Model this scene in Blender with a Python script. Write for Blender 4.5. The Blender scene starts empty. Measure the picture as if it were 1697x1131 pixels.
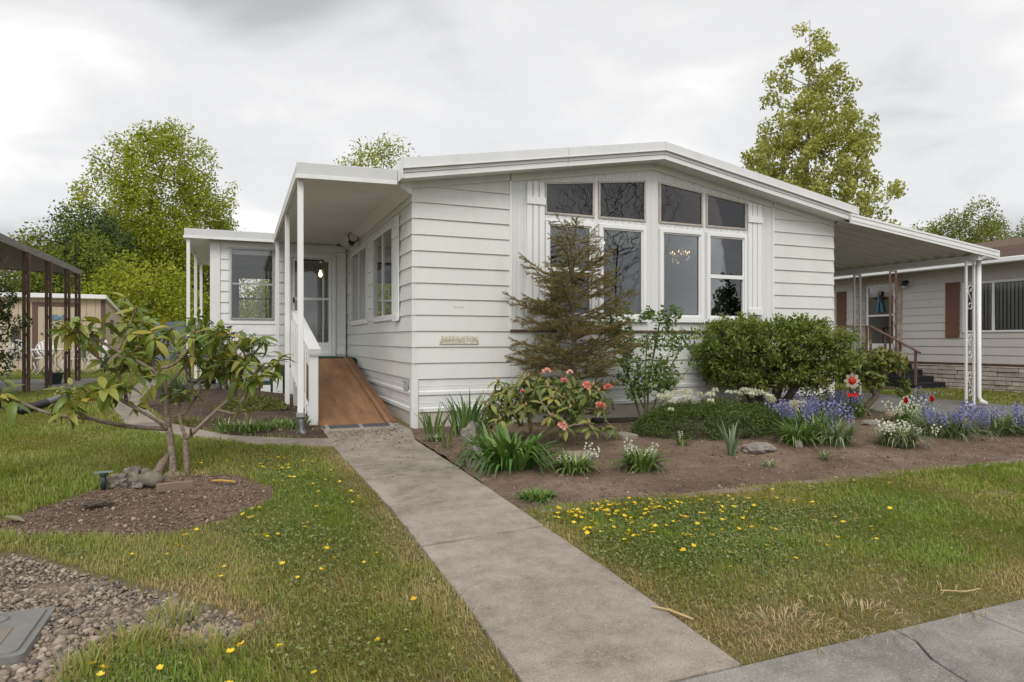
import bpy, bmesh, math, random
import numpy as np
from mathutils import Vector, Matrix, noise

random.seed(11)
rng = np.random.default_rng(11)
R = math.radians
scene = bpy.context.scene
COL = scene.collection

# ------------------------------------------------------------------ camera
cam_d = bpy.data.cameras.new('camera')
cam_d.sensor_fit = 'HORIZONTAL'
cam_d.sensor_width = 36.0
cam_d.lens = 1090.0 / 1697.0 * 36.0
cam_d.clip_start = 0.05
cam_d.clip_end = 3000.0
cam = bpy.data.objects.new('camera', cam_d)
COL.objects.link(cam)
cam.location = (-2.0, -8.11, 1.09)
cam.rotation_euler = (R(90), 0, R(-22.5))
scene.camera = cam

# ------------------------------------------------------------------ sky
SUN_EL, SUN_AZ = R(48), R(205)          # azimuth measured from +Y, clockwise (towards +X)
world = bpy.data.worlds.new('World')
scene.world = world
world.use_nodes = True
wn, wl = world.node_tree.nodes, world.node_tree.links
wn.clear()
w_out = wn.new('ShaderNodeOutputWorld')
w_bg = wn.new('ShaderNodeBackground'); w_bg.inputs['Strength'].default_value = 0.1
w_sky = wn.new('ShaderNodeTexSky'); w_sky.sky_type = 'NISHITA'; w_sky.sun_disc = False
w_sky.sun_elevation = SUN_EL; w_sky.sun_rotation = SUN_AZ
w_tc = wn.new('ShaderNodeTexCoord')
w_sep = wn.new('ShaderNodeSeparateXYZ'); wl.new(w_tc.outputs['Generated'], w_sep.inputs[0])
def wmath(op, a, b=None, clamp=False):
    n = wn.new('ShaderNodeMath'); n.operation = op; n.use_clamp = clamp
    for i, v in enumerate((a, b)):
        if v is None: continue
        if isinstance(v, (int, float)): n.inputs[i].default_value = v
        else: wl.new(v, n.inputs[i])
    return n.outputs[0]
zc = wmath('ADD', wmath('MAXIMUM', w_sep.outputs['Z'], 0.0), 0.22)
w_com = wn.new('ShaderNodeCombineXYZ')
wl.new(wmath('DIVIDE', w_sep.outputs['X'], zc), w_com.inputs[0])
wl.new(wmath('DIVIDE', w_sep.outputs['Y'], zc), w_com.inputs[1])
w_com.inputs[2].default_value = 3.7
def wnoise(scale, detail, rough, dist):
    n = wn.new('ShaderNodeTexNoise'); n.inputs['Scale'].default_value = scale
    n.inputs['Detail'].default_value = detail; n.inputs['Roughness'].default_value = rough
    n.inputs['Distortion'].default_value = dist
    wl.new(w_com.outputs[0], n.inputs['Vector']); return n.outputs['Fac']
w_n = wmath('ADD', wmath('MULTIPLY', wnoise(0.55, 4, 0.45, 0.25), 0.8), wmath('MULTIPLY', wnoise(2.1, 5, 0.55, 0.5), 0.2))
w_ramp = wn.new('ShaderNodeValToRGB')
w_ramp.color_ramp.interpolation = 'EASE'
els = w_ramp.color_ramp.elements
els[0].position = 0.375; els[0].color = (0.46, 0.465, 0.48, 1)
els[1].position = 0.57; els[1].color = (1.0, 0.992, 0.975, 1)
e = els.new(0.475); e.color = (0.755, 0.755, 0.76, 1)
wl.new(w_n, w_ramp.inputs[0])
w_sc = wn.new('ShaderNodeVectorMath'); w_sc.operation = 'SCALE'; w_sc.inputs['Scale'].default_value = 10.0
wl.new(w_ramp.outputs[0], w_sc.inputs[0])
w_mix = wn.new('ShaderNodeMixRGB'); w_mix.inputs[0].default_value = 0.955
wl.new(w_sky.outputs[0], w_mix.inputs[1]); wl.new(w_sc.outputs[0], w_mix.inputs[2])
wl.new(w_mix.outputs[0], w_bg.inputs['Color']); wl.new(w_bg.outputs[0], w_out.inputs['Surface'])

# ------------------------------------------------------------------ sun behind the cloud
sun_d = bpy.data.lights.new('sun', 'SUN')
sun_d.energy = 1.6; sun_d.angle = R(30); sun_d.color = (1.0, 0.95, 0.87)
sun = bpy.data.objects.new('sun', sun_d); COL.objects.link(sun)
sd = Vector((math.sin(SUN_AZ) * math.cos(SUN_EL), math.cos(SUN_AZ) * math.cos(SUN_EL), math.sin(SUN_EL)))
sun.rotation_euler = (-sd).to_track_quat('-Z', 'Y').to_euler()
sun.location = (-6, -20, 25)

vs = scene.view_settings
vs.view_transform = 'Standard'; vs.look = 'None'; vs.gamma = 1.0; vs.exposure = 0.2
vs.use_curve_mapping = False
scene.render.engine = 'CYCLES'
scene.cycles.use_denoising = True
scene.cycles.max_bounces = 8
scene.cycles.transparent_max_bounces = 12
scene.cycles.caustics_reflective = False
scene.cycles.caustics_refractive = False

# ================================================================== helpers
def tag(o, label=None, cat=None, group=None, kind=None):
    if label: o['label'] = label
    if cat: o['category'] = cat
    if group: o['group'] = group
    if kind: o['kind'] = kind
    return o

def thing(name, label, cat, loc=(0, 0, 0), group=None, rotz=0.0):
    o = bpy.data.objects.new(name, None)
    COL.objects.link(o)
    o.empty_display_size = 0.2
    o.location = loc; o.rotation_euler = (0, 0, rotz)
    return tag(o, label, cat, group)

def link(name, me, parent=None, matrix=None):
    o = bpy.data.objects.new(name, me)
    COL.objects.link(o)
    if parent is not None: o.parent = parent
    if matrix is not None: o.matrix_basis = matrix
    return o

def world_origin(o):
    v = Vector((0, 0, 0))
    while o is not None:
        v = v + o.location; o = o.parent
    return v

class MB:
    """collects faces of one mesh object, in world coordinates"""
    def __init__(s): s.v = []; s.f = []
    def face(s, pts):
        n = len(s.v); s.v += [tuple(p) for p in pts]; s.f.append(tuple(range(n, n + len(pts)))); return s
    def hexa(s, p):
        n = len(s.v); s.v += [tuple(q) for q in p]
        for f in ((3, 2, 1, 0), (4, 5, 6, 7), (0, 1, 5, 4), (1, 2, 6, 5), (2, 3, 7, 6), (3, 0, 4, 7)):
            s.f.append(tuple(n + i for i in f))
        return s
    def box(s, x0, x1, y0, y1, z0, z1):
        return s.hexa([(x0, y0, z0), (x1, y0, z0), (x1, y1, z0), (x0, y1, z0), (x0, y0, z1), (x1, y0, z1), (x1, y1, z1), (x0, y1, z1)])
    def beam(s, p, q, w, h, up=(0, 0, 1)):
        p, q = Vector(p), Vector(q); d = (q - p).normalized()
        a = d.cross(Vector(up)).normalized() * (w / 2); b = a.cross(d).normalized() * (h / 2)
        return s.hexa([p - a - b, q - a - b, q + a - b, p + a - b, p - a + b, q - a + b, q + a + b, p + a + b])
    def tube(s, pts, rad, n=8, caps=True):
        pts = [Vector(p) for p in pts]
        if isinstance(rad, (int, float)): rad = [rad] * len(pts)
        ref = Vector((0.31, 0.17, 0.93)); base = len(s.v)
        for i, p in enumerate(pts):
            d = (pts[min(i + 1, len(pts) - 1)] - pts[max(i - 1, 0)])
            d = d.normalized() if d.length > 1e-9 else Vector((0, 0, 1))
            a = d.cross(ref)
            if a.length < 0.1: a = d.cross(Vector((1, 0, 0)))
            a.normalize(); b = d.cross(a)
            for k in range(n):
                t = 2 * math.pi * k / n
                s.v.append(tuple(p + (a * math.cos(t) + b * math.sin(t)) * rad[i]))
        for i in range(len(pts) - 1):
            for k in range(n):
                k2 = (k + 1) % n
                s.f.append((base + i * n + k, base + i * n + k2, base + (i + 1) * n + k2, base + (i + 1) * n + k))
        if caps:
            s.f.append(tuple(base + k for k in reversed(range(n))))
            e = base + (len(pts) - 1) * n
            s.f.append(tuple(e + k for k in range(n)))
        return s
    def lathe(s, c, prof, n=16):
        base = len(s.v)
        for (r, z) in prof:
            for k in range(n):
                t = 2 * math.pi * k / n
                s.v.append((c[0] + r * math.cos(t), c[1] + r * math.sin(t), c[2] + z))
        for i in range(len(prof) - 1):
            for k in range(n):
                k2 = (k + 1) % n
                s.f.append((base + i * n + k, base + i * n + k2, base + (i + 1) * n + k2, base + (i + 1) * n + k))
        s.f.append(tuple(base + k for k in reversed(range(n))))
        e = base + (len(prof) - 1) * n
        s.f.append(tuple(e + k for k in range(n)))
        return s
    def mesh(s, name, mat, origin=(0, 0, 0), smooth=False):
        o = Vector(origin)
        me = bpy.data.meshes.new(name)
        me.from_pydata([tuple(Vector(p) - o) for p in s.v], [], s.f)
        if mat is not None: me.materials.append(mat)
        if smooth: me.polygons.foreach_set('use_smooth', [True] * len(me.polygons))
        me.update(); return me
    def build(s, name, mat, parent=None, smooth=False, bevel=0.0, seg=1):
        if parent is not None:
            o = link(name, s.mesh(name, mat, world_origin(parent), smooth), parent)
        else:
            a = np.array(s.v); c = ((a[:, 0].min() + a[:, 0].max()) / 2, (a[:, 1].min() + a[:, 1].max()) / 2, a[:, 2].min())
            o = link(name, s.mesh(name, mat, c, smooth)); o.location = c
        if bevel > 0:
            m = o.modifiers.new('bevel', 'BEVEL'); m.width = bevel; m.segments = seg; m.limit_method = 'ANGLE'; m.angle_limit = R(40)
        return o

def array_mesh(name, V, F, mat, attr=None, smooth=False):
    """fast mesh from numpy arrays; F is (n, k); attr is a value per vertex"""
    me = bpy.data.meshes.new(name)
    V = np.ascontiguousarray(V, dtype=np.float32); F = np.ascontiguousarray(F, dtype=np.int32)
    nf, k = F.shape
    me.vertices.add(len(V)); me.vertices.foreach_set('co', V.ravel())
    me.loops.add(nf * k); me.loops.foreach_set('vertex_index', F.ravel())
    me.polygons.add(nf)
    me.polygons.foreach_set('loop_start', np.arange(0, nf * k, k, dtype=np.int32))
    me.polygons.foreach_set('loop_total', np.full(nf, k, dtype=np.int32))
    if smooth: me.polygons.foreach_set('use_smooth', np.ones(nf, dtype=bool))
    if attr is not None:
        a = me.attributes.new('v', 'FLOAT', 'POINT'); a.data.foreach_set('value', np.ascontiguousarray(attr, dtype=np.float32))
    me.update(calc_edges=True)
    if mat is not None: me.materials.append(mat)
    return me

# ------------------------------------------------------------------ materials
MATS = {}
def nodes_of(name):
    m = bpy.data.materials.new(name); m.use_nodes = True
    n, l = m.node_tree.nodes, m.node_tree.links
    b = n['Principled BSDF']
    return m, n, l, b

def noise_node(n, l, coord, scale, detail=4, rough=0.55, dist=0.0, stretch=None):
    t = n.new('ShaderNodeTexNoise')
    t.inputs['Scale'].default_value = scale; t.inputs['Detail'].default_value = detail
    t.inputs['Roughness'].default_value = rough; t.inputs['Distortion'].default_value = dist
    if stretch:
        mp = n.new('ShaderNodeMapping'); mp.inputs['Scale'].default_value = stretch
        l.new(coord, mp.inputs[0]); coord = mp.outputs[0]
    l.new(coord, t.inputs['Vector'])
    return t.outputs['Fac']

def ramp_node(n, l, fac, stops):
    r = n.new('ShaderNodeValToRGB'); e = r.color_ramp.elements
    e[0].position, e[0].color = stops[0][0], (*stops[0][1], 1)
    e[1].position, e[1].color = stops[-1][0], (*stops[-1][1], 1)
    for p, c in stops[1:-1]:
        k = e.new(p); k.color = (*c, 1)
    l.new(fac, r.inputs[0]); return r.outputs[0]

def mixc(n, l, fac, a, b, mode='MIX'):
    m = n.new('ShaderNodeMixRGB'); m.blend_type = mode
    for i, v in ((0, fac), (1, a), (2, b)):
        if isinstance(v, (int, float)): m.inputs[i].default_value = v
        elif isinstance(v, tuple): m.inputs[i].default_value = (*v, 1)
        else: l.new(v, m.inputs[i])
    return m.outputs[0]

def M(name, col, rough=0.6, var=0.12, scale=3.0, bump=0.0, bscale=60.0, metal=0.0, stretch=None, dirt=None, dscale=2.0, damt=0.5, spec=0.5, rnd=0.0, bstretch=None):
    """painted / plain surface: base colour with soft variation, dirt of its own shape and fine relief"""
    if name in MATS: return MATS[name]
    m, n, l, b = nodes_of(name)
    tc = n.new('ShaderNodeTexCoord').outputs['Object']
    f = noise_node(n, l, tc, scale, 5, 0.6, 0.2, stretch)
    lo = tuple(max(0, c * (1 - var)) for c in col); hi = tuple(min(1, c * (1 + var)) for c in col)
    c = ramp_node(n, l, f, [(0.3, lo), (0.7, hi)])
    if dirt:
        d = noise_node(n, l, tc, dscale, 6, 0.65, 0.6, stretch)
        dm = n.new('ShaderNodeMapRange'); dm.inputs[1].default_value = 0.52; dm.inputs[2].default_value = 0.78
        dm.inputs[3].default_value = 0; dm.inputs[4].default_value = damt
        l.new(d, dm.inputs[0]); c = mixc(n, l, dm.outputs[0], c, dirt)
    if rnd > 0:
        oi = n.new('ShaderNodeObjectInfo'); hs = n.new('ShaderNodeHueSaturation')
        mr = n.new('ShaderNodeMapRange'); mr.inputs[3].default_value = 1 - rnd; mr.inputs[4].default_value = 1 + rnd
        l.new(oi.outputs['Random'], mr.inputs[0]); l.new(mr.outputs[0], hs.inputs['Value']); l.new(c, hs.inputs['Color']); c = hs.outputs[0]
    l.new(c, b.inputs['Base Color'])
    b.inputs['Roughness'].default_value = rough; b.inputs['Metallic'].default_value = metal
    b.inputs['Specular IOR Level'].default_value = spec
    if bump > 0:
        bn = n.new('ShaderNodeBump'); bn.inputs['Strength'].default_value = bump; bn.inputs['Distance'].default_value = 0.01
        l.new(noise_node(n, l, tc, bscale, 6, 0.65, 0, bstretch or stretch), bn.inputs['Height']); l.new(bn.outputs[0], b.inputs['Normal'])
    MATS[name] = m; return m

def LEAF(name, stops, trans=0.28, rough=0.5, src='attr', spec=0.35):
    """foliage: colour of each leaf from its own random value, light passes through"""
    if name in MATS: return MATS[name]
    m, n, l, b = nodes_of(name)
    if src == 'attr':
        a = n.new('ShaderNodeAttribute'); a.attribute_name = 'v'; f = a.outputs['Fac']
    else:
        f = n.new('ShaderNodeObjectInfo').outputs['Random']
    c = ramp_node(n, l, f, stops)
    l.new(c, b.inputs['Base Color']); b.inputs['Roughness'].default_value = rough
    b.inputs['Specular IOR Level'].default_value = spec
    if trans > 0:
        t = n.new('ShaderNodeBsdfTranslucent'); l.new(mixc(n, l, 1.0, c, (1.15, 1.15, 0.6), 'MULTIPLY'), t.inputs['Color'])
        mx = n.new('ShaderNodeMixShader'); mx.inputs[0].default_value = trans
        l.new(b.outputs[0], mx.inputs[1]); l.new(t.outputs[0], mx.inputs[2])
        l.new(mx.outputs[0], n['Material Output'].inputs['Surface'])
    MATS[name] = m; return m

def GLASS(name, tint=(0.8, 0.82, 0.82), gain=2.0, base=0.03):
    if name in MATS: return MATS[name]
    m, n, l, b = nodes_of(name); n.remove(b)
    fr = n.new('ShaderNodeFresnel'); fr.inputs['IOR'].default_value = 1.52
    mu = n.new('ShaderNodeMath'); mu.operation = 'MULTIPLY_ADD'; mu.use_clamp = True
    mu.inputs[1].default_value = gain; mu.inputs[2].default_value = base
    l.new(fr.outputs[0], mu.inputs[0])
    tr = n.new('ShaderNodeBsdfTransparent'); tr.inputs['Color'].default_value = (*tint, 1)
    gl = n.new('ShaderNodeBsdfGlossy'); gl.inputs['Roughness'].default_value = 0.0; gl.inputs['Color'].default_value = (0.95, 0.96, 0.98, 1)
    tc = n.new('ShaderNodeTexCoord').outputs['Object']
    bn = n.new('ShaderNodeBump'); bn.inputs['Strength'].default_value = 0.02; bn.inputs['Distance'].default_value = 0.02
    l.new(noise_node(n, l, tc, 1.6, 2), bn.inputs['Height']); l.new(bn.outputs[0], gl.inputs['Normal'])
    mx = n.new('ShaderNodeMixShader')
    l.new(mu.outputs[0], mx.inputs[0]); l.new(tr.outputs[0], mx.inputs[1]); l.new(gl.outputs[0], mx.inputs[2])
    l.new(mx.outputs[0], n['Material Output'].inputs['Surface'])
    MATS[name] = m; return m

def EMIT(name, col, s):
    if name in MATS: return MATS[name]
    m, n, l, b = nodes_of(name)
    b.inputs['Base Color'].default_value = (*col, 1); b.inputs['Emission Color'].default_value = (*col, 1); b.inputs['Emission Strength'].default_value = s
    MATS[name] = m; return m

def GROUND(name, stops, nscale, bump, bscale, rough=0.95, speck=None, spscale=300, bdist=0.03, fine=None):
    if name in MATS: return MATS[name]
    m, n, l, b = nodes_of(name)
    tc = n.new('ShaderNodeTexCoord').outputs['Object']
    f1 = noise_node(n, l, tc, nscale, 8, 0.68, 0.4)
    f2 = noise_node(n, l, tc, nscale * 9, 6, 0.7, 0.2)
    f = mixc(n, l, 0.38, f1, f2)
    cm = n.new('ShaderNodeMapRange'); cm.inputs[1].default_value = 0.36; cm.inputs[2].default_value = 0.64; l.new(f, cm.inputs[0]); f = cm.outputs[0]
    c = ramp_node(n, l, f, stops)
    if speck:
        v = n.new('ShaderNodeTexNoise'); v.inputs['Scale'].default_value = spscale; v.inputs['Detail'].default_value = 2
        l.new(tc, v.inputs['Vector'])
        for (lo, hi, colr, amt) in speck:
            mr = n.new('ShaderNodeMapRange'); mr.inputs[1].default_value = lo; mr.inputs[2].default_value = hi
            mr.inputs[3].default_value = 0; mr.inputs[4].default_value = amt
            l.new(v.outputs['Fac'], mr.inputs[0]); c = mixc(n, l, mr.outputs[0], c, colr)
    l.new(c, b.inputs['Base Color']); b.inputs['Roughness'].default_value = rough; b.inputs['Specular IOR Level'].default_value = 0.25
    bn = n.new('ShaderNodeBump'); bn.inputs['Strength'].default_value = bump; bn.inputs['Distance'].default_value = bdist
    l.new(noise_node(n, l, tc, bscale, 8, 0.7), bn.inputs['Height']); l.new(bn.outputs[0], b.inputs['Normal'])
    MATS[name] = m; return m

WHITE = M('white_paint', (0.80, 0.805, 0.81), 0.45, 0.03, 2.0, 0.08, 40, dirt=(0.55, 0.53, 0.49), dscale=3.5, damt=0.22)
SIDING = M('siding_paint', (0.705, 0.715, 0.70), 0.55, 0.035, 1.3, 0.25, 35, dirt=(0.50, 0.49, 0.45), dscale=2.6, damt=0.30, stretch=(2.2, 2.2, .5), bstretch=(1.2, 1.2, 30), rnd=0.02)
SIDING2 = M('addition_siding_paint', (0.80, 0.805, 0.81), 0.5, 0.03, 1.5, 0.2, 40, dirt=(0.6, 0.59, 0.56), dscale=2.0, damt=0.15, bstretch=(1.2, 1.2, 30), rnd=0.015)
METALW = M('white_metal', (0.78, 0.79, 0.80), 0.38, 0.03, 1.5, 0.03, 20, dirt=(0.5, 0.48, 0.44), dscale=2.4, damt=0.3, stretch=(1, 1, 0.4))
GUTM = M('gutter_metal', (0.60, 0.61, 0.62), 0.4, 0.05, 1.5, 0.04, 20, dirt=(0.42, 0.41, 0.38), dscale=2.0, damt=0.4, stretch=(1.5, 1.5, .4))
PANEL = M('ribbed_metal_panel', (0.70, 0.71, 0.72), 0.45, 0.04, 1.5, 0.04, 20, dirt=(0.5, 0.49, 0.46), dscale=2.2, damt=0.35, stretch=(1.5, 1.5, 0.35))
TRIM = M('vinyl_window_frame', (0.82, 0.825, 0.83), 0.35, 0.02, 2)
OLDFRAME = M('weathered_aluminium', (0.47, 0.44, 0.40), 0.5, 0.2, 8, 0.1, 60, metal=0.3, dirt=(0.25, 0.2, 0.16), dscale=8, damt=0.6)
ALU = M('grey_aluminium', (0.42, 0.42, 0.42), 0.45, 0.1, 6, metal=0.5)
BROWN = M('brown_paint', (0.115, 0.068, 0.05), 0.6, 0.2, 6, 0.1, 60, rnd=0.05)
GUN = M('dark_metal', (0.02, 0.02, 0.022), 0.4, 0.2, 6)
PANE = GLASS('window_glass', (.72, .74, .75), 1.7, .02)
PANETINT = GLASS('tinted_glass', (0.38, 0.34, 0.33), 1.1, 0.02)
PANECLEAR = GLASS('clear_glass', (0.9, 0.91, 0.91), 1.3, 0.01)
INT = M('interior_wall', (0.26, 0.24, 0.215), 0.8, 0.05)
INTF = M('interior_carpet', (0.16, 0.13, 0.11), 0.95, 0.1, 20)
CONC = GROUND('concrete', [(0.05, (0.165, 0.140, 0.114)), (0.5, (0.275, 0.240, 0.202)), (0.95, (0.375, 0.332, 0.282))], 0.9, 0.5, 90, 0.9,
              speck=[(0.58, 0.68, (0.45, 0.42, 0.38), 0.45), (0.42, 0.32, (0.10, 0.088, 0.076), 0.45)], spscale=110, bdist=0.008)
CONC2 = GROUND('pavement_concrete', [(0.05, (0.145, 0.134, 0.120)), (0.5, (0.24, 0.225, 0.205)), (0.95, (0.335, 0.315, 0.288))], 0.8, 0.35, 90, 0.9,
              speck=[(0.58, 0.68, (0.43, 0.42, 0.40), 0.45), (0.42, 0.32, (0.09, 0.088, 0.084), 0.45)], spscale=110, bdist=0.008)
SOIL = GROUND('garden_soil', [(0.05, (0.110, 0.076, 0.054)), (0.5, (0.185, 0.133, 0.096)), (0.95, (0.27, 0.203, 0.150))], 1.3, 1.0, 38, 1.0,
              speck=[(0.64, 0.74, (0.30, 0.24, 0.19), 0.7), (0.36, 0.26, (0.03, 0.022, 0.016), 0.7)], spscale=75, bdist=0.03)
DARKSOIL = GROUND('dark_mulch', [(0.05, (0.05, 0.034, 0.026)), (0.5, (0.088, 0.062, 0.047)), (0.95, (0.14, 0.102, 0.078))], 1.6, 0.9, 45, 1.0,
              speck=[(0.64, 0.74, (0.2, 0.15, 0.12), 0.6)], spscale=75, bdist=0.03)
TURF = GROUND('lawn_ground', [(0.0, (0.14, 0.108, 0.072)), (0.35, (0.175, 0.145, 0.075)), (0.65, (0.15, 0.15, 0.05)), (1.0, (0.215, 0.17, 0.10))], 0.7, 0.8, 60, 1.0, bdist=0.03)
GRITDIRT = GROUND('gravel_dirt', [(0.1, (0.13, 0.098, 0.072)), (0.5, (0.20, 0.155, 0.118)), (0.9, (0.27, 0.215, 0.165))], 2.0, 0.9, 60, 1.0, bdist=0.02)
BARK = M('bark', (0.145, 0.115, 0.09), 0.9, 0.35, 12, 0.6, 40, stretch=(1, 1, 0.35))
BARKD = M('dark_bark', (0.075, 0.06, 0.048), 0.95, 0.3, 10, 0.6, 40, stretch=(1, 1, 0.35))
BARKG = M('grey_bark', (0.21, 0.19, 0.165), 0.9, 0.25, 14, 0.5, 60, stretch=(1, 1, 0.4))
# ================================================================== terrain
def sstep(a, b, x):
    t = np.clip((x - a) / (b - a), 0, 1); return t * t * (3 - 2 * t)
def gz_np(X, Y):
    X = np.asarray(X, float); Y = np.asarray(Y, float)
    z = np.where(Y < -0.3, 0.042 * (np.maximum(Y, -16.0) + 0.3), 0.0)
    z = z + np.clip(0.032 * Y, 0, 0.17) * (1 - sstep(-0.05, 1.0, X))
    return z - 0.1 * sstep(7.2, 9.0, X) * sstep(-3.5, -1.0, Y)
def gz(x, y): return float(gz_np(x, y))

def poly_sd(P, X, Y):
    """signed distance to polygon P, positive inside"""
    P = np.array(P, float); X = np.asarray(X, float); Y = np.asarray(Y, float)
    d = np.full(X.shape, 1e9); ins = np.zeros(X.shape, bool)
    for (x0, y0), (x1, y1) in zip(P, np.roll(P, -1, 0)):
        dx, dy = x1 - x0, y1 - y0; L = dx * dx + dy * dy + 1e-12
        t = np.clip(((X - x0) * dx + (Y - y0) * dy) / L, 0, 1)
        d = np.minimum(d, np.hypot(X - x0 - t * dx, Y - y0 - t * dy))
        with np.errstate(divide='ignore', invalid='ignore'):
            c = ((y0 > Y) != (y1 > Y)) & (X < (x1 - x0) * (Y - y0) / (y1 - y0 + 1e-15) + x0)
        ins ^= c
    return np.where(ins, d, -d)

def wob(P, amp, step=0.12, seed=0.0):
    """closed outline, subdivided and made uneven"""
    out = []
    for (x0, y0), (x1, y1) in zip(P, P[1:] + P[:1]):
        k = max(1, int(math.hypot(x1 - x0, y1 - y0) / step))
        for i in range(k):
            t = i / k; x, y = x0 + (x1 - x0) * t, y0 + (y1 - y0) * t
            out.append((x + amp * noise.noise((x * 3, y * 3, seed)), y + amp * noise.noise((x * 3, y * 3, seed + 9))))
    return out

P_WALK = [(-1.06, 0.40), (-1.09, -0.9), (-1.07, -1.6), (-0.99, -3.3), (-0.98, -5.0), (-1.0, -6.02), (-0.11, -6.02), (-0.10, -4.9), (-0.115, -4.0), (-0.14, -2.3), (-0.19, -0.9), (-0.06, -0.25), (-0.1, 0.40)]
P_BED = wob([(-0.06, -0.22), (-0.17, -0.95), (-0.12, -2.3), (-0.09, -3.74), (2.5, -3.78), (5.5, -3.86), (9.0, -4.0), (16.0, -4.3), (16.0, -1.9), (12.0, -1.55), (9.6, -1.35), (7.6, -1.0), (7.3, 0.06), (0.0, 0.06)], 0.03, 0.2, 2)
P_TREE = wob([(-3.9, -2.85), (-3.476, -2.65), (-3.32, -2.50), (-3.07, -2.12), (-2.98, -1.94), (-2.74, -1.74), (-2.32, -1.80), (-1.99, -1.92), (-1.8, -2.24), (-1.72, -2.51), (-1.75, -2.78), (-1.91, -3.06), (-2.1, -3.32), (-2.34, -3.45), (-2.68, -3.43), (-3.02, -3.31), (-3.37, -3.15), (-3.9, -3.1)], 0.05, 0.1, 5)
P_GRAV = wob([(-4.2, -3.5), (-3.29, -3.42), (-3.1, -3.49), (-2.93, -3.73), (-2.69, -3.96), (-2.46, -4.22), (-2.22, -4.43), (-2.05, -4.67), (-1.94, -4.91), (-1.99, -5.04), (-2.16, -5.02), (-2.38, -4.80), (-2.50, -4.78), (-2.58, -4.95), (-2.66, -5.3), (-2.9, -5.7), (-4.2, -5.7)], 0.05, 0.1, 8)
P_PATH = [(-1.07, -0.93), (-1.39, -0.84), (-1.82, -0.66), (-2.45, -0.01), (-2.96, 0.64), (-3.24, 1.08), (-3.64, 2.6), (-3.83, 4.04), (-3.95, 6.5), (-4.1, 9.5), (-3.7, 9.5), (-3.55, 6.5), (-3.49, 4.1), (-3.37, 3.35), (-2.97, 1.66), (-2.58, 0.87), (-2.09, 0.10), (-1.37, -0.42), (-1.07, -0.50)]
P_SIDE0 = [(-1.06, -0.46), (-2.09, 0.12), (-2.94, 1.68), (-3.45, 5.6), (-1.0, 5.36), (-1.0, 0.3)]
P_SIDE = wob([(-1.06, -0.46), (-1.37, -0.40), (-2.09, 0.12), (-2.56, 0.88), (-2.94, 1.68), (-3.34, 3.36), (-3.45, 5.6), (-2.45, 5.6), (-2.45, 5.36), (-1.0, 5.36), (-1.0, 0.3)], 0.03, 0.15, 12)
P_SLAB = [(7.3, -0.95), (7.6, -0.98), (9.6, -1.30), (11.2, -1.42), (11.2, 14.0), (7.3, 14.0)]
SOFTS = [P_BED, P_TREE, P_GRAV, P_SIDE]
P_HOUSE = [(0.02, 0.02), (7.18, 0.02), (7.18, 14), (0.02, 14)]

def lump(x, y):
    return 0.007 * np.sin(2.1 * x + 1.3 * np.sin(1.7 * y)) * np.cos(1.9 * y + np.sin(2.3 * x)) + 0.003 * np.sin(7.1 * x + 2 * np.sin(5.3 * y)) * np.cos(6.3 * y)

xs = np.unique(np.round(np.concatenate([[-900, -400, -180, -90, -50, -32, -22, -16, -12, -9, -7, -6, -5.2], np.arange(-4.6, 8.0, 0.09), np.arange(8.2, 17, 0.4), [19, 23, 30, 45, 80, 180, 400, 900]]), 3))
ys = np.unique(np.round(np.concatenate([[-900, -400, -180, -90, -50, -32, -24, -18, -14, -11, -9, -8, -7.4], np.arange(-6.6, 1.2, 0.09), np.arange(1.3, 12, 0.3), [13, 15, 18, 22, 28, 36, 48, 70, 120, 250, 500, 900]]), 3))
GX, GY = np.meshgrid(xs, ys)
GZ = gz_np(GX, GY)
near = (GX > -9) & (GX < 17) & (GY > -8) & (GY < 14)
lum = np.where(near, lump(GX, GY), 0)
GZ = GZ + lum
for P in SOFTS: GZ = GZ - 0.06 * sstep(0.0, 0.12, poly_sd(P, GX, GY))
for P in (P_WALK, P_PATH, P_SLAB): GZ = GZ - 0.05 * sstep(0.02, 0.12, poly_sd(P, GX, GY))
GZ = GZ - 0.3 * sstep(0.1, 0.3, poly_sd(P_HOUSE, GX, GY))
GZ = np.where((GY < -6.05) & (GY > -14.2) , GZ - 0.12, GZ)
V = np.stack([GX, GY, GZ], -1).reshape(-1, 3)
nx, ny = len(xs), len(ys)
ii, jj = np.meshgrid(np.arange(nx - 1), np.arange(ny - 1))
q = (jj * nx + ii).ravel()
tag(link('ground', array_mesh('ground', V, np.stack([q, q + 1, q + nx + 1, q + nx], -1), TURF, smooth=True)), kind='structure')

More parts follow.
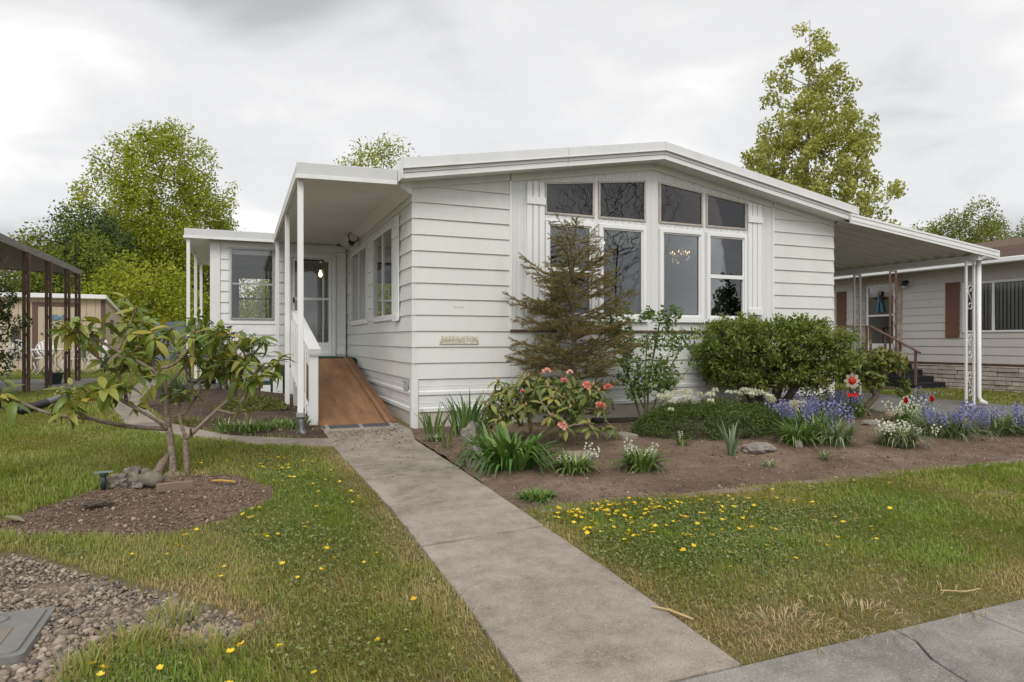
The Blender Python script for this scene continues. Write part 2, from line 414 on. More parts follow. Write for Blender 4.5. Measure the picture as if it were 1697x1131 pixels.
def sheet(name, P, mat, off, amp, step, extra=None, smooth=True):
    """a ground sheet with outline P that follows the terrain"""
    bm = bmesh.new()
    bm.faces.new([bm.verts.new((x, y, 0)) for x, y in P])
    bmesh.ops.triangulate(bm, faces=bm.faces[:])
    xa = [p[0] for p in P]; ya = [p[1] for p in P]
    for x in np.arange(min(xa) + step, max(xa), step):
        bmesh.ops.bisect_plane(bm, geom=bm.verts[:] + bm.edges[:] + bm.faces[:], plane_co=(x, 0, 0), plane_no=(1, 0, 0))
    for y in np.arange(min(ya) + step, max(ya), step):
        bmesh.ops.bisect_plane(bm, geom=bm.verts[:] + bm.edges[:] + bm.faces[:], plane_co=(0, y, 0), plane_no=(0, 1, 0))
    for v in bm.verts:
        x, y = v.co.x, v.co.y
        h = noise.fractal((x * 5, y * 5, 4.2), 1.0, 2.0, 4) * amp
        v.co.z = gz(x, y) + off + h + (extra(x, y) if extra else 0)
    bmesh.ops.recalc_face_normals(bm, faces=bm.faces[:])
    me = bpy.data.meshes.new(name); bm.to_mesh(me); bm.free()
    if me.polygons and me.polygons[0].normal.z < 0: me.flip_normals()
    me.materials.append(mat)
    if smooth: me.polygons.foreach_set('use_smooth', [True] * len(me.polygons))
    return tag(link(name, me), kind='structure')

def bed_h(x, y):            # soil is raked up a little towards the middle of the bed
    return 0.035 * math.exp(-((y + 1.9) / 1.1) ** 2) * (1 if x < 7 else max(0, 1 - (x - 7)))
def side_h(x, y):
    d = float(poly_sd(P_SIDE0, np.array([x]), np.array([y]))[0])
    return 0.10 * min(1, max(0, d / 0.7))
sheet('garden_bed', P_BED, SOIL, -0.012, 0.016, 0.14, bed_h)
sheet('tree_bed', P_TREE, SOIL, -0.015, 0.018, 0.07)
sheet('gravel_bed', P_GRAV, GRITDIRT, -0.028, 0.012, 0.09)
sheet('side_bed', P_SIDE, DARKSOIL, -0.012, 0.02, 0.14, side_h)

def slab(name, P, mat, parent, top=0.015, depth=0.12, bevel=0.008):
    bm = bmesh.new()
    vs_ = [bm.verts.new((x, y, gz(x, y) + top)) for x, y in P]
    f = bm.faces.new(vs_); f.normal_update()
    if f.normal.z < 0: f.normal_flip()
    r = bmesh.ops.extrude_face_region(bm, geom=[f])
    for g in r['geom']:
        if isinstance(g, bmesh.types.BMVert): g.co.z -= depth
    bmesh.ops.recalc_face_normals(bm, faces=bm.faces[:])
    me = bpy.data.meshes.new(name); bm.to_mesh(me); bm.free(); me.materials.append(mat)
    o = link(name, me, parent)
    m = o.modifiers.new('bevel', 'BEVEL'); m.width = bevel; m.segments = 2; m.limit_method = 'ANGLE'; m.angle_limit = R(40)
    return o

def structure(name):
    o = bpy.data.objects.new(name, None); COL.objects.link(o); return tag(o, kind='structure')
def edge_at(side, y):
    pts = sorted([p for p in (P_WALK[:6] if side == 0 else P_WALK[6:])], key=lambda p: p[1])
    return float(np.interp(y, [p[1] for p in pts], [p[0] for p in pts]))
walk = structure('walkway')
cuts = [(0.40, 0.40), (-0.86, -0.90), (-2.52, -2.30), (-4.22, -4.12), (-6.0, -6.0)]   # (left y, right y) of each joint
for (ya, yb), (yc, yd) in zip(cuts, cuts[1:]):
    g = 0.011
    n = 14
    lft = [(edge_at(0, y) + 0.012 * noise.noise((0, y * 4, 3)), y) for y in np.linspace(ya - g, yc + g, n)]
    rgt = [(edge_at(1, y) + 0.010 * noise.noise((5, y * 4, 3)), y) for y in np.linspace(yb - g, yd + g, n)]
    jit = [((1 - t) * lft[-1][0] + t * rgt[-1][0], (1 - t) * lft[-1][1] + t * rgt[-1][1] + 0.018 * noise.noise((t * 7, ya, 1))) for t in np.linspace(0.1, 0.9, 9)]
    top = [((1 - t) * lft[0][0] + t * rgt[0][0], (1 - t) * lft[0][1] + t * rgt[0][1] + 0.018 * noise.noise((t * 7, ya + 50, 1))) for t in np.linspace(0.1, 0.9, 9)]
    slab('paving_slab', lft + jit + rgt[::-1] + top[::-1], CONC, walk)
pathp = structure('side_path')
slab('path_slab', P_PATH, CONC, pathp, 0.008, 0.1, 0.012)
pav = structure('pavement')
for i in range(-9, 12):
    x0 = -0.55 + i * 1.85
    crack = [(x0 + 1.842, -6.0), (x0 + 1.842, -7.35)]
    if i == 0:                       # this slab is broken across
        cr = [(.765, -6.0), (.76, -6.11), (.675, -6.24), (.64, -6.40), (.55, -6.62), (.50, -6.95), (.42, -7.35)]
        slab('pavement_slab', [(x0, -7.35), (x0, -6.0)] + [(a - .007, b_) for a, b_ in cr], CONC2, pav, 0.012, 0.15, 0.006)
        slab('pavement_slab', [(a + .007, b_) for a, b_ in cr[::-1]] + crack, CONC2, pav, 0.010, 0.15, 0.006); continue
    slab('pavement_slab', [(x0, -7.35), (x0, -6.0)] + crack, CONC2, pav, 0.012, 0.15, 0.008)
kerb = MB(); kerb.hexa([(-60, -7.55, gz(0, -7.5) - .3), (60, -7.55, gz(0, -7.5) - .3), (60, -7.36, gz(0, -7.5) - .3), (-60, -7.36, gz(0, -7.5) - .3), (-60, -7.53, gz(0, -7.5) + .01), (60, -7.53, gz(0, -7.5) + .01), (60, -7.36, gz(0, -7.5) + .015), (-60, -7.36, gz(0, -7.5) + .015)])
tag(kerb.build('kerb', CONC2, bevel=0.02, seg=2), kind='structure')
ASPH = GROUND('asphalt', [(0.3, (0.035, 0.035, 0.036)), (0.7, (0.065, 0.063, 0.06))], 0.8, 0.5, 150, 0.9, bdist=0.006)
road = MB(); road.face([(-200, -14, gz(0, -14) - .02), (200, -14, gz(0, -14) - .02), (200, -7.54, gz(0, -7.54) - .11), (-200, -7.54, gz(0, -7.54) - .11)])
tag(road.build('road', ASPH), kind='structure')
sheet('carport_floor', P_SLAB, GROUND('old_paving', [(0.0, (0.12, 0.115, 0.11)), (0.5, (0.17, 0.165, 0.157)), (1.0, (0.23, 0.225, 0.21))], 0.7, 0.4, 80, 0.95, speck=[(0.6, 0.7, (0.35, 0.34, 0.32), 0.5)], spscale=120, bdist=0.01), 0.006, 0.002, 0.9)
pat = MB(); pat.hexa([(-8.6, 6.2, .0), (-5.0, 6.2, .0), (-5.0, 10.6, .0), (-8.6, 10.6, .0), (-8.6, 6.2, .185), (-5.0, 6.2, .185), (-5.0, 10.6, .185), (-8.6, 10.6, .185)])
tag(pat.build('patio', CONC2), kind='structure')
# concrete edging strip between bed and lawn
edg = structure('bed_edging')
x = 0.0
while x < 4.6:
    L = random.uniform(0.8, 1.0); yv = -3.79 - 0.014 * x
    b = MB(); z = gz(x, yv) + 0.012
    b.hexa([(x, yv - .055, z - .1), (x + L - .012, yv - .06, z - .1), (x + L - .012, yv + .05, z - .1), (x, yv + .05, z - .1), (x, yv - .055, z - .004), (x + L - .012, yv - .06, z), (x + L - .012, yv + .05, z + .006), (x, yv + .05, z + .004)])
    b.build('edging_block', GROUND('edging_concrete', [(0.0, (0.15, 0.12, 0.092)), (1.0, (0.27, 0.225, 0.18))], 3, 0.6, 60, 1.0, bdist=0.01), edg, bevel=0.012, seg=2)
    x += L
# ================================================================== mobile home
PITCH = 0.2032
def zr(x): return 3.09 + 0.168 * (3.595 - abs(x - 3.595))      # underside of the gable roof

def rects(a0, a1, z0, z1, holes):
    """cut rectangle minus rectangular holes (a0, a1, z0, z1)"""
    out = [(a0, a1, z0, z1)]
    for h in holes:
        nxt = []
        for r in out:
            if h[0] >= r[1] or h[1] <= r[0] or h[2] >= r[3] or h[3] <= r[2]: nxt.append(r); continue
            if h[0] > r[0]: nxt.append((r[0], h[0], r[2], r[3]))
            if h[1] < r[1]: nxt.append((h[1], r[1], r[2], r[3]))
            a, b = max(r[0], h[0]), min(r[1], h[1])
            if h[2] > r[2]: nxt.append((a, b, r[2], h[2]))
            if h[3] < r[3]: nxt.append((a, b, h[3], r[3]))
        out = nxt
    return [r for r in out if r[1] - r[0] > 0.004 and r[3] - r[2] > 0.006]

def lap_boards(parent, mat, place, a0, a1, z0, z1, holes=(), joint=0, pitch=PITCH, top=None, out=0.021, name='siding_board'):
    """overlapping boards; place(a, depth, z) gives the world point, depth is how far the face stands out"""
    k = 0
    while z0 + k * pitch < z1 - 0.01:
        zb = z0 + k * pitch; zt = min(zb + pitch, z1)
        rs = rects(a0, a1, zb, zt, holes)
        if joint:                    # boards are butted end to end
            rs2 = []
            for r_ in rs:
                cuts_ = [r_[0]] + [c_ for c_ in np.arange(a0 + joint * (.35 + .5 * ((k * 7) % 5) / 5), a1, joint) if r_[0] + .2 < c_ < r_[1] - .2] + [r_[1]]
                rs2 += [(u_, v_ - (.0025 if v_ < r_[1] else 0), r_[2], r_[3]) for u_, v_ in zip(cuts_, cuts_[1:])]
            rs = rs2
        for (ra, rb, rl, rh) in rs:
            ha, hb = rh, rh
            if top: ha, hb = min(rh, top(ra)), min(rh, top(rb))
            if max(ha, hb) <= rl + 0.006: continue
            ha, hb = max(ha, rl + 0.003), max(hb, rl + 0.003)
            dep = lambda z: 0.004 + (out - 0.004) * (1 - (z - zb) / pitch)
            jb = random.uniform(0, 0.0016)
            b = MB()
            b.hexa([place(ra, dep(rl) + jb, rl), place(rb, dep(rl) + jb, rl), place(rb, -0.004, rl), place(ra, -0.004, rl),
                    place(ra, dep(ha) + jb, ha - 0.002), place(rb, dep(hb) + jb, hb - 0.002), place(rb, -0.004, hb - 0.002), place(ra, -0.004, ha - 0.002)])
            b.build(name, mat, parent)
        k += 1

home = thing('mobile_home', 'white lap-sided mobile home with low gable roof and tall front windows', 'house', (3.6, 7.0, 0))

FRONT = lambda a, d, z: (a, 0.02 - d, z)
LEFT = lambda a, d, z: (0.02 - d, a, z)
RIGHT = lambda a, d, z: (7.18 + d, a, z)

PANESIDE = GLASS('side_window_glass', (.7, .7, .7), .75, .0)
# window openings, front: (x0, x1) of each bay
BAYS = [(1.844, 2.614), (2.682, 3.470), (3.705, 4.495), (4.555, 5.332)]
def ttop(x): return 3.25 + 0.112 * ((x - 1.844) if x < 3.6 else (5.35 - x))
LOW = (1.40, 2.745); TB = 2.825
SIDEW = [(1.06, 2.58), (3.12, 4.80)]

# wall sheathing, built in columns round the openings
body = MB()
br = sorted({0.02, 1.338, 3.595, 5.871, 7.18} | {v for b in BAYS for v in b})
for xa, xb in zip(br, br[1:]):
    bay = next((b for b in BAYS if xa >= b[0] - 1e-6 and xb <= b[1] + 1e-6), None)
    spans = [((0.3, 0.3), (zr(xa) + .02, zr(xb) + .02))]
    if bay: spans = [((0.3, 0.3), (LOW[0], LOW[0])), ((LOW[1], LOW[1]), (TB, TB)), ((ttop(xa), ttop(xb)), (zr(xa) + .02, zr(xb) + .02))]
    for (la, lb), (ha, hb) in spans:
        body.hexa([(xa, .02, la), (xb, .02, lb), (xb, .12, lb), (xa, .12, la), (xa, .02, ha), (xb, .02, hb), (xb, .12, hb), (xa, .12, ha)])
body.build('front_wall', WHITE, home)
body = MB()
for (a, b, l, h) in rects(0.12, 14.0, 0.3, 3.1, [(s[0], s[1], 1.42, 2.745) for s in SIDEW]): body.box(.02, .12, a, b, l, h)
body.build('side_wall', WHITE, home)
body = MB(); body.box(7.08, 7.18, 0.12, 14, 0.3, 3.1); body.build('side_wall', WHITE, home)
body = MB(); body.box(0.02, 7.18, 13.9, 14, 0.3, 3.1); body.build('back_wall', WHITE, home)
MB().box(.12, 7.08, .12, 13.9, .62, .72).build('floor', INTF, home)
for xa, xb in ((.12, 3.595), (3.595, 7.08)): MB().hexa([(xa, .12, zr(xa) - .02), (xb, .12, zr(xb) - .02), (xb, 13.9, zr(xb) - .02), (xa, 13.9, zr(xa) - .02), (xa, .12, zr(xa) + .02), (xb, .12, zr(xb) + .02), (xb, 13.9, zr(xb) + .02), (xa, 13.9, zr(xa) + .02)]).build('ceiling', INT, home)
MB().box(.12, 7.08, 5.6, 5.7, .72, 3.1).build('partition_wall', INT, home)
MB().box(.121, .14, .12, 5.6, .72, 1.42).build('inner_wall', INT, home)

# lap siding: left bay, lower middle, right bay
lap_boards(home, SIDING, FRONT, 0.0, 1.335, 0.61, 3.4, top=lambda x: zr(x) - .075)
lap_boards(home, SIDING, FRONT, 1.338, 5.868, 0.61, 1.215, joint=2.4)
lap_boards(home, SIDING, FRONT, 5.875, 7.2, 0.61, 3.4, top=lambda x: zr(x) - .075)
lap_boards(home, SIDING, LEFT, 0.0, 5.405, 0.61, 3.05, [(s[0] - .02, s[1] + .02, 1.40, 2.765) for s in SIDEW], joint=3.1)
lap_boards(home, SIDING, RIGHT, 0.0, 13.9, 0.61, 3.05)
# folded metal corner covers seen as slanting lines on each board end
for k in range(12):
    zb = 0.61 + k * PITCH
    b = MB(); b.hexa([(-.004, -.004, zb - .004), (.07, -.002, zb - .004), (.07, .02, zb - .004), (-.002, .07, zb - .004), (.008, .010, zb + PITCH - .004), (.06, .0105, zb + PITCH - .004), (.06, .02, zb + PITCH - .004), (.0105, .06, zb + PITCH - .004)])
    b.build('corner_cap', SIDING, home)

# ribbed metal panels round the big windows
def rib_panel(xa, xb, lo, hi, name='ribbed_panel'):
    b = MB(); n = max(2, int((xb - xa) / 0.026)); prof = []
    for i in range(n + 1):
        x = xa + (xb - xa) * i / n
        prof.append((x, 0.006 if i % 4 == 0 else 0.012))
    for (x0, d0), (x1, d1) in zip(prof, prof[1:]):
        b.face([(x0, .019 - d0, lo(x0)), (x1, .019 - d1, lo(x1)), (x1, .019 - d1, hi(x1)), (x0, .019 - d0, hi(x0))])
    return b.build(name, PANEL, home)
fr = lambda x: zr(x) - .10
c = lambda v: (lambda x: v)
rib_panel(1.342, 1.84, c(1.24), fr); rib_panel(5.336, 5.868, c(1.24), fr)
rib_panel(3.474, 3.595, c(1.24), fr); rib_panel(3.595, 3.70, c(1.24), fr)
rib_panel(2.618, 2.678, c(1.24), fr); rib_panel(4.499, 4.551, c(1.24), fr)
for (a, b_) in BAYS:
    rib_panel(a - .004, b_ + .004, c(1.24), c(LOW[0])); rib_panel(a - .004, b_ + .004, c(LOW[1]), c(TB)); rib_panel(a - .004, b_ + .004, ttop, fr)
for xx in (1.338, 5.871): MB().box(xx - .016, xx + .016, -.012, .02, 1.24, zr(xx) - .09).build('corner_trim', WHITE, home)
MB().box(1.34, 5.87, -.016, .02, 1.215, 1.245).build('brown_strip', BROWN, home, bevel=.003)

# frieze boards under the roof
for (xa, xb) in ((0.0, 1.33), (1.345, 3.595), (3.595, 5.862), (5.878, 7.2)):
    b = MB(); w = .085 if xa < 1 or xa > 5.8 else .10
    b.hexa([(xa, -.014, zr(xa) - w), (xb, -.014, zr(xb) - w), (xb, .02, zr(xb) - w), (xa, .02, zr(xa) - w), (xa, -.008, zr(xa) + .01), (xb, -.008, zr(xb) + .01), (xb, .02, zr(xb) + .01), (xa, .02, zr(xa) + .01)])
    b.build('frieze_board', SIDING, home)
# screw heads round the panel edges
SC = MB().lathe((0, 0, 0), [(.006, 0), (.005, .003), (.002, .004)], 6).mesh('screw', M('screw_steel', (.35, .33, .3), .4, metal=.7))
rx = Matrix.Rotation(R(90), 4, 'X')
def screw(x, z, y=-.0005):
    link('screw', SC, home, Matrix.Translation(Vector((x, y, z)) - home.location) @ rx)
for x in np.arange(1.42, 5.85, .17): screw(x, zr(x) - .125, .006)
for b in BAYS:
    for x in np.arange(b[0] + .05, b[1], .115): screw(x, ttop(x) + .03, .006); screw(x, TB - .04, .006)

# windows
def frame(parent, place, a0, a1, z0, z1, w, d, mat, name='frame', tops=None, back=-.03):
    """four bars round an opening"""
    ha, hb = (tops if tops else (z1, z1))
    def bar(p):
        b = MB(); f = [place(q[0], d, q[1]) for q in p]; r = [place(q[0], back, q[1]) for q in p]
        b.hexa([f[0], f[1], r[1], r[0], f[3], f[2], r[2], r[3]]); b.build(name, mat, parent, bevel=.003)
    s = (hb - ha) / (a1 - a0)
    bar([(a0, z0), (a0 + w, z0), (a0 + w, ha + s * w), (a0, ha)])
    bar([(a1 - w, z0), (a1, z0), (a1, hb), (a1 - w, hb - s * w)])
    bar([(a0 + w, z0), (a1 - w, z0), (a1 - w, z0 + w), (a0 + w, z0 + w)])
    bar([(a0 + w, ha + s * w - w), (a1 - w, hb - s * w - w), (a1 - w, hb - s * w), (a0 + w, ha + s * w)])
def pane(parent, place, a0, a1, z0, z1, d, mat, tops=None):
    ha, hb = (tops if tops else (z1, z1)); t = .004
    b = MB(); b.hexa([place(a0, d, z0), place(a1, d, z0), place(a1, d - t, z0), place(a0, d - t, z0), place(a0, d, ha), place(a1, d, hb), place(a1, d - t, hb), place(a0, d - t, ha)])
    return b.build('pane', mat, parent)
def part(name, parent, loc):
    o = bpy.data.objects.new(name, None); COL.objects.link(o); o.empty_display_size = .1
    o.parent = parent; o.location = Vector(loc) - world_origin(parent); return o

for i, (a, b) in enumerate(BAYS):
    w = part('window', home, ((a + b) / 2, 0, LOW[0]))
    frame(w, FRONT, a + .002, b - .002, LOW[0], LOW[1], .055, .05, TRIM)
    frame(w, FRONT, a + .057, b - .057, LOW[0] + .055, LOW[1] - .055, .022, .03, TRIM, 'sash')
    if i in (0, 3):
        zm = 2.075
        MBm = MB(); p0 = FRONT(a + .06, .038, zm - .03); p1 = FRONT(b - .06, -.03, zm + .03); MBm.box(p0[0], p1[0], p0[1], p1[1], p0[2], p1[2]); MBm.build('meeting_rail', TRIM, w, bevel=.003)
        pane(w, FRONT, a + .079, b - .079, zm + .03, LOW[1] - .077, .012, PANE)
        pane(w, FRONT, a + .079, b - .079, LOW[0] + .077, zm - .03, .0, PANE)
    else:
        pane(w, FRONT, a + .079, b - .079, LOW[0] + .077, LOW[1] - .077, .006, PANE)
    t = part('transom_window', home, ((a + b) / 2, 0, TB))
    frame(t, FRONT, a, b, TB, 0, .028, .03, OLDFRAME, 'frame', (ttop(a), ttop(b)))
    pane(t, FRONT, a + .028, b - .028, TB + .028, 0, .01, PANETINT, (ttop(a + .028) - .028, ttop(b - .028) - .028))
    MB().box(a - .02, b + .02, -.04, .02, LOW[0] - .035, LOW[0] - .003).build('sill', TRIM, w, bevel=.004)
for (a, b) in SIDEW:
    w = part('window', home, (0, (a + b) / 2, 1.42))
    frame(w, LEFT, a, b, 1.42, 2.745, .05, .04, TRIM)
    m_ = (a + b) / 2
    p0 = LEFT(m_ - .025, .03, 1.47); p1 = LEFT(m_ + .025, -.03, 2.695); MB().box(p0[0], p1[0], p0[1], p1[1], p0[2], p1[2]).build('mullion', TRIM, w)
    pane(w, LEFT, a + .05, m_ - .025, 1.47, 2.695, .012, PANESIDE); pane(w, LEFT, m_ + .025, b - .05, 1.47, 2.695, .002, PANESIDE)
    MB().box(-.03, .02, a - .02, b + .02, 1.385, 1.418).build('sill', TRIM, w, bevel=.004)
    scr = M('drawn_blind', (.17, .13, .115), .85, .06, 5, stretch=(1, 20, 1))
    MB().box(.09, .094, m_ + .03, b - .05, 1.47, 2.69).build('blind', scr, w)

def shutter(place, a0, a1, z0, z1):
    s = part('shutter', home, place((a0 + a1) / 2, 0, z0)); w = (a1 - a0) / 3
    for i in range(3):
        j = random.uniform(-.006, .006)
        p0 = place(a0 + i * w + .006, .045, z0 + .015 + j); p1 = place(a0 + (i + 1) * w - .006, .024, z1 - j)
        MB().box(*sorted((p0[0], p1[0])), *sorted((p0[1], p1[1])), p0[2], p1[2]).build('plank', WHITE, s, bevel=.003)
    for z in (z0, z1 - .30):
        p0 = place(a0 - .004, .064, z); p1 = place(a1 + .004, .0455, z + .10)
        MB().box(*sorted((p0[0], p1[0])), *sorted((p0[1], p1[1])), p0[2], p1[2]).build('batten', WHITE, s, bevel=.003)
shutter(FRONT, 1.566, 1.838, 1.50, 3.235); shutter(FRONT, 5.345, 5.625, 1.50, 3.245); shutter(LEFT, 0.68, 0.98, 1.36, 2.80)

# nameplate lettering on the front
GOLD = M('cream_brass', (0.60, 0.52, 0.36), 0.5, 0.12, 30)
np_ = part('nameplate', home, (.355, -.01, 1.05))
cu = bpy.data.curves.new('lettering', 'FONT'); cu.body = 'BARRINGTON'; cu.size = .105; cu.extrude = .004; cu.shear = .18; cu.resolution_u = 3; cu.space_character = 1.05
tmp = bpy.data.objects.new('lettering_curve', cu); COL.objects.link(tmp)
dg = bpy.context.evaluated_depsgraph_get(); me = bpy.data.meshes.new_from_object(tmp.evaluated_get(dg))
bpy.data.objects.remove(tmp); me.materials.clear(); me.materials.append(GOLD)
xw = max(v.co.x for v in me.vertices)
o = link('lettering', me, np_, Matrix.Translation((.01, -.008, .036)) @ Matrix.Rotation(R(90), 4, 'X') @ Matrix.Diagonal((.505 / xw, 1, 1, 1)))
MB().box(.355, .885, -.012, .004, 1.050, 1.062).build('base_bar', GOLD, np_)
for x in (.365, .62, .87): MB().tube([(x, -.01, 1.075), (x, -.02, 1.075)], .006, 6).build('stud', GUN, np_)
for (x, z) in ((.56, 1.53), (.60, 1.53), (.64, 1.53), (.68, 1.53)): MB().tube([(x, .004, z), (x, -.008, z)], .004, 6).build('screw_hole', GUN, home)

# skirting
SK = M('skirting_metal', (.74, .75, .76), .42, .04, 2, .05, 30, dirt=(.5, .47, .42), dscale=3, damt=.35)
KICK = M('kick_board', (.50, .46, .41), .7, .1, 3, dirt=(.3, .26, .21), dscale=3, damt=.6)
def skirting(place, a0, a1, n):
    st = (a1 - a0) / n
    for i in range(n):
        a, b = a0 + i * st, a0 + (i + 1) * st - .004
        for (zb, zt, rib) in ((.40, .605, .045), (.185, .397, .05)):
            prof = [(.0, zb), (.02, zb + .006), (.02, zb + rib), (.004, zb + rib + .012), (.004, zb + .115), (.008, zb + .12), (.004, zb + .125), (.003, zt)]
            m_ = MB()
            for (d0, z0), (d1, z1) in zip(prof, prof[1:]): m_.face([place(a, d0, z0), place(b, d0, z0), place(b, d1, z1), place(a, d1, z1)])
            m_.build('skirting_panel', SK, home)
        p0 = place(a, .0, -.12); p1 = place(b, -.04, .183); MB().box(*sorted((p0[0], p1[0])), *sorted((p0[1], p1[1])), p0[2], p1[2]).build('kick_panel', KICK, home)
skirting(FRONT, .085, 7.15, 6); skirting(LEFT, .085, 5.4, 4); skirting(RIGHT, .085, 13.9, 6)
MB().box(-.008, .08, -.008, .08, -.12, .604).build('corner_post', SK, home, bevel=.004)
MB().box(7.12, 7.208, -.008, .08, -.12, .604).build('corner_post', SK, home, bevel=.004)
v = part('vent', home, (-.02, .42, .42))
MB().box(-.012, -.003, .22, .42, .455, .575).build('vent_plate', M('vent_grille', (.45, .46, .47), .5, .1, 5, .6, 160), v)
for (y, z) in ((.235, .47), (.405, .47), (.235, .56), (.405, .56)): MB().box(-.016, -.012, y - .006, y + .006, z - .006, z + .006).build('screw', GUN, v)

# roof
ROOFM = M('roof_coating', (.55, .55, .55), .6, .1, 1, .2, 30)
for s in (0, 1):
    xa, xb = (-.19, 3.595) if s == 0 else (3.595, 7.38)
    b = MB(); b.hexa([(xa, -.27, zr(xa) + .15), (xb, -.27, zr(xb) + .15), (xb, 14.3, zr(xb) + .15), (xa, 14.3, zr(xa) + .15), (xa, -.27, zr(xa) + .22), (xb, -.27, zr(xb) + .22), (xb, 14.3, zr(xb) + .22), (xa, 14.3, zr(xa) + .22)])
    b.build('roof_slope', ROOFM, home)
    b = MB(); b.hexa([(xa, -.262, zr(xa)), (xb, -.262, zr(xb)), (xb, .02, zr(xb)), (xa, .02, zr(xa)), (xa, -.262, zr(xa) + .012), (xb, -.262, zr(xb) + .012), (xb, .02, zr(xb) + .012), (xa, .02, zr(xa) + .012)])
    b.build('soffit', WHITE, home)
    cutx = [xa, (xa + xb) / 2 + (.35 if s == 0 else -.2), xb]
    for x0, x1 in zip(cutx, cutx[1:]):
        g = .002
        def band(y0, y1, l, h, name, y0b=None):
            y0b = y0 if y0b is None else y0b
            q = MB(); q.hexa([(x0 + g, y0, zr(x0) + l), (x1 - g, y0, zr(x1) + l), (x1 - g, y1, zr(x1) + l), (x0 + g, y1, zr(x0) + l), (x0 + g, y0b, zr(x0) + h), (x1 - g, y0b, zr(x1) + h), (x1 - g, y1, zr(x1) + h), (x0 + g, y1, zr(x0) + h)])
            q.build(name, GUTM if name == 'gutter_face' else METALW, home, bevel=.003)
        band(-.285, -.262, -.012, .055, 'fascia_board')
        band(-.297, -.262, .057, .098, 'fascia_lip')
        band(-.335, -.272, .10, .118, 'gutter_lip')
        band(-.322, -.272, .12, .238, 'gutter_face', -.30)
for (x0, x1, xe) in ((-.20, -.19, 0), (7.38, 7.39, 7.2)):
    MB().box(x0, x1, -.32, 14.3, zr(x0) - .01, zr(x0) + .235).build('eave_fascia', METALW, home)
MB().box(-.188, .02, .02, 14.0, 3.05, 3.065).build('eave_soffit', WHITE, home)
MB().box(7.18, 7.378, .02, 14.0, 3.05, 3.065).build('eave_soffit', WHITE, home)
# cove board between side wall and porch ceiling
b = MB(); b.hexa([(.0, .02, 2.93), (-.012, .02, 2.93), (-.17, .02, 3.045), (-.16, .02, 3.06), (.0, 5.38, 2.93), (-.012, 5.38, 2.93), (-.17, 5.38, 3.045), (-.16, 5.38, 3.06)])
b.build('cove_board', WHITE, home)
b = MB(); b.hexa([(.0, -.005, 2.93), (-.012, -.005, 2.93), (-.20, -.005, 3.05), (.0, -.005, 3.10), (.0, .018, 2.93), (-.012, .018, 2.93), (-.20, .018, 3.05), (.0, .018, 3.10)]); b.build('cove_end', WHITE, home)
# roof flashing kinks along the ridge edge
for (x, l) in ((2.0, .4), (5.1, .7)):
    q = MB(); q.hexa([(x, -.29, zr(x) + .236), (x + l, -.29, zr(x + l) + .236), (x + l, -.1, zr(x + l) + .236), (x, -.1, zr(x) + .236), (x, -.285, zr(x) + .242), (x + l, -.285, zr(x + l) + .246), (x + l, -.1, zr(x + l) + .244), (x, -.1, zr(x) + .24)])
    q.build('roof_flashing', ROOFM, home)

# floodlight under the porch
fl = thing('floodlight', 'black porch floodlight mounted high on the side wall above the windows', 'lamp', (-.03, 4.05, 2.98))
MB().tube([(-.01, 4.05, 3.0), (-.05, 4.05, 3.0)], .05, 12).build('base', GUN, fl)
MB().tube([(-.05, 4.05, 3.0), (-.08, 3.98, 2.99), (-.1, 3.90, 2.96), (-.12, 3.83, 2.95)], [.03, .06, .085, .1], 12).build('lamp_head', GUN, fl, smooth=True)
MB().tube([(-.118, 3.836, 2.951), (-.124, 3.818, 2.949)], [.085, .08], 12).build('lens', M('lamp_lens', (.5, .5, .5), .15), fl)
MB().tube([(-.05, 4.1, 2.97), (-.1, 4.02, 2.9), (-.14, 3.98, 2.86)], [.03, .05, .06], 10).build('sensor', GUN, fl, smooth=True)

# lit chandelier and lamps inside
BULB = EMIT('lit_bulb', (1.0, .58, .26), 4.5)
BRASS = M('brass', (.5, .36, .15), .35, .1, metal=.8)
CHX, CHY, CHZ = 5.72, 2.2, .18
ch = thing('chandelier', 'lit crystal chandelier seen through the third tall front window', 'chandelier', (5.72, 2.2, 2.78))
MB().tube([(CHX, CHY, 3.52), (CHX, CHY, 2.62 + CHZ)], .006, 6).build('chain', BRASS, ch)
for k in range(8):
    t = k * math.pi / 4; x, y = CHX + .17 * math.cos(t), CHY + .17 * math.sin(t)
    MB().tube([(CHX, CHY, 2.55 + CHZ), ((CHX + x) / 2, (CHY + y) / 2, 2.47 + CHZ), (x, y, 2.56 + CHZ)], .008, 6).build('arm', BRASS, ch, smooth=True)
    MB().lathe((x, y, 2.57 + CHZ), [(.004, 0), (.010, .012), (.008, .028), (.002, .038)], 8).build('bulb', BULB, ch, smooth=True)
for k in range(60):
    t = random.uniform(0, 6.28); r = random.uniform(.03, .2); z = 2.36 + random.uniform(0, .3) * (1.1 - r * 2)
    x, y = CHX + r * math.cos(t), CHY + r * math.sin(t); z += CHZ
    MB().lathe((x, y, z), [(.002, 0), (.012, .018), (.002, .036)], 6).build('crystal', EMIT('crystal_glint_glow', (1.0, .72, .45), .9) if k % 3 == 0 else M('crystal', (.9, .85, .75), .05, metal=.9), ch)  # every third crystal is given a glow of its own as sparkle
cl = thing('ceiling_lamp', 'small lit ceiling lamp seen through the second tall front window', 'lamp', (3.6, 1.5, 2.7))
MB().tube([(3.6, 1.5, 3.52), (3.6, 1.5, 2.76)], .006, 6).build('stem', BRASS, cl)
MB().lathe((3.6, 1.5, 2.70), [(.02, 0), (.055, .02), (.06, .05), (.02, .07)], 12).build('shade', EMIT('lit_shade', (1, .75, .45), 3.0), cl, smooth=True)

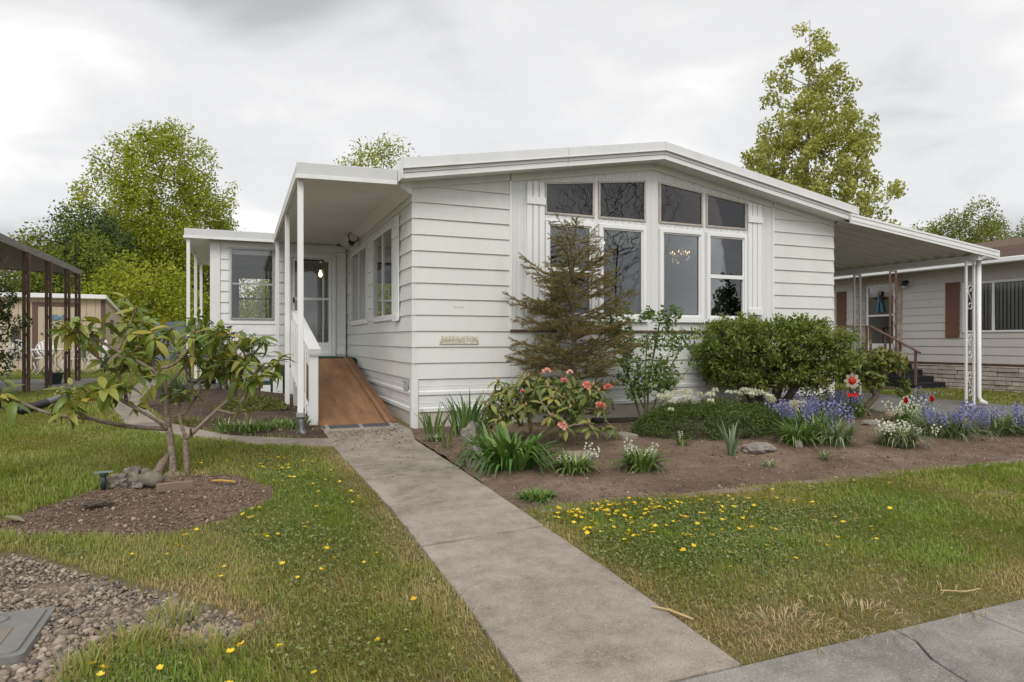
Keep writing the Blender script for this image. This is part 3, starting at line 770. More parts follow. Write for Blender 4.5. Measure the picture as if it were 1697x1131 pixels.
# ================================================================== addition (sunroom) with storm door
sun_r = thing('sunroom_addition', 'white flat-roofed side addition with storm door and aluminium window', 'house extension', (-1.25, 7.5, .1))
SF = lambda a, d, z: (a, 5.42 - d, z)
WIN = (-2.16, -1.385, 1.50, 2.86); DOOR = (-1.06, -.30, .80, 2.74)
b = MB()
for (a, c_, l, h) in rects(-2.5, -.02, .0, 3.0, [WIN, DOOR]): b.box(a, c_, 5.42, 5.52, l, h)
b.build('front_wall', WHITE, sun_r)
b = MB()
for (a, c_, l, h) in rects(-2.5, -.02, .0, 3.0, [(-2.05, -1.25, 1.6, 2.68)]): b.box(a, c_, 9.5, 9.6, l, h)
b.build('back_wall', WHITE, sun_r)
b = MB()
for (a, c_, l, h) in rects(5.52, 9.5, .0, 3.0, [(6.2, 7.4, 1.5, 2.7), (7.8, 9.0, 1.5, 2.7)]): b.box(-2.5, -2.4, a, c_, l, h)
b.build('side_wall', WHITE, sun_r)
MB().box(-2.4, -.02, 5.52, 9.5, .62, .72).build('floor', INTF, sun_r)
MB().box(-2.4, -.02, 5.52, 9.5, 2.94, 2.98).build('ceiling', M('white_ceiling', (.6, .6, .6), .8), sun_r)
lap_boards(sun_r, SIDING2, SF, -2.33, -1.11, .40, 2.86, [(WIN[0] - .03, WIN[1] + .03, WIN[2] - .03, WIN[3] + .02)], .165)
lap_boards(sun_r, SIDING2, SF, -.215, -.03, .82, 2.45, [], .165)
MB().box(-2.51, -2.335, 5.392, 5.43, .15, 2.98).build('corner_board', WHITE, sun_r, bevel=.003)
MB().box(-2.33, -.03, 5.398, 5.43, 2.862, 2.98).build('header_board', WHITE, sun_r, bevel=.003)
MB().box(-.21, -.03, 5.398, 5.43, 2.455, 2.858).build('header_board', WHITE, sun_r)
for (l, h) in ((.12, .25), (.255, .395)): MB().box(-2.33, -1.11, 5.402, 5.43, l, h).build('skirting_panel', SK, sun_r, bevel=.004)
w = part('window', sun_r, (-1.77, 5.42, 1.5))
frame(w, SF, *WIN, .028, .03, ALU); p = SF(0, 0, 0)
MB().box(WIN[0] + .03, WIN[1] - .03, 5.40, 5.44, 2.16, 2.195).build('meeting_rail', ALU, w)
pane(w, SF, WIN[0] + .028, WIN[1] - .028, 2.195, WIN[3] - .028, .008, PANECLEAR); pane(w, SF, WIN[0] + .028, WIN[1] - .028, WIN[2] + .028, 2.16, -.006, PANECLEAR)
MB().box(WIN[0] + .03, WIN[1] - .03, 5.46, 5.49, 2.74, 2.83).build('rolled_blind', TRIM, w)
w = part('window', sun_r, (-1.65, 9.5, 1.6)); BK = lambda a, d, z: (a, 9.5 - d, z)
frame(w, BK, -2.05, -1.25, 1.6, 2.68, .04, .01, ALU); MB().box(-2.01, -1.29, 9.49, 9.53, 2.12, 2.16).build('meeting_rail', ALU, w)
for (a, c_) in ((6.2, 7.4), (7.8, 9.0)):
    w = part('window', sun_r, (-2.45, (a + c_) / 2, 1.5)); LW = lambda a_, d, z: (-2.5 + .03 - d, a_, z)
    frame(w, LW, a, c_, 1.5, 2.7, .04, .04, ALU); pane(w, LW, a + .04, c_ - .04, 1.54, 2.66, .0, PANECLEAR)
# storm door
d = part('door', sun_r, (-.68, 5.4, .8))
frame(d, SF, -1.14, -.225, .79, 2.80, .075, .05, WHITE, 'door_frame')
frame(d, SF, -1.058, -.305, .80, 2.72, .055, .025, TRIM, 'door_stile')
MB().box(-1.0, -.362, 5.40, 5.43, .86, 1.06).build('kick_panel', TRIM, d); MB().box(-1.0, -.362, 5.398, 5.43, 1.90, 1.945).build('mid_rail', TRIM, d)
pane(d, SF, -1.0, -.362, 1.945, 2.66, .0, PANECLEAR); pane(d, SF, -1.0, -.362, 1.06, 1.90, .0, PANECLEAR)
MB().tube([(-.9, 5.385, 2.68), (-.45, 5.385, 2.68)], .018, 8).build('door_closer', GUN, d)
MB().box(-1.04, -1.01, 5.34, 5.38, 1.84, 1.94).build('handle', GUN, d)
pb = thing('hanging_bulb', 'bare lit light bulb hanging behind the storm door glass', 'light bulb', (-.42, 6.3, 2.4))
MB().tube([(-.42, 6.3, 2.94), (-.42, 6.3, 2.58)], .006, 6).build('cord', GUN, pb); MB().lathe((-.42, 6.3, 2.44), [(.008, 0), (.035, .03), (.04, .07), (.018, .12), (.016, .15)], 10).build('bulb', EMIT('warm_bulb', (1, .66, .3), 6.0), pb, smooth=True)
cb = thing('kitchen_cabinet', 'grey cabinet with drawers seen through the storm door', 'cabinet', (-.75, 9.0, .72))
MB().box(-1.15, -.3, 8.6, 9.3, .72, 1.5).build('body', M('cabinet_paint', (.45, .45, .46), .5), cb)
for z in (.8, 1.02, 1.24): MB().box(-1.1, -.35, 8.575, 8.598, z, z + .19).build('drawer', M('drawer_paint', (.52, .52, .53), .5), cb, bevel=.004)
# flat roof with fascia and outer posts
MB().box(-2.9, -1.40, 5.22, 9.9, 3.0, 3.10).build('roof', ROOFM, sun_r); MB().box(-1.40, -.2, 5.42, 9.9, 3.0, 3.09).build('roof', ROOFM, sun_r)
def gut(parent, p, q, n, w=.18):
    """metal gutter fascia from p to q; n = outward direction"""
    p, q, n = Vector(p), Vector(q), Vector(n); z = Vector((0, 0, 1))
    for (d, l, h, nm) in ((.0, .055, w, 'gutter_face'), (.014, 0, .052, 'gutter_lip')):
        a, b_ = p + n * d, q + n * d; i = -n * (.03 + d)
        b = MB(); b.hexa([a + z * l, b_ + z * l, b_ + z * l + i, a + z * l + i, a + z * h, b_ + z * h, b_ + z * h + i, a + z * h + i]); b.build(nm, GUTM if nm == 'gutter_face' else METALW, parent, bevel=.004)
gut(sun_r, (-2.931, 5.20, 2.965), (-1.37, 5.20, 2.965), (0, -1, 0)); gut(sun_r, (-2.93, 5.203, 2.962), (-2.93, 9.9, 2.962), (-1, 0, 0))
MB().box(-2.90, -2.51, 5.24, 9.9, 2.985, 2.998).build('soffit', WHITE, sun_r)
for y in (5.27, 7.45, 9.6): MB().box(-2.895, -2.835, y - .03, y + .03, gz(-2.9, y) - .02, 2.985).build('post', WHITE, sun_r, bevel=.004)

# ================================================================== porch roof
porch = thing('porch_awning', 'white metal porch roof on thin square posts beside the ramp', 'awning', (-.75, 2.6, 0))
b = MB(); n = 200
for i in range(n):
    y0, y1 = -.05 + i * 5.42 / n, -.05 + (i + 1) * 5.42 / n
    h = lambda k: 3.004 + (.028 if (k % 4) in (0, 1) else 0)
    b.face([(-1.34, y0, h(i)), (-.14, y0, h(i) + .02), (-.14, y1, h(i + 1) + .02), (-1.34, y1, h(i + 1))])
b.build('ceiling_panel', WHITE, porch)
MB().box(-1.345, -.205, -.05, 5.41, 3.05, 3.12).build('roof_deck', ROOFM, porch)
gut(porch, (-1.386, -.09, 2.985), (-.206, -.09, 3.01), (0, -1, 0), .19); gut(porch, (-1.385, -.087, 2.985), (-1.385, 5.18, 2.985), (-1, 0, 0), .18)
for (x, y) in ((-1.335, .03), (-1.335, 2.35), (-1.335, 5.12)):
    MB().box(x - .033, x + .033, y - .033, y + .033, gz(x, y) - .05, 3.0).build('post', WHITE, porch, bevel=.004)
ds = MB().tube([(-1.335, -.03, .22), (-1.335, -.035, .12), (-1.325, -.07, .03), (-1.30, -.16, -.0)], [.042, .05, .05, .045], 10)
ds.build('downspout_boot', M('galvanised', (.12, .125, .13), .45, .3, 8, metal=.5), porch, smooth=True)
MB().tube([(-1.335, -.035, .2), (-1.335, -.035, .25)], .056, 10).build('pipe_clamp', ALU, porch)

# ================================================================== ramp, landing, steps, railing
PLY = M('stained_plywood', (.25, .13, .062), .8, .3, 2.2, .3, 40, dirt=(.12, .075, .05), dscale=3.2, damt=.85, stretch=(3, .6, 1))
PLY2 = M('dark_timber', (.20, .10, .05), .75, .25, 3, .2, 30, dirt=(.06, .04, .03), dscale=3, damt=.7, stretch=(3, .5, 1))  # darker brown timber for the inner kerb, side board and frame
GREEN = M('green_outdoor_carpet', (.012, .05, .02), .95, .3, 40, .5, 200)
ramp = thing('wheelchair_ramp', 'brown plywood ramp leading up to the storm door', 'ramp', (-.6, 2.2, 0))
Y0, Y1, Z1 = .30, 4.15, .775
def rz(y): return .02 + (Z1 - .02) * (y - Y0) / (Y1 - Y0)
def rbox(x0, x1, y0, y1, l, h):
    return MB().hexa([(x0, y0, rz(y0) + l), (x1, y0, rz(y0) + l), (x1, y1, rz(y1) + l), (x0, y1, rz(y1) + l), (x0, y0, rz(y0) + h), (x1, y0, rz(y0) + h), (x1, y1, rz(y1) + h), (x0, y1, rz(y1) + h)])
for ya, yb in ((Y0, .75), (.755, 2.5), (2.505, Y1)): rbox(-1.06, -.26, ya, yb, -.02, .0).build('deck_board', PLY, ramp, bevel=.003)
for yy in (.36, .70, .80, 1.6, 2.44, 2.56, 3.3):
    for xx in (-1.02, -.66, -.30): MB().tube([(xx, yy, rz(yy) - .004), (xx, yy, rz(yy) + .0012)], .006, 6).build('screw', GUN, ramp)
rbox(-.255, -.20, Y0 + .02, Y1, -.04, .035).build('kerb_board', PLY, ramp, bevel=.005)
rbox(-.195, -.10, Y0 + .1, Y1, -.09, .012).build('kerb_board', PLY2, ramp, bevel=.005)
rbox(-1.075, -1.062, Y0, Y1, -.14, .02).build('side_board', PLY2, ramp)
rbox(-1.05, -.12, Y0 + .25, Y1, -.16, -.03).build('frame', PLY2, ramp)
STRIP = M('rubber_strip', (.07, .07, .075), .8, .2, 20)
b = MB(); b.hexa([(-1.05, .14, .018), (-.2, .14, .018), (-.2, .31, .018), (-1.05, .31, .018), (-1.05, .145, .022), (-.2, .145, .022), (-.2, .31, .042), (-1.05, .31, .042)]); b.build('threshold_strip', STRIP, ramp)
for x in (-1.03, -.62, -.24): 
    b = MB(); b.hexa([(x, .138, .02), (x + .045, .138, .02), (x + .045, .31, .02), (x, .31, .02), (x, .14, .025), (x + .045, .14, .025), (x + .045, .31, .045), (x, .31, .045)]); b.build('strip_bracket', ALU, ramp)
stp = thing('entry_steps', 'green carpeted landing and side steps below the storm door', 'steps', (-1.3, 4.8, .1))
MB().box(-1.07, -.02, 4.155, 5.39, .1, .785).build('landing', GREEN, stp, bevel=.006)
for i in range(4): MB().box(-1.075 - (i + 1) * .2, -1.075 - i * .2, 4.25, 5.2, .05, .785 - (i + 1) * .15).build('step', GREEN, stp, bevel=.006)
for i in range(3): MB().box(-1.075 - (i + 1) * .2 + .02, -1.075 - i * .2 - .02, 4.236, 4.248, .05, .785 - (i + 1) * .15 - .02).build('step_side', WHITE, stp)

rail = thing('ramp_railing', 'white wooden ramp railing with thick end post and balusters', 'railing', (-1.2, 1.4, 0))
ra, rb = Vector((-1.13, .50, .955)), Vector((-1.20, 2.55, 1.52))
MB().box(-1.19, -1.08, .50, .61, .0, .90).build('end_post', WHITE, rail, bevel=.006)
MB().beam(ra + Vector((0, -.05, .0)), rb, .15, .085).build('hand_rail', WHITE, rail, bevel=.006)
MB().beam(ra + Vector((-.055, .05, -.12)), rb + Vector((-.055, 0, -.12)), .03, .12).build('upper_rail', WHITE, rail, bevel=.004)
MB().beam(ra + Vector((-.05, .1, -.78)), rb + Vector((-.05, 0, -.80)), .035, .09).build('lower_rail', WHITE, rail, bevel=.004)
for i in range(9):
    t = .10 + i * .1; p = ra.lerp(rb, t)
    MB().box(p.x - .09, p.x - .072, p.y - .022, p.y + .022, p.z - .86, p.z - .06).build('baluster', WHITE, rail, bevel=.003)
MB().box(-1.235, -1.165, 2.50, 2.57, .05, 1.40).build('end_post', WHITE, rail, bevel=.004)
# ================================================================== carport awning
car = thing('carport_awning', 'white corrugated metal carport roof on scrolled posts right of the house', 'awning', (9.0, 5.0, -.1))
def cz(x): return 3.04 - .108 * (x - 7.2)
b = MB(); n = 220; YA, YB = -.30, 12.0
hh = lambda k: (0, .0, .04, .048, .04)[k % 5]
for i in range(n):
    y0, y1 = YA + (YB - YA) * i / n, YA + (YB - YA) * (i + 1) / n
    b.face([(7.2, y0, cz(7.2) + hh(i)), (10.92, y0, cz(10.92) + hh(i)), (10.92, y1, cz(10.92) + hh(i + 1)), (7.2, y1, cz(7.2) + hh(i + 1))])
b.build('roof_panel', M('grey_white_metal', (.60, .60, .575), .5, .05, 1.5, dirt=(.4, .38, .33), dscale=2, damt=.4), car)
for (l, h, d) in ((-.03, .012, .0), (.014, .05, .008), (.052, .088, .0), (.09, .125, .01)):
    q = MB(); q.hexa([(7.2, YA - .03 - d, cz(7.2) + l), (10.94, YA - .03 - d, cz(10.94) + l), (10.94, YA, cz(10.94) + l), (7.2, YA, cz(7.2) + l), (7.2, YA - .03 - d, cz(7.2) + h), (10.94, YA - .03 - d, cz(10.94) + h), (10.94, YA, cz(10.94) + h), (7.2, YA, cz(7.2) + h)])
    q.build('fascia_rib', METALW, car)
MB().box(10.94, 10.97, YA - .04, YB, cz(10.94) - .035, cz(10.94) + .12).build('side_gutter', METALW, car, bevel=.004)
MB().box(10.46, 10.56, YA + .02, YB, cz(10.5) - .115, cz(10.5) - .012).build('beam', METALW, car, bevel=.004)
def scroll_curve(cx, z, w, flip):
    pts = []
    for i in range(22):
        t = i / 21; a = t * 2.2 * math.pi; r = w * (1 - .72 * t)
        pts.append((cx + flip * (r * math.cos(a)), 0, z + r * math.sin(a)))
    return pts
def lace_post(parent, x0, x1, y, ztop, zbot, mat, scrolls):
    for x in (x0, x1): MB().box(x - .018, x + .018, y - .018, y + .018, zbot, ztop).build('post_bar', mat, parent, bevel=.003)
    for z in (zbot + .03, ztop - .03): MB().box(x0 + .018, x1 - .018, y - .014, y + .014, z - .016, z + .016).build('cross_bar', mat, parent)
    cx = (x0 + x1) / 2; w = (x1 - x0) / 2 - .022
    for (z, up) in scrolls:
        p1 = [(p[0], y, p[2]) for p in scroll_curve(cx, z, w * .92, 1)]
        p2 = [(p[0], y, 2 * z - .30 * up - p[2] + .0) for p in scroll_curve(cx, z, w * .92, -1)]
        MB().tube(p1, .007, 5).build('scroll', mat, parent, smooth=True); MB().tube(p2, .007, 5).build('scroll', mat, parent, smooth=True)
        MB().tube([(cx - w, y, z), (cx + w, y, z - .30 * up)], .007, 5).build('scroll', mat, parent, smooth=True)
lace_post(car, 10.36, 10.58, -.12, cz(10.5) - .115, -.12, METALW, [(2.05, 1), (1.15, 1), (.45, 1)])
lace_post(car, 10.46, 10.64, 2.35, cz(10.5) - .115, -.12, METALW, [(1.95, 1), (1.1, 1), (.45, 1)])
MB().tube([(10.70, -.13, 2.62), (10.70, -.13, .06), (10.71, -.16, -.02), (10.78, -.22, -.07)], [.042, .042, .045, .045], 8).build('downspout', METALW, car, smooth=True)

# ================================================================== neighbour on the right
nb = thing('neighbouring_house', 'pale neighbouring house with stone base and brown shutters beyond the carport', 'house', (16.5, 4.0, -.1))
NW = M('neighbour_siding', (.60, .57, .56), .55, .03, 1.5, .1, 30, dirt=(.45, .42, .4), dscale=2, damt=.2, rnd=.02)
NS = lambda a, d, z: (14.62 - d, a, z)
NWIN = (-.6, 2.71, 1.30, 2.53); NDOOR = (4.52, 5.42, .66, 2.66); NWIN2 = (6.5, 7.8, 1.3, 2.55)
NBR = (4.32, 5.75, .66, 2.95)
b = MB()
for (a, c_, l, h) in rects(-7, 12, -.2, 3.05, [NWIN, NDOOR, NWIN2]): b.box(14.62, 14.74, a, c_, l, h)
b.build('wall', NW, nb)
MB().box(14.74, 20, -7, -6.9, -.2, 3.05).build('end_wall', NW, nb); MB().box(14.74, 20, 11.9, 12, -.2, 3.05).build('end_wall', NW, nb)
MB().box(15.2, 15.25, -6.8, 11.8, -.1, 3.0).build('inner_wall', INT, nb)
lap_boards(nb, NW, NS, -7, 12, .55, 2.9, [(NWIN[0] - .05, NWIN[1] + .05, NWIN[2] - .05, NWIN[3] + .05), NBR, (NWIN2[0] - .05, NWIN2[1] + .05, 1.25, 2.6)], .182)
MB().box(14.585, 14.615, -7, 4.30, .50, .545).build('brown_strip', BROWN, nb); MB().box(14.585, 14.615, 5.77, 12, .50, .545).build('brown_strip', BROWN, nb)
STONE = M('cut_stone', (.47, .41, .365), .9, .22, 9, .6, 40, rnd=.16)
MB().box(14.60, 14.615, -7, 12, -.2, .5).build('mortar', M('mortar', (.2, .18, .165), .95, .2, 10), nb)
z = -.16; row = 0
while z < .48:
    h = random.choice((.095, .11, .125)); h = min(h, .498 - z)
    if h < .03: break
    y = -1.6 - random.random() * .3
    while y < 4.3:
        L = random.uniform(.22, .75); d_ = random.uniform(.022, .05)
        MB().hexa([(14.6 - d_ + .004, y, z), (14.6 - d_, y + L - .012, z), (14.606, y + L - .012, z), (14.606, y, z), (14.6 - d_, y + .004, z + h - .012), (14.6 - d_ + .006, y + L - .016, z + h - .012), (14.606, y + L - .012, z + h - .012), (14.606, y, z + h - .012)]).build('stone', STONE, nb, bevel=.008)
        y += L
    z += h; row += 1
z = .66
while z < 2.93:                                     # thin stone cladding beside the door
    for (ya, yb) in ((4.32, 4.50), (5.44, 5.75)):
        MB().box(14.585 - random.uniform(0, .012), 14.62, ya, yb, z, z + .05).build('stone', STONE, nb)
    z += .058
for zz in np.arange(2.70, 2.92, .058): MB().box(14.585 - random.uniform(0, .012), 14.62, 4.505, 5.435, zz, zz + .05).build('stone', STONE, nb)
dr = part('door', nb, (14.6, 4.97, .66))
frame(dr, NS, *NDOOR, .06, .03, WHITE, 'door_frame'); NG = GLASS('neighbour_glass', (.85, .85, .85), 1.0, .01)
MB().box(14.605, 14.63, 4.58, 5.36, .72, 1.02).build('kick_panel', TRIM, dr); MB().box(14.60, 14.63, 4.58, 5.36, 1.78, 1.83).build('mid_rail', TRIM, dr)
MB().box(14.66, 14.68, 4.58, 5.36, 1.02, 2.6).build('inner_door', M('inner_door', (.35, .34, .32), .6), dr)
pane(dr, NS, 4.58, 5.36, 1.83, 2.6, 0, NG); pane(dr, NS, 4.58, 5.36, 1.02, 1.78, 0, GLASS('screen_glass', (.25, .25, .25), 1.2, .03))
MB().tube([(14.57, 4.60, 1.60), (14.57, 4.60, 1.80)], .012, 6).build('handle', GUN, dr)
dec = thing('door_figure', 'small scarecrow-like figure in blue hanging on the neighbour storm door', 'decoration', (14.57, 4.97, 1.95))
BL = M('denim_blue', (.10, .22, .30), .9, .2, 30)
for s in (-1, 1): MB().beam((14.575, 4.97 + s * .04, 2.16), (14.575, 4.97 + s * .075, 1.9), .05, .075, (1, 0, 0)).build('leg', BL, dec, bevel=.01)
MB().beam((14.575, 4.97, 2.14), (14.575, 4.97, 2.36), .05, .16, (1, 0, 0)).build('body', BL, dec, bevel=.015)
MB().tube([(14.57, 4.80, 2.28), (14.57, 4.97, 2.33), (14.57, 5.14, 2.28)], [.03, .04, .03], 8).build('arms', M('dark_red_cloth', (.09, .03, .03), .9), dec, smooth=True)
MB().lathe((14.57, 4.97, 2.36), [(.03, 0), (.065, .05), (.055, .1), (.02, .13)], 10).build('head', M('straw', (.32, .24, .16), .9), dec, smooth=True)
def nwin(rect, mulls):
    w = part('window', nb, (14.6, (rect[0] + rect[1]) / 2, rect[2])); frame(w, NS, *rect, .05, .03, TRIM)
    for m_ in mulls: MB().box(14.60, 14.63, m_ - .03, m_ + .03, rect[2] + .05, rect[3] - .05).build('mullion', TRIM, w)
    ed = [rect[0] + .05] + [v for m_ in mulls for v in (m_ - .03, m_ + .03)] + [rect[1] - .05]
    for a, c_ in zip(ed[::2], ed[1::2]): pane(w, NS, a, c_, rect[2] + .05, rect[3] - .05, 0, NG)
    y = rect[0] + .08; SL = M('blind_slat', (.72, .72, .72), .7, .08)
    while y < rect[1] - .08:
        t = .38; c0, s0 = math.cos(t) * .042, math.sin(t) * .042
        MB().hexa([(14.68 - s0, y - c0, rect[2] + .07), (14.68 + s0, y + c0, rect[2] + .07), (14.683 + s0, y + c0, rect[2] + .07), (14.683 - s0, y - c0, rect[2] + .07), (14.68 - s0, y - c0, rect[3] - .07), (14.68 + s0, y + c0, rect[3] - .07), (14.683 + s0, y + c0, rect[3] - .07), (14.683 - s0, y - c0, rect[3] - .07)]).build('blind_slat', SL, w)
        y += .085
nwin(NWIN, [.33, 1.99]); nwin(NWIN2, [])
SHB = M('shutter_brown', (.16, .075, .045), .6, .1, 5)
for (a, c_) in ((2.78, 3.12), (6.10, 6.42)):
    s = part('shutter', nb, (14.6, a, 1.18)); MB().box(14.585, 14.612, a, c_, 1.18, 2.56).build('backing', SHB, s)
    for k in range(26): MB().hexa([(14.572, a + .03, 1.22 + k * .05), (14.572, c_ - .03, 1.22 + k * .05), (14.586, c_ - .03, 1.22 + k * .05), (14.586, a + .03, 1.22 + k * .05), (14.582, a + .03, 1.262 + k * .05), (14.582, c_ - .03, 1.262 + k * .05), (14.586, c_ - .03, 1.262 + k * .05), (14.586, a + .03, 1.262 + k * .05)]).build('louvre', SHB, s)
    frame(s, NS, a, c_, 1.18, 2.56, .03, .05, SHB, 'shutter_frame', back=.03)
lm = part('wall_lamp', nb, (14.6, 4.18, 2.62)); MB().tube([(14.6, 4.18, 2.68), (14.52, 4.18, 2.67), (14.47, 4.18, 2.58)], [.05, .06, .07], 10).build('lamp_shade', GUN, lm, smooth=True)
MB().lathe((14.47, 4.18, 2.48), [(.03, 0), (.055, .04), (.06, .09)], 10).build('lamp_glass', M('frosted', (.5, .5, .48), .3), lm, smooth=True)
SHING = M('brown_shingle', (.115, .075, .055), .95, .3, 25, .8, 60, rnd=.1)
for k in range(14):
    x0 = 13.95 + k * .14; z0 = 2.98 + k * .14 * .26
    MB().hexa([(x0, -7.4, z0), (x0 + .16, -7.4, z0 + .045), (x0 + .16, 12.4, z0 + .045), (x0, 12.4, z0), (x0, -7.4, z0 + .02), (x0 + .16, -7.4, z0 + .052), (x0 + .16, 12.4, z0 + .052), (x0, 12.4, z0 + .02)]).build('shingle_course', SHING, nb)
MB().hexa([(13.96, -7.4, 2.93), (17.5, -7.4, 3.85), (17.5, 12.4, 3.85), (13.96, 12.4, 2.93), (13.96, -7.4, 2.975), (17.5, -7.4, 3.895), (17.5, 12.4, 3.895), (13.96, 12.4, 2.975)]).build('roof', SHING, nb)
MB().hexa([(17.5, -7.4, 3.85), (21, -7.4, 2.93), (21, 12.4, 2.93), (17.5, 12.4, 3.85), (17.5, -7.4, 3.895), (21, -7.4, 2.975), (21, 12.4, 2.975), (17.5, 12.4, 3.895)]).build('roof', SHING, nb)
MB().box(13.96, 14.62, -7.3, 12.3, 2.90, 2.925).build('soffit', NW, nb)
MB().box(13.83, 13.95, -7.4, 12.4, 2.86, 2.975).build('gutter', METALW, nb, bevel=.015)
ns = thing('neighbour_steps', 'black carpeted steps and brown rail at the neighbouring front door', 'steps', (14.0, 4.2, -.1))
BLK = M('black_carpet', (.012, .012, .015), .95, .3, 40)
MB().box(13.35, 14.58, 4.30, 5.9, -.12, .655).build('landing', BLK, ns, bevel=.006)
for i in range(4): MB().box(13.35, 14.54, 4.295 - (i + 1) * .30, 4.295 - i * .30, -.12, .655 - (i + 1) * .155).build('step', BLK, ns, bevel=.006)
RB = M('rail_brown', (.16, .095, .07), .6, .15, 6)
ra_, rb_ = Vector((13.38, 4.30, 1.48)), Vector((13.38, 3.05, .86))
MB().beam(ra_, rb_ + Vector((0, -.12, -.06)), .07, .04).build('hand_rail', RB, ns, bevel=.004); MB().beam((13.38, 5.9, 1.48), ra_, .07, .04).build('hand_rail', RB, ns, bevel=.004)
for y in (5.85, 5.5, 5.15, 4.8, 4.42): MB().box(13.36, 13.40, y - .022, y + .022, .60, 1.46).build('baluster', RB, ns)
for t in (.0, .34, .67, 1.0):
    p = ra_.lerp(rb_, t); MB().box(13.36, 13.40, p.y - .025, p.y + .025, p.z - .86, p.z).build('baluster', RB, ns)
lp = thing('scroll_porch_post', 'brown scrolled metal porch post at the neighbouring front steps', 'post', (13.6, 3.75, .0))
lace_post(lp, 13.46, 13.68, 3.80, 2.92, .0, RB, [(2.4, 1), (1.75, 1), (1.15, 1)])
sg = sheet('verge', [(11.2, -1.42), (11.2, 12), (14.58, 12), (14.58, -6), (11.2, -6)], TURF, .004, .004, .8)

# ================================================================== neighbour on the left: awning, shed, garden furniture
la = thing('brown_post_awning', 'neighbour patio awning on paired brown metal posts at the left edge', 'awning', (-6.5, 7.0, .15))
OLDW = M('weathered_board', (.22, .20, .18), .9, .25, 8, .5, 60, dirt=(.08, .07, .06), dscale=5, damt=.7, stretch=(6, .6, 6))
for (ya, yb) in ((3.0, 6.2), (6.205, 9.85)):
    MB().hexa([(-5.44, ya, 2.62), (-5.39, ya, 2.62), (-5.39, yb, 2.62), (-5.44, yb, 2.62), (-5.44, ya, 2.76), (-5.39, ya, 2.76), (-5.39, yb, 2.735), (-5.44, yb, 2.735)]).build('fascia_board', OLDW, la, bevel=.004)
b = MB(); n = 120
for i in range(n):
    y0, y1 = 3.0 + 6.85 * i / n, 3.0 + 6.85 * (i + 1) / n; h = lambda k: 2.63 + (.02 if k % 3 == 0 else 0)
    b.face([(-9.6, y0, h(i) + .25), (-5.44, y0, h(i)), (-5.44, y1, h(i + 1)), (-9.6, y1, h(i + 1) + .25)])
b.build('roof_panel', M('dull_metal', (.24, .23, .22), .6, .15, 3, dirt=(.1, .09, .08), dscale=3, damt=.6), la)
MB().hexa([(-9.6, 9.82, 2.86), (-5.4, 9.82, 2.61), (-5.4, 9.86, 2.61), (-9.6, 9.86, 2.86), (-9.6, 9.82, 3.0), (-5.4, 9.82, 2.74), (-5.4, 9.86, 2.74), (-9.6, 9.86, 3.0)]).build('fascia_board', OLDW, la)
BP = M('rusty_brown_paint', (.10, .055, .04), .65, .3, 20, .2, 50, dirt=(.28, .2, .15), dscale=14, damt=.8)
for y in (5.62, 7.05, 8.56, 9.54):
    z0 = gz(-5.4, y) - .05 if y < 6.2 else .18
    for dx in (-.032, .032): MB().box(-5.41 + dx - .022, -5.41 + dx + .022, y - .03, y + .03, z0, 2.63).build('post', BP, la, bevel=.003)
    for z in np.arange(.45, 2.6, .36): MB().box(-5.42, -5.40, y - .018, y + .018, z, z + .05).build('spacer', BP, la)
shed = thing('garden_shed', 'tan vertical-board garden shed with brown trim and white flat roof', 'shed', (-7.3, 17.6, .1))
TAN = M('tan_paint', (.50, .42, .30), .75, .06, 2, .15, 30, dirt=(.36, .29, .2), dscale=2.5, damt=.35, rnd=.03)
SB = (-9.30, -6.0, 16.4, 19.6)
for i in range(13):
    x0 = SB[0] + i * .254; hgt = 2.42
    MB().box(x0 + .003, x0 + .251, SB[2], SB[2] + .03, .1, hgt).build('wall_board', TAN, shed, bevel=.004)
for i in range(12):
    y0 = SB[2] + .03 + i * .262; t0 = 2.44 - .16 * i / 12 * 3
    MB().hexa([(SB[1] - .03, y0 + .003, .1), (SB[1], y0 + .003, .1), (SB[1], y0 + .259, .1), (SB[1] - .03, y0 + .259, .1), (SB[1] - .03, y0 + .003, t0), (SB[1], y0 + .003, t0), (SB[1], y0 + .259, t0 - .04), (SB[1] - .03, y0 + .259, t0 - .04)]).build('wall_board', TAN, shed)
MB().box(SB[0], SB[0] + .03, SB[2] + .03, SB[3], .1, 2.2).build('back_wall', TAN, shed); MB().box(SB[0], SB[1], SB[3] - .03, SB[3], .1, 2.0).build('back_wall', TAN, shed)
MB().hexa([(SB[0] - .25, SB[2] - .2, 2.43), (SB[1] + .08, SB[2] - .2, 2.43), (SB[1] + .08, SB[3] + .1, 1.98), (SB[0] - .25, SB[3] + .1, 1.98), (SB[0] - .25, SB[2] - .2, 2.58), (SB[1] + .08, SB[2] - .2, 2.56), (SB[1] + .08, SB[3] + .1, 2.06), (SB[0] - .25, SB[3] + .1, 2.06)]).build('roof', WHITE, shed, bevel=.01)
for (x0, x1) in ((SB[0] - .01, SB[0] + .1), (SB[1] - .1, SB[1] + .012)): MB().box(x0, x1, SB[2] - .02, SB[2] + .09, .08, 2.43).build('corner_trim', BROWN, shed)
sdr = part('door', shed, (-7.5, 16.4, .15))
for (x0, x1, z0, z1) in ((-7.93, -7.79, .15, 2.3), (-6.81, -6.68, .15, 2.3), (-7.79, -6.81, 2.17, 2.3)): MB().box(x0, x1, SB[2] - .03, SB[2], z0, z1).build('door_trim', BROWN, sdr)
for i in range(6): MB().box(-7.785 + i * .162, -7.785 + i * .162 + .158, SB[2] - .018, SB[2] - .001, .17, 2.165).build('door_board', TAN, sdr, bevel=.003)
MB().tube([(-7.68, SB[2] - .018, 1.32), (-7.68, SB[2] - .06, 1.32)], .028, 8).build('door_knob', GUN, sdr)
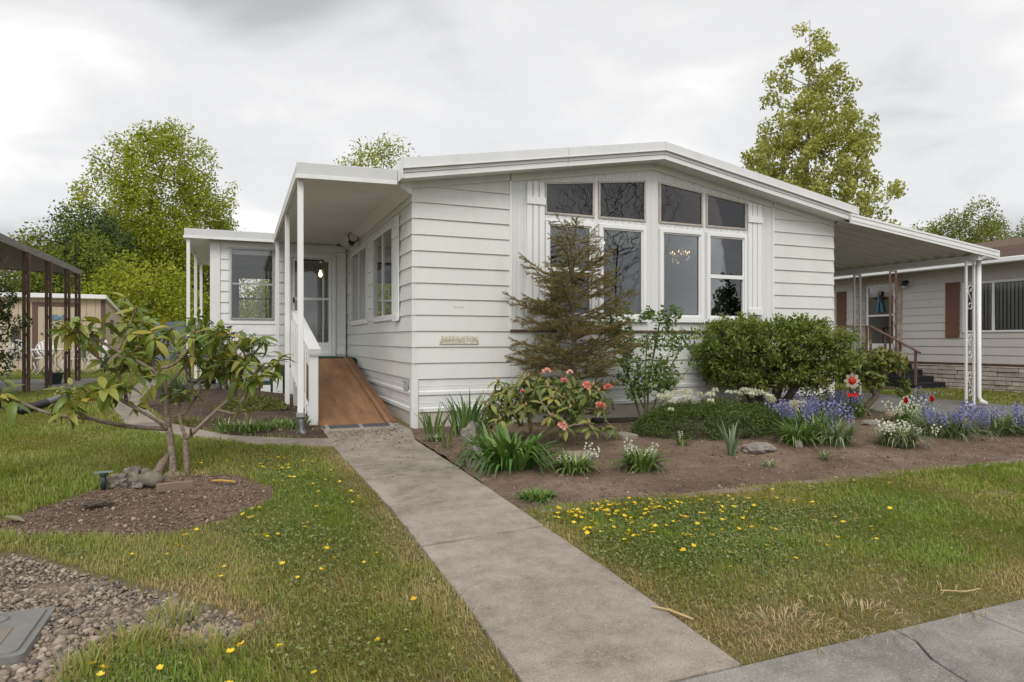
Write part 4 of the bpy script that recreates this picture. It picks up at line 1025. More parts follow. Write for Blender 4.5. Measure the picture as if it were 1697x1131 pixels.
fsh = thing('fish_ornament', 'blue fish-shaped ornament hanging on the shed door', 'ornament', (-7.35, 16.36, 1.75))
q = MB(); FP = [(-.2, .0), (-.08, .09), (.06, .10), (.16, .03), (.24, .10), (.24, -.07), (.16, -.01), (.05, -.07), (-.1, -.06)]
for yy in (16.345, 16.375): q.face([(-7.35 + x, yy, 1.82 + z) for x, z in FP])
for (a, b_) in zip(FP, FP[1:] + FP[:1]): q.face([(-7.35 + a[0], 16.345, 1.82 + a[1]), (-7.35 + b_[0], 16.345, 1.82 + b_[1]), (-7.35 + b_[0], 16.375, 1.82 + b_[1]), (-7.35 + a[0], 16.375, 1.82 + a[1])])
q.build('fish_body', M('fish_blue', (.12, .22, .30), .6, .2, 10), fsh)
for (x, z) in ((-.08, 1.6), (.03, 1.5), (-.02, 1.4), (.08, 1.62)): MB().box(-7.35 + x - .05, -7.35 + x + .05, 16.35, 16.37, z, z + .06).build('charm', M('charm_iron', (.06, .055, .05), .6), fsh)
for (x, z) in ((-8.35, 1.25), (-6.35, 1.0)):
    sw = part('window', shed, (x, 16.4, z)); MB().box(x - .12, x + .12, SB[2] - .02, SB[2] - .001, z - .28, z + .28).build('window_frame', BROWN, sw); MB().box(x - .07, x + .07, SB[2] - .026, SB[2] - .021, z - .22, z + .22).build('pane', M('dark_pane', (.05, .05, .05), .15), sw)
sw = part('window', shed, (SB[1], 17.6, 1.5)); MB().box(SB[1] + .001, SB[1] + .02, 17.4, 17.9, 1.3, 1.8).build('window_frame', BROWN, sw); MB().box(SB[1] + .021, SB[1] + .026, 17.47, 17.83, 1.37, 1.73).build('pane', M('dark_pane', (.05, .05, .05), .15), sw)

IRON = M('white_cast_iron', (.68, .68, .67), .5, .06, 10, dirt=(.4, .37, .33), dscale=12, damt=.5)
def garden_chair(loc, rz_, label):
    t = thing('garden_chair', label, 'chair', loc, 'white scallop-backed garden chairs by the shed', rz_)
    def bd(b, name): 
        me = b.mesh(name, IRON, (0, 0, 0), True); link(name, me, t)
    bd(MB().lathe((0, 0, .42), [(.2, 0), (.23, .012), (.2, .03)], 18), 'seat')
    for (sx, sy) in ((-1, -1), (1, -1), (-1, 1), (1, 1)):
        bd(MB().tube([(sx * .15, sy * .15, .42), (sx * .2, sy * .2, .3), (sx * .16, sy * .16, .16), (sx * .24, sy * .24, 0)], [.018, .022, .016, .02], 6), 'leg')
    for k in range(7):
        a = (k - 3) * .34; L = .43 + .03 * math.cos(a)
        p = (math.sin(a) * .09, .2, .46); e_ = (math.sin(a) * .29, .26, .46 + math.cos(a) * L)
        m_ = ((p[0] + e_[0]) / 2 + .02 * math.sin(a), .23, (p[2] + e_[2]) / 2)
        bd(MB().tube([p, m_, e_], [.012, .03, .034], 6), 'back_petal')
    rim = [(math.sin(a) * .31, .265, .46 + math.cos(a) * (.47 + .015 * math.cos(a * 9))) for a in np.linspace(-1.2, 1.2, 22)]
    bd(MB().tube([(-.1, .2, .44)] + rim + [(.1, .2, .44)], .016, 6), 'back_rim')
    for s in (-1, 1): bd(MB().tube([(s * .27, .24, .64), (s * .29, .05, .66), (s * .27, -.12, .63), (s * .2, -.15, .44)], .014, 6), 'arm')
    return t
garden_chair((-7.33, 12.5, gz(-7.3, 12.5)), R(200), 'white scallop-backed garden chair left of the round table, half behind a brown post')
garden_chair((-7.1, 14.1, gz(-7.1, 14.1)), R(0), 'white scallop-backed garden chair behind the round table, before the shed door')
garden_chair((-6.12, 12.75, gz(-6.1, 12.6)), R(250), 'white scallop-backed garden chair just right of the round table, in front')
garden_chair((-5.75, 13.4, gz(-5.9, 13.3)), R(290), 'white scallop-backed garden chair farthest right, near the shed corner')
tb = thing('garden_table', 'round white cast-metal garden table in front of the shed', 'table', (-6.75, 13.3, .15))
MB().lathe((-6.75, 13.3, .84), [(.5, 0), (.56, .01), (.56, .03), (.5, .035)], 28).build('table_top', IRON, tb, smooth=False)
for k in range(4):
    a = k * math.pi / 2 + .5; cx, sx = math.cos(a), math.sin(a)
    MB().tube([(-6.75 + cx * .30, 13.3 + sx * .30, .84), (-6.75 + cx * .12, 13.3 + sx * .12, .6), (-6.75 + cx * .14, 13.3 + sx * .14, .4), (-6.75 + cx * .36, 13.3 + sx * .36, .15)], [.016, .02, .018, .024], 6).build('leg', IRON, tb, smooth=True)
pot = thing('planter_tub', 'small dark green planter tub standing on the neighbour patio', 'planter', (-5.6, 8.3, .185))
PG = M('dark_green_plastic', (.012, .03, .03), .5)
MB().lathe((-5.6, 8.3, .185), [(.13, 0), (.17, .2), (.19, .2), (.19, .24), (.165, .24), (.15, .18)], 16).build('tub', PG, pot); MB().lathe((-5.6, 8.3, .36), [(.15, 0), (.15, .01)], 14).build('soil', DARKSOIL, pot)
dp = thing('drain_hose', 'grey and black corrugated drain hose lying on the left lawn', 'hose', (-4.6, 3.5, .1))
b = MB(); pts = []; rr = []
for i in range(46):
    t = i / 45; x = -4.72 + .25 * t + .05 * math.sin(t * 5); y = 2.6 + .55 * t ** .8 * 3.0
    pts.append((x, y, gz(x, y) + .075 + .02 * math.sin(t * 3))); rr.append(.052 if i % 2 else .06)
MB().tube(pts[:16], rr[:16], 10).build('black_section', GUN, dp, smooth=True); MB().tube(pts[15:], [r_ * .85 for r_ in rr[15:]], 10).build('grey_section', M('grey_hose', (.2, .2, .2), .5), dp, smooth=True)
ck = MB(); ck.box(-2.98, -2.30, 5.02, 5.30, .12, .32)
tag(ck.build('concrete_block', M('block_concrete', (.26, .25, .24), .95, .15, 8, .5, 80), bevel=.01), 'long grey concrete block under the addition beside the posts', 'block')
bp = MB().tube([(-2.86, 5.2, .75), (-2.86, 5.14, .45), (-2.84, 5.1, .38), (-2.74, 5.06, .36), (-2.4, 5.04, .36)], [.045, .045, .05, .05, .05], 10)
tag(bp.build('black_drain_pipe', GUN, smooth=True), 'black elbow drain pipe resting on the concrete block', 'pipe')
fc = thing('board_fence', 'low grey-blue board fence far behind the side lawn', 'fence', (-4, 26, .15))
FB = M('faded_blue_board', (.13, .15, .18), .8, .15, 5, rnd=.1)
for i in range(9): MB().box(-5.6 + i * .42, -5.6 + i * .42 + .40, 26, 26.04, .1, 1.95 + .03 * (i % 3)).build('fence_board', FB, fc)
# ================================================================== vegetation helpers
AR = Vector((math.cos(R(22.5)), -math.sin(R(22.5)), 0)); AD = Vector((math.sin(R(22.5)), math.cos(R(22.5)), 0))
def loc_(base, a, d, h): return Vector(base) + AR * a + AD * d + Vector((0, 0, h))     # a plant's own frame: across, deep, up
def far(a, d, z=0.15):                                                                 # a place in the background: metres across, metres away
    p = Vector((-2.0, -8.11, 0)) + AR * a + AD * d; p.z = z; return p

def limb_mesh(name, P, Q, ra, rb, mat, n=5):
    """tapered limbs from arrays of end points and radii, one mesh"""
    P, Q = np.asarray(P, float), np.asarray(Q, float); d = Q - P; d /= np.linalg.norm(d, axis=1, keepdims=True) + 1e-9
    ref = np.where(np.abs(d[:, 2:3]) > .9, np.array([[1., 0, 0]]), np.array([[0, 0, 1.]]))
    a = np.cross(d, ref); a /= np.linalg.norm(a, axis=1, keepdims=True) + 1e-9; b = np.cross(d, a)
    t = np.arange(n) * 2 * math.pi / n
    ring = a[:, None] * np.cos(t)[None, :, None] + b[:, None] * np.sin(t)[None, :, None]
    V = np.concatenate([P[:, None] + ring * np.asarray(ra)[:, None, None], Q[:, None] + ring * np.asarray(rb)[:, None, None]], 1)
    m = len(P); base = (np.arange(m) * 2 * n)[:, None]; k = np.arange(n)[None]; k2 = (np.arange(n) + 1) % n
    F = np.stack([base + k, base + k2[None], base + n + k2[None], base + n + k], -1).reshape(-1, 4)
    return array_mesh(name, V.reshape(-1, 3), F, mat, smooth=True)

def grow(trunks, targets, r_tip=.01, power=.42, up=.6, sag=0.0, steps=3, jit=.06, seed=1):
    """connect every target to the nearest fitting place of the growing tree"""
    g = np.random.default_rng(seed)
    N = []; par = []
    for tr in trunks:
        for i, p in enumerate(tr):
            N.append(np.array(p, float)); par.append(-1 if i == 0 else len(N) - 2)
    ntr = len(N)
    T = np.asarray(targets, float)
    A = np.array(N); order = np.argsort([np.min(np.linalg.norm(A - t, axis=1)) for t in T])
    cap = len(N) + len(T) * steps + 5; A = np.zeros((cap, 3)); A[:len(N)] = N; cnt = len(N); ends = []
    for k in order:
        t = T[k]; D = t - A[:cnt]; dist = np.linalg.norm(D, axis=1)
        cost = dist + up * np.maximum(0, -D[:, 2] + .35 * np.hypot(D[:, 0], D[:, 1]))
        j = int(np.argmin(cost)); p = A[j].copy(); L = dist[j]
        for s in range(1, steps + 1):
            f = s / steps; q = p + (t - p) * f
            if s < steps: q = q + g.normal(0, jit * L, 3) * np.array([1, 1, .6]) + np.array([0, 0, sag * L * f * (1 - f)])
            A[cnt] = q; par.append(j); j = cnt; cnt += 1
        ends.append(j)
    A = A[:cnt]; par = np.array(par); w = np.zeros(cnt); w[ends] = 1
    for i in range(cnt - 1, -1, -1):
        if par[i] >= 0: w[par[i]] += w[i]
    rad = r_tip * np.maximum(w, 1) ** power
    e = np.nonzero(par >= 0)[0]
    return A, par, rad, e, np.array(ends), ntr

def cloud(name, C, size, mat, val=None, upb=.5, asp=.55, jitter=.35, fold=.25, seed=1, out=None):
    """leaf-sized folded quads at points C"""
    g = np.random.default_rng(seed); n = len(C)
    nrm = g.normal(0, 1, (n, 3)); nrm /= np.linalg.norm(nrm, axis=1, keepdims=True); nrm[:, 2] += upb
    if out is not None: nrm += out * .6
    nrm /= np.linalg.norm(nrm, axis=1, keepdims=True)
    d = g.normal(0, 1, (n, 3)); d -= (d * nrm).sum(1, keepdims=True) * nrm; d /= np.linalg.norm(d, axis=1, keepdims=True) + 1e-9
    s = np.cross(nrm, d); L = (size * (1 + jitter * g.uniform(-1, 1, n)))[:, None]; Wd = L * asp / 2
    V = np.stack([C - d * L * .5, C + s * Wd + nrm * fold * Wd, C + d * L * .5 - nrm * .12 * L, C - s * Wd + nrm * fold * Wd], 1).reshape(-1, 3)
    if val is None: val = g.uniform(0, 1, n)
    i = np.arange(n)[:, None] * 4
    F = np.concatenate([i + np.array([[0, 1, 2]]), i + np.array([[0, 2, 3]])], 0)
    return array_mesh(name, V, F, mat, np.repeat(np.clip(val, 0, 1), 4))

def in_shape(n, fn, lo, hi, seed, shell=0.0):
    """random points where fn(p) is true"""
    g = np.random.default_rng(seed); out = []
    while len(out) < n:
        p = g.uniform(lo, hi, (4 * n, 3)); m = fn(p); out += list(p[m])
    return np.array(out[:n])

def tree(name, label, base, trunks, targets, leaf, lsize, per, rad, lmat, bmat, r_tip=.02, power=.42, seed=1, group=None, up=.6, sag=0., jit=.07, upb=.5, asp=.6, cat='tree', steps=3, flat=1.0, tone=None):
    base = Vector(base); t = thing(name, label, cat, base, group)
    A, par, r, e, ends, ntr = grow(trunks, targets, r_tip, power, up, sag, steps, jit, seed)
    tr = e < ntr
    for nm, sel in (('trunk', e[tr]), ('limbs', e[~tr])):
        if len(sel): tag(link(nm, limb_mesh(nm, A[par[sel]], A[sel], np.minimum(r[par[sel]], r[sel] * 1.6), r[sel], bmat, 8 if nm == 'trunk' else 5), t), kind='stuff' if nm == 'limbs' and cat == 'shrub' else None)
    g = np.random.default_rng(seed + 5)
    E_ = A[ends]; dv = g.normal(0, 1, (len(E_) * per, 3)); dv /= np.linalg.norm(dv, axis=1, keepdims=True); C = np.repeat(E_, per, 0) + dv * (g.random((len(dv), 1)) ** .45) * 1.75 * np.array([rad, rad, rad * flat])
    cv = np.repeat(g.uniform(0, 1, len(E_)), per)
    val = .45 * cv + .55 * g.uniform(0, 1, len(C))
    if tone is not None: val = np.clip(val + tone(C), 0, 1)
    link('crown', cloud('crown', C, lsize, lmat, val, upb, asp, seed=seed + 9), t)
    return t

# ------------------------------------------------------------------ background trees
LIME = LEAF('lime_leaf', [(0, (.12, .15, .012)), (.35, (.25, .30, .02)), (.7, (.36, .405, .035)), (1, (.48, .51, .09))], .35, .6)
DEEP = LEAF('deep_leaf', [(0, (.08, .11, .014)), (.5, (.165, .21, .022)), (1, (.27, .31, .04))], .25, .6)
POPL = LEAF('poplar_leaf', [(0, (.19, .21, .045)), (.4, (.34, .36, .085)), (.75, (.48, .49, .15)), (1, (.62, .61, .30))], .4, .45)
MIDG = LEAF('mid_leaf', [(0, (.12, .15, .03)), (.5, (.22, .255, .05)), (1, (.34, .37, .09))], .3, .6)
CONI = LEAF('conifer_leaf', [(0, (.03, .06, .02)), (.5, (.065, .11, .035)), (1, (.12, .17, .05))], .1, .7)
BLUEG = LEAF('bluegreen_leaf', [(0, (.06, .085, .045)), (.5, (.125, .16, .085)), (1, (.22, .26, .15))], .15, .7)

def ellip(c, r, lo=-1):
    c, r = np.array(c), np.array(r)
    return lambda p: ((((p - c) / r) ** 2).sum(1) < 1) & (p[:, 2] > lo)
# tall spreading spring tree on the left
g = np.random.default_rng(3)
def lime_env(p):
    h = p[:, 2] / 15.8; q = np.hypot(p[:, 0], p[:, 1])
    rr = 5.1 * np.where(h < .35, .97, np.sqrt(np.clip(1 - ((h - .35) / .65) ** 2.4, 0, 1)))
    nz = 1 + .10 * np.sin(np.arctan2(p[:, 1], p[:, 0]) * 5 + p[:, 2] * 1.1)
    return (q < rr * nz) & (q > rr * .25 * (h < .9)) & (h > .10) & (h < 1)
T = in_shape(900, lime_env, (-6.5, -6.5, .5), (6.5, 6.5, 15.8), 4)
T = np.concatenate([T, in_shape(420, lambda p: lime_env(p) & (p[:, 2] < 8), (-6.5, -6.5, .5), (6.5, 6.5, 8), 14)])
trk = [[(0, 0, -.2), (.1, 0, 2.2), (-.2, .1, 4.5), (-.5, .2, 7), (-.6, .2, 9.5), (-.5, .3, 12)], [(.3, 0, 2), (1.3, .2, 4.5), (1.9, .3, 7.5), (2.2, .2, 10.5)], [(0, 0, 2), (-1.4, .3, 4.5), (-2.2, .4, 7.5)]]
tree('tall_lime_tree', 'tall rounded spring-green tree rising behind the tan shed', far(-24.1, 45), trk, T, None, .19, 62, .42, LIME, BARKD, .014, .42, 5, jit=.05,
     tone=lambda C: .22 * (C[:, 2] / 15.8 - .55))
# denser trees at its foot
def round_tree(name, label, a, d, h, r, mat, n, per, ls, seed, low=.12, group=None, pointed=1.8, rad=.42):
    env = lambda p: (np.hypot(p[:, 0], p[:, 1]) < r * np.sqrt(np.clip(1 - np.abs((p[:, 2] / h - .4) / .6) ** pointed, 0, 1)) * (1 + .14 * np.sin(np.arctan2(p[:, 1], p[:, 0]) * 4 + p[:, 2] * 1.7 + seed))) & (p[:, 2] > low * h) & (p[:, 2] < h)
    T = in_shape(n, env, (-r * 1.2, -r * 1.2, 0), (r * 1.2, r * 1.2, h), seed)
    return tree(name, label, far(a, d), [[(0, 0, -.2), (.05, 0, h * .3), (-.05, .1, h * .6), (0, .05, h * .85)]], T, None, ls, per, rad, mat, BARKD, .012, .42, seed, group)
round_tree('bushy_green_tree', 'dense bushy green tree directly right of the tan shed', -18.2, 33, 4.9, 3.1, LIME, 300, 46, .17, 21, .03, pointed=2.6)
round_tree('bushy_green_tree', 'dense deep green tree standing behind the shed roof', -24.0, 36, 7.2, 3.6, DEEP, 420, 44, .17, 22, .03, pointed=2.2)
round_tree('pointed_dark_tree', 'dark pointed evergreen tree at the left foot of the tall spring tree', -25.0, 39, 9.2, 3.0, CONI, 420, 46, .16, 23, .05, pointed=1.25)
round_tree('small_pale_tree', 'small pale green tree left of the dark evergreen, above the awning end', -30.0, 46, 7.6, 2.2, LIME, 150, 30, .18, 24, .2)
round_tree('bluish_tree', 'bluish green tree seen under the neighbour awning, left edge', -27.6, 38, 6.6, 2.6, BLUEG, 260, 36, .16, 25, .05)
round_tree('bluish_tree', 'bluish green tree seen under the awning between the first posts', -25.5, 40, 5.6, 2.2, BLUEG, 220, 36, .16, 26, .05)
round_tree('crown_over_roof', 'rounded green treetop showing above the porch and house roof joint', -8.0, 40, 13.2, 3.4, LIME, 420, 50, .16, 27, .3, pointed=2.8)
for i, (a, d, h, r_) in enumerate([(-12.2, 37, 5.2, 2.6), (-15.2, 41, 5.0, 2.8)]):
    round_tree('hedge_tree', ['dark hedge tree behind the addition posts', 'green hedge tree between the shed and the addition, far back'][i], a, d, h, r_, DEEP if i == 0 else LIME, 240, 44, .16, 31 + i, .03)
FR = [(37.4, 60, 11.6, 2.0), (39.9, 61, 12.8, 2.6), (42.6, 60, 14.0, 3.0), (45.2, 62, 12.6, 2.6), (48.2, 60, 13.4, 3.6)]
FL = ['thin grey-green treetop nearest the poplar above the carport fascia', 'second treetop from the left above the carport fascia', 'tallest treetop above the carport fascia, right of the poplar', 'low treetop just left of the right edge trees above the neighbour roof', 'rounded treetop at the right edge above the neighbour roof']
for i, (a, d, h, r_) in enumerate(FR): round_tree('distant_tree', FL[i], a, d, h, r_, MIDG, 300, 60, .2, 41 + i, .1, 'distant trees beyond the neighbouring roof')
# the poplar behind the house
def pop_env(p):
    h = (p[:, 2] - 1.5) / 17.3; q = np.hypot(p[:, 0], p[:, 1]); th = np.arctan2(p[:, 1], p[:, 0])
    rr = np.interp(h, [0, .43, .67, .86, .96, 1], [3.9, 3.8, 2.8, 1.5, .6, .2]) * (1 + .12 * np.sin(th * 3 + p[:, 2] * 1.3) + .12 * np.sin(th * 5 - p[:, 2] * 2.1))
    return (h > .05) & (h < 1) & (q < np.maximum(rr, .25))
T = in_shape(640, pop_env, (-5.5, -5.5, 1.5), (5.5, 5.5, 18.8), 51)
tree('poplar_tree', 'tall conical leafy poplar rising behind the right side of the roof', far(16.2, 36), [[(0, 0, -.2), (.1, 0, 4), (-.1, .1, 8), (0, 0, 12), (.1, 0, 15.5), (.25, .1, 18.6)]], T, None, .175, 66, .27, POPL, BARKG, .013, .40, 52, up=1.4, sag=-.15, jit=.05, upb=.3, asp=.8, steps=3)
# across the street, reflected in the front windows
def bare_tree(name, label, base, h, r_, n, seed):
    env = lambda p: np.hypot(p[:, 0], p[:, 1]) < r_ * np.clip((p[:, 2] / h) * 1.5, .15, 1) * np.sqrt(np.clip(1.05 - (p[:, 2] / h) ** 4, 0, 1))
    T = in_shape(n, lambda p: env(p) & (p[:, 2] > h * .2), (-r_, -r_, 0), (r_, r_, h), seed)
    t = thing(name, label, 'tree', base); A, par, rr, e, ends, ntr = grow([[(0, 0, -.2), (.1, 0, h * .15), (0, .1, h * .3), (.2, 0, h * .5)]], T, .0045, .30, 1.9, -.1, 3, .04, seed)
    link('trunk', limb_mesh('trunk', A[par[e[e < ntr]]], A[e[e < ntr]], rr[par[e[e < ntr]]], rr[e[e < ntr]], BARKD, 8), t)
    link('limbs', limb_mesh('limbs', A[par[e[e >= ntr]]], A[e[e >= ntr]], np.minimum(rr[par[e[e >= ntr]]], rr[e[e >= ntr]] * 1.6), rr[e[e >= ntr]], BARKD, 4), t); return t
bare_tree('bare_tree', 'bare branching tree reflected in the second tall front window', (18.2, -25, -.9), 15.0, 4.4, 2400, 61)
def conifer(name, label, base, h, r_, n, seed):
    T = in_shape(n, lambda p: np.hypot(p[:, 0], p[:, 1]) < r_ * np.clip(1 - p[:, 2] / h, 0, 1) ** .8, (-r_, -r_, .3), (r_, r_, h), seed)
    return tree(name, label, base, [[(0, 0, -.2), (0, 0, h * .5), (0, 0, h * .98)]], T, None, .3, 20, .3, CONI, BARKD, .01, .4, seed, up=0)
conifer('dark_conifer', 'broad dark conifer reflected in the rightmost front window', (31.5, -31, -1), 6.8, 2.6, 260, 62)
for i, (x, h) in enumerate(((72, 6.5), (77, 7.5), (82, 6.8))): conifer('small_conifer', ['left', 'middle', 'right'][i] + ' one of three small conifers reflected in the third window', (x, -98 - i, -1), h, 1.6, 90, 63 + i)

# ------------------------------------------------------------------ single leaves
def leaf_mesh(name, L, W, mat, droop=.3, fold=.25, segs=6, shape=.6, petiole=.1):
    """one broad leaf along +X, folded on the midrib and curling down"""
    V, F = [], []
    for i in range(segs + 1):
        t = i / segs; u = min(1, max(0, (t - petiole) / (1 - petiole))); w = W / 2 * max(.03, math.sin(math.pi * u ** .85)) ** shape if t > petiole else W * .04
        ang = -droop * t; x = L * t * math.cos(ang * .6); z = L * t * math.sin(ang)
        V += [(x, -w, z + fold * w), (x, 0, z), (x, w, z + fold * w)]
    for i in range(segs):
        for k in (0, 1): F.append((3 * i + k, 3 * i + k + 1, 3 * i + k + 4, 3 * i + k + 3))
    me = bpy.data.meshes.new(name); me.from_pydata(V, [], F); me.materials.append(mat); me.polygons.foreach_set('use_smooth', [True] * len(F)); me.update(); return me
def basis(x, z, s=1.0):
    x = Vector(x).normalized(); z = Vector(z); y = z.cross(x)
    if y.length < 1e-3: y = Vector((0, 1, 0)).cross(x)
    y.normalize(); z = x.cross(y)
    return Matrix(((x.x * s, y.x * s, z.x * s, 0), (x.y * s, y.y * s, z.y * s, 0), (x.z * s, y.z * s, z.z * s, 0), (0, 0, 0, 1)))
def bake(name, items, mat, parent):
    """many leaves past the number kept single, joined in one part"""
    Vs, Fs, At, off = [], [], [], 0
    for k, (me, m) in enumerate(items):
        v = np.empty(len(me.vertices) * 3); me.vertices.foreach_get('co', v); v = v.reshape(-1, 3); mm = np.array(m); f = np.array([tuple(p.vertices) for p in me.polygons])
        Vs.append(v @ mm[:3, :3].T + mm[:3, 3]); Fs.append(f + off); At.append(np.full(len(v), random.random())); off += len(v)
    o = link(name, array_mesh(name, np.concatenate(Vs), np.concatenate(Fs), mat, np.concatenate(At), True), parent); o['kind'] = 'stuff'; return o
def whorl(parent, org, c, axis, n, meshes, el=(60, 120), s=(.75, 1.1), rg=random, into=None):
    axis = Vector(axis).normalized(); a = axis.orthogonal().normalized(); b = axis.cross(a); ph = rg.uniform(0, 6.28)
    for k in range(n):
        t = ph + k * 2 * math.pi / n + rg.uniform(-.25, .25); e_ = R(rg.uniform(*el)); sc = rg.uniform(*s)
        d = axis * math.cos(e_) + (a * math.cos(t) + b * math.sin(t)) * math.sin(e_)
        m = Matrix.Translation(Vector(c) - Vector(org) + d * .012) @ basis(d, axis if e_ < 2.2 else a, sc)
        if into is not None: into.append((rg.choice(meshes), m))
        else: link('leaf', rg.choice(meshes), parent, m)

# ------------------------------------------------------------------ open rhododendron in the left bed
B0 = Vector((-2.50, -1.72, -.075)); S = 191.0
RH = LEAF('rhododendron_leaf', [(0, (.09, .145, .026)), (.35, (.155, .215, .04)), (.65, (.23, .275, .058)), (.9, (.31, .31, .068)), (1, (.42, .33, .06))], .22, .38, 'obj')
rh = thing('rhododendron_bush', 'open leggy rhododendron with drooping olive leaves in the left soil bed', 'shrub', B0)
def rp(px, py, d=0.0):                       # branch sketch in centimetre-like units of the plant's own frame
    return loc_(B0, (px - 292) / S, d, (785 - py) / S)
rgr = random.Random(5)
BR = [([(285, 787, 0), (280, 750, .02), (272, 708, .05)], (.036, .026)), ([(304, 787, .03), (302, 755, .04), (300, 727, .05)], (.026, .022)),
      ([(272, 708, .05), (210, 702, -.05), (168, 690, -.15), (120, 680, -.25), (72, 657, -.35), (57, 648, -.4)], (.02, .008)),
      ([(215, 702, -.04), (185, 690, -.2), (166, 668, -.35), (165, 652, -.4)], (.012, .006)),
      ([(272, 708, .05), (261, 690, -.05), (228, 660, -.2), (215, 642, -.35)], (.018, .008)),
      ([(272, 708, .05), (270, 672, .05), (272, 639, .0), (258, 609, -.05), (210, 579, -.15), (174, 552, -.2), (161, 536, -.25)], (.026, .008)),
      ([(258, 609, -.05), (249, 585, .05), (262, 560, .1), (273, 543, .1)], (.013, .006)), ([(258, 609, -.05), (297, 600, -.1), (336, 567, -.2), (341, 551, -.22)], (.015, .006)),
      ([(272, 639, 0), (285, 612, .15), (300, 580, .25), (306, 552, .3)], (.014, .006)), ([(228, 660, -.2), (208, 640, -.05), (180, 621, .15), (150, 591, .1), (123, 561, .05), (102, 549, .05)], (.016, .007)),
      ([(180, 621, .15), (195, 595, .2), (200, 570, .25), (206, 545, .25)], (.011, .006)), ([(210, 579, -.15), (216, 540, -.05), (224, 510, 0)], (.011, .006)),
      ([(272, 690, .05), (291, 684, .15), (303, 645, .3), (298, 630, .3), (316, 621, .35), (330, 600, .35)], (.013, .006)),
      ([(300, 727, .05), (288, 690, .1), (278, 666, .2), (288, 640, .3), (262, 590, .35)], (.016, .006)),
      ([(300, 727, .05), (312, 717, .05), (348, 680, .1), (372, 654, .15), (378, 630, .15), (373, 612, .15)], (.022, .008)),
      ([(348, 680, .1), (388, 683, .05), (397, 666, 0), (421, 642, -.05), (433, 622, -.1)], (.014, .007)), ([(397, 666, 0), (410, 620, .1), (428, 600, .15), (437, 612, .15)], (.012, .008)),
      ([(378, 630, .15), (392, 600, .2), (412, 575, .2), (420, 565, .2)], (.012, .006)), ([(312, 717, .05), (322, 708, -.1), (333, 701, -.15)], (.012, .005)),
      ([(336, 567, -.2), (355, 570, -.2), (367, 562, -.2)], (.009, .005)), ([(345, 645, .2), (348, 610, .25), (346, 588, .25)], (.01, .005)), ([(392, 600, .2), (396, 585, .1), (394, 578, .1)], (.008, .005))]
BARKR = M('rhododendron_bark', (.25, .195, .15), .9, .4, 28, .9, 60, dirt=(.12, .10, .08), dscale=22, damt=.7)
for pts, (r0, r1) in BR:
    P = [rp(*p) + Vector((rgr.uniform(-.008, .008),) * 3) for p in pts]; PP = []
    for i in range(len(P) - 1):
        p0, p1, p2, p3 = P[max(0, i - 1)], P[i], P[i + 1], P[min(len(P) - 1, i + 2)]
        for k in range(4):
            t = k / 4; PP.append(.5 * ((2 * p1) + (p2 - p0) * t + (2 * p0 - 5 * p1 + 4 * p2 - p3) * t * t + (3 * p1 - p0 - 3 * p2 + p3) * t ** 3))
    PP.append(P[-1]); MB().tube(PP, [r0 + (r1 - r0) * i / (len(PP) - 1) for i in range(len(PP))], 8).build('branch', BARKR, rh, smooth=True)
stp_ = [rp(262, 790, -.05), rp(264, 778, -.04), rp(272, 762, -.03), rp(276, 750, .0)]
MB().tube(stp_, [.06, .046, .036, .022], 10).build('root_flare', BARKR, rh, smooth=True); MB().tube([rp(258, 792, 0), rp(285, 786, -.02), rp(306, 786, 0)], [.035, .05, .03], 10).build('root_flare', BARKR, rh, smooth=True)
RL = [leaf_mesh('leaf', .172, .064, RH, d_, f_) for d_, f_ in ((.25, .3), (.55, .45), (.05, .15), (.9, .5), (1.2, .6))]
WH = [(57, 648, -.4, 8), (40, 655, -.42, 6), (75, 655, -.38, 6), (165, 650, -.42, 9), (150, 660, -.4, 6), (215, 640, -.36, 10), (205, 655, -.3, 6), (102, 549, .05, 8), (122, 547, .05, 7), (160, 536, -.25, 9), (185, 535, -.15, 6), (176, 552, -.2, 6), (224, 509, 0, 8), (214, 532, -.04, 7), (205, 545, .25, 8), (228, 552, -.05, 6), (249, 586, .05, 6), (273, 543, .1, 8), (262, 585, .35, 7), (305, 553, .3, 8), (320, 562, .1, 6), (341, 551, -.22, 8), (367, 561, -.2, 9), (347, 588, .25, 7), (330, 600, .35, 6), (373, 613, .15, 9), (394, 578, .1, 7), (433, 621, -.1, 9), (420, 565, .2, 8), (438, 612, .15, 6), (130, 637, -.1, 6), (200, 585, .2, 6), (205, 606, .1, 6), (235, 612, -.05, 6), (352, 618, .2, 6), (290, 600, .25, 5), (240, 575, .1, 6), (300, 575, .2, 5), (190, 565, .1, 5), (150, 570, .0, 5), (320, 590, .0, 5), (380, 590, .1, 5), (265, 560, -.1, 5), (225, 590, -.1, 5)]
for (px, py, d, n) in WH:
    ax = Vector((rgr.uniform(-.5, .5), rgr.uniform(-.6, .3), 1))
    whorl(rh, B0, rp(px, py, d), ax, n, RL, (42, 122), (.5, 1.18), rgr)
    bt = rp(px, py, d); MB().tube([bt, bt + ax.normalized() * .02, bt + ax.normalized() * .035], [.008, .009, .002], 6).build('bud', M('rhododendron_bud', (.32, .17, .07), .6, .2, 30), rh, smooth=True)

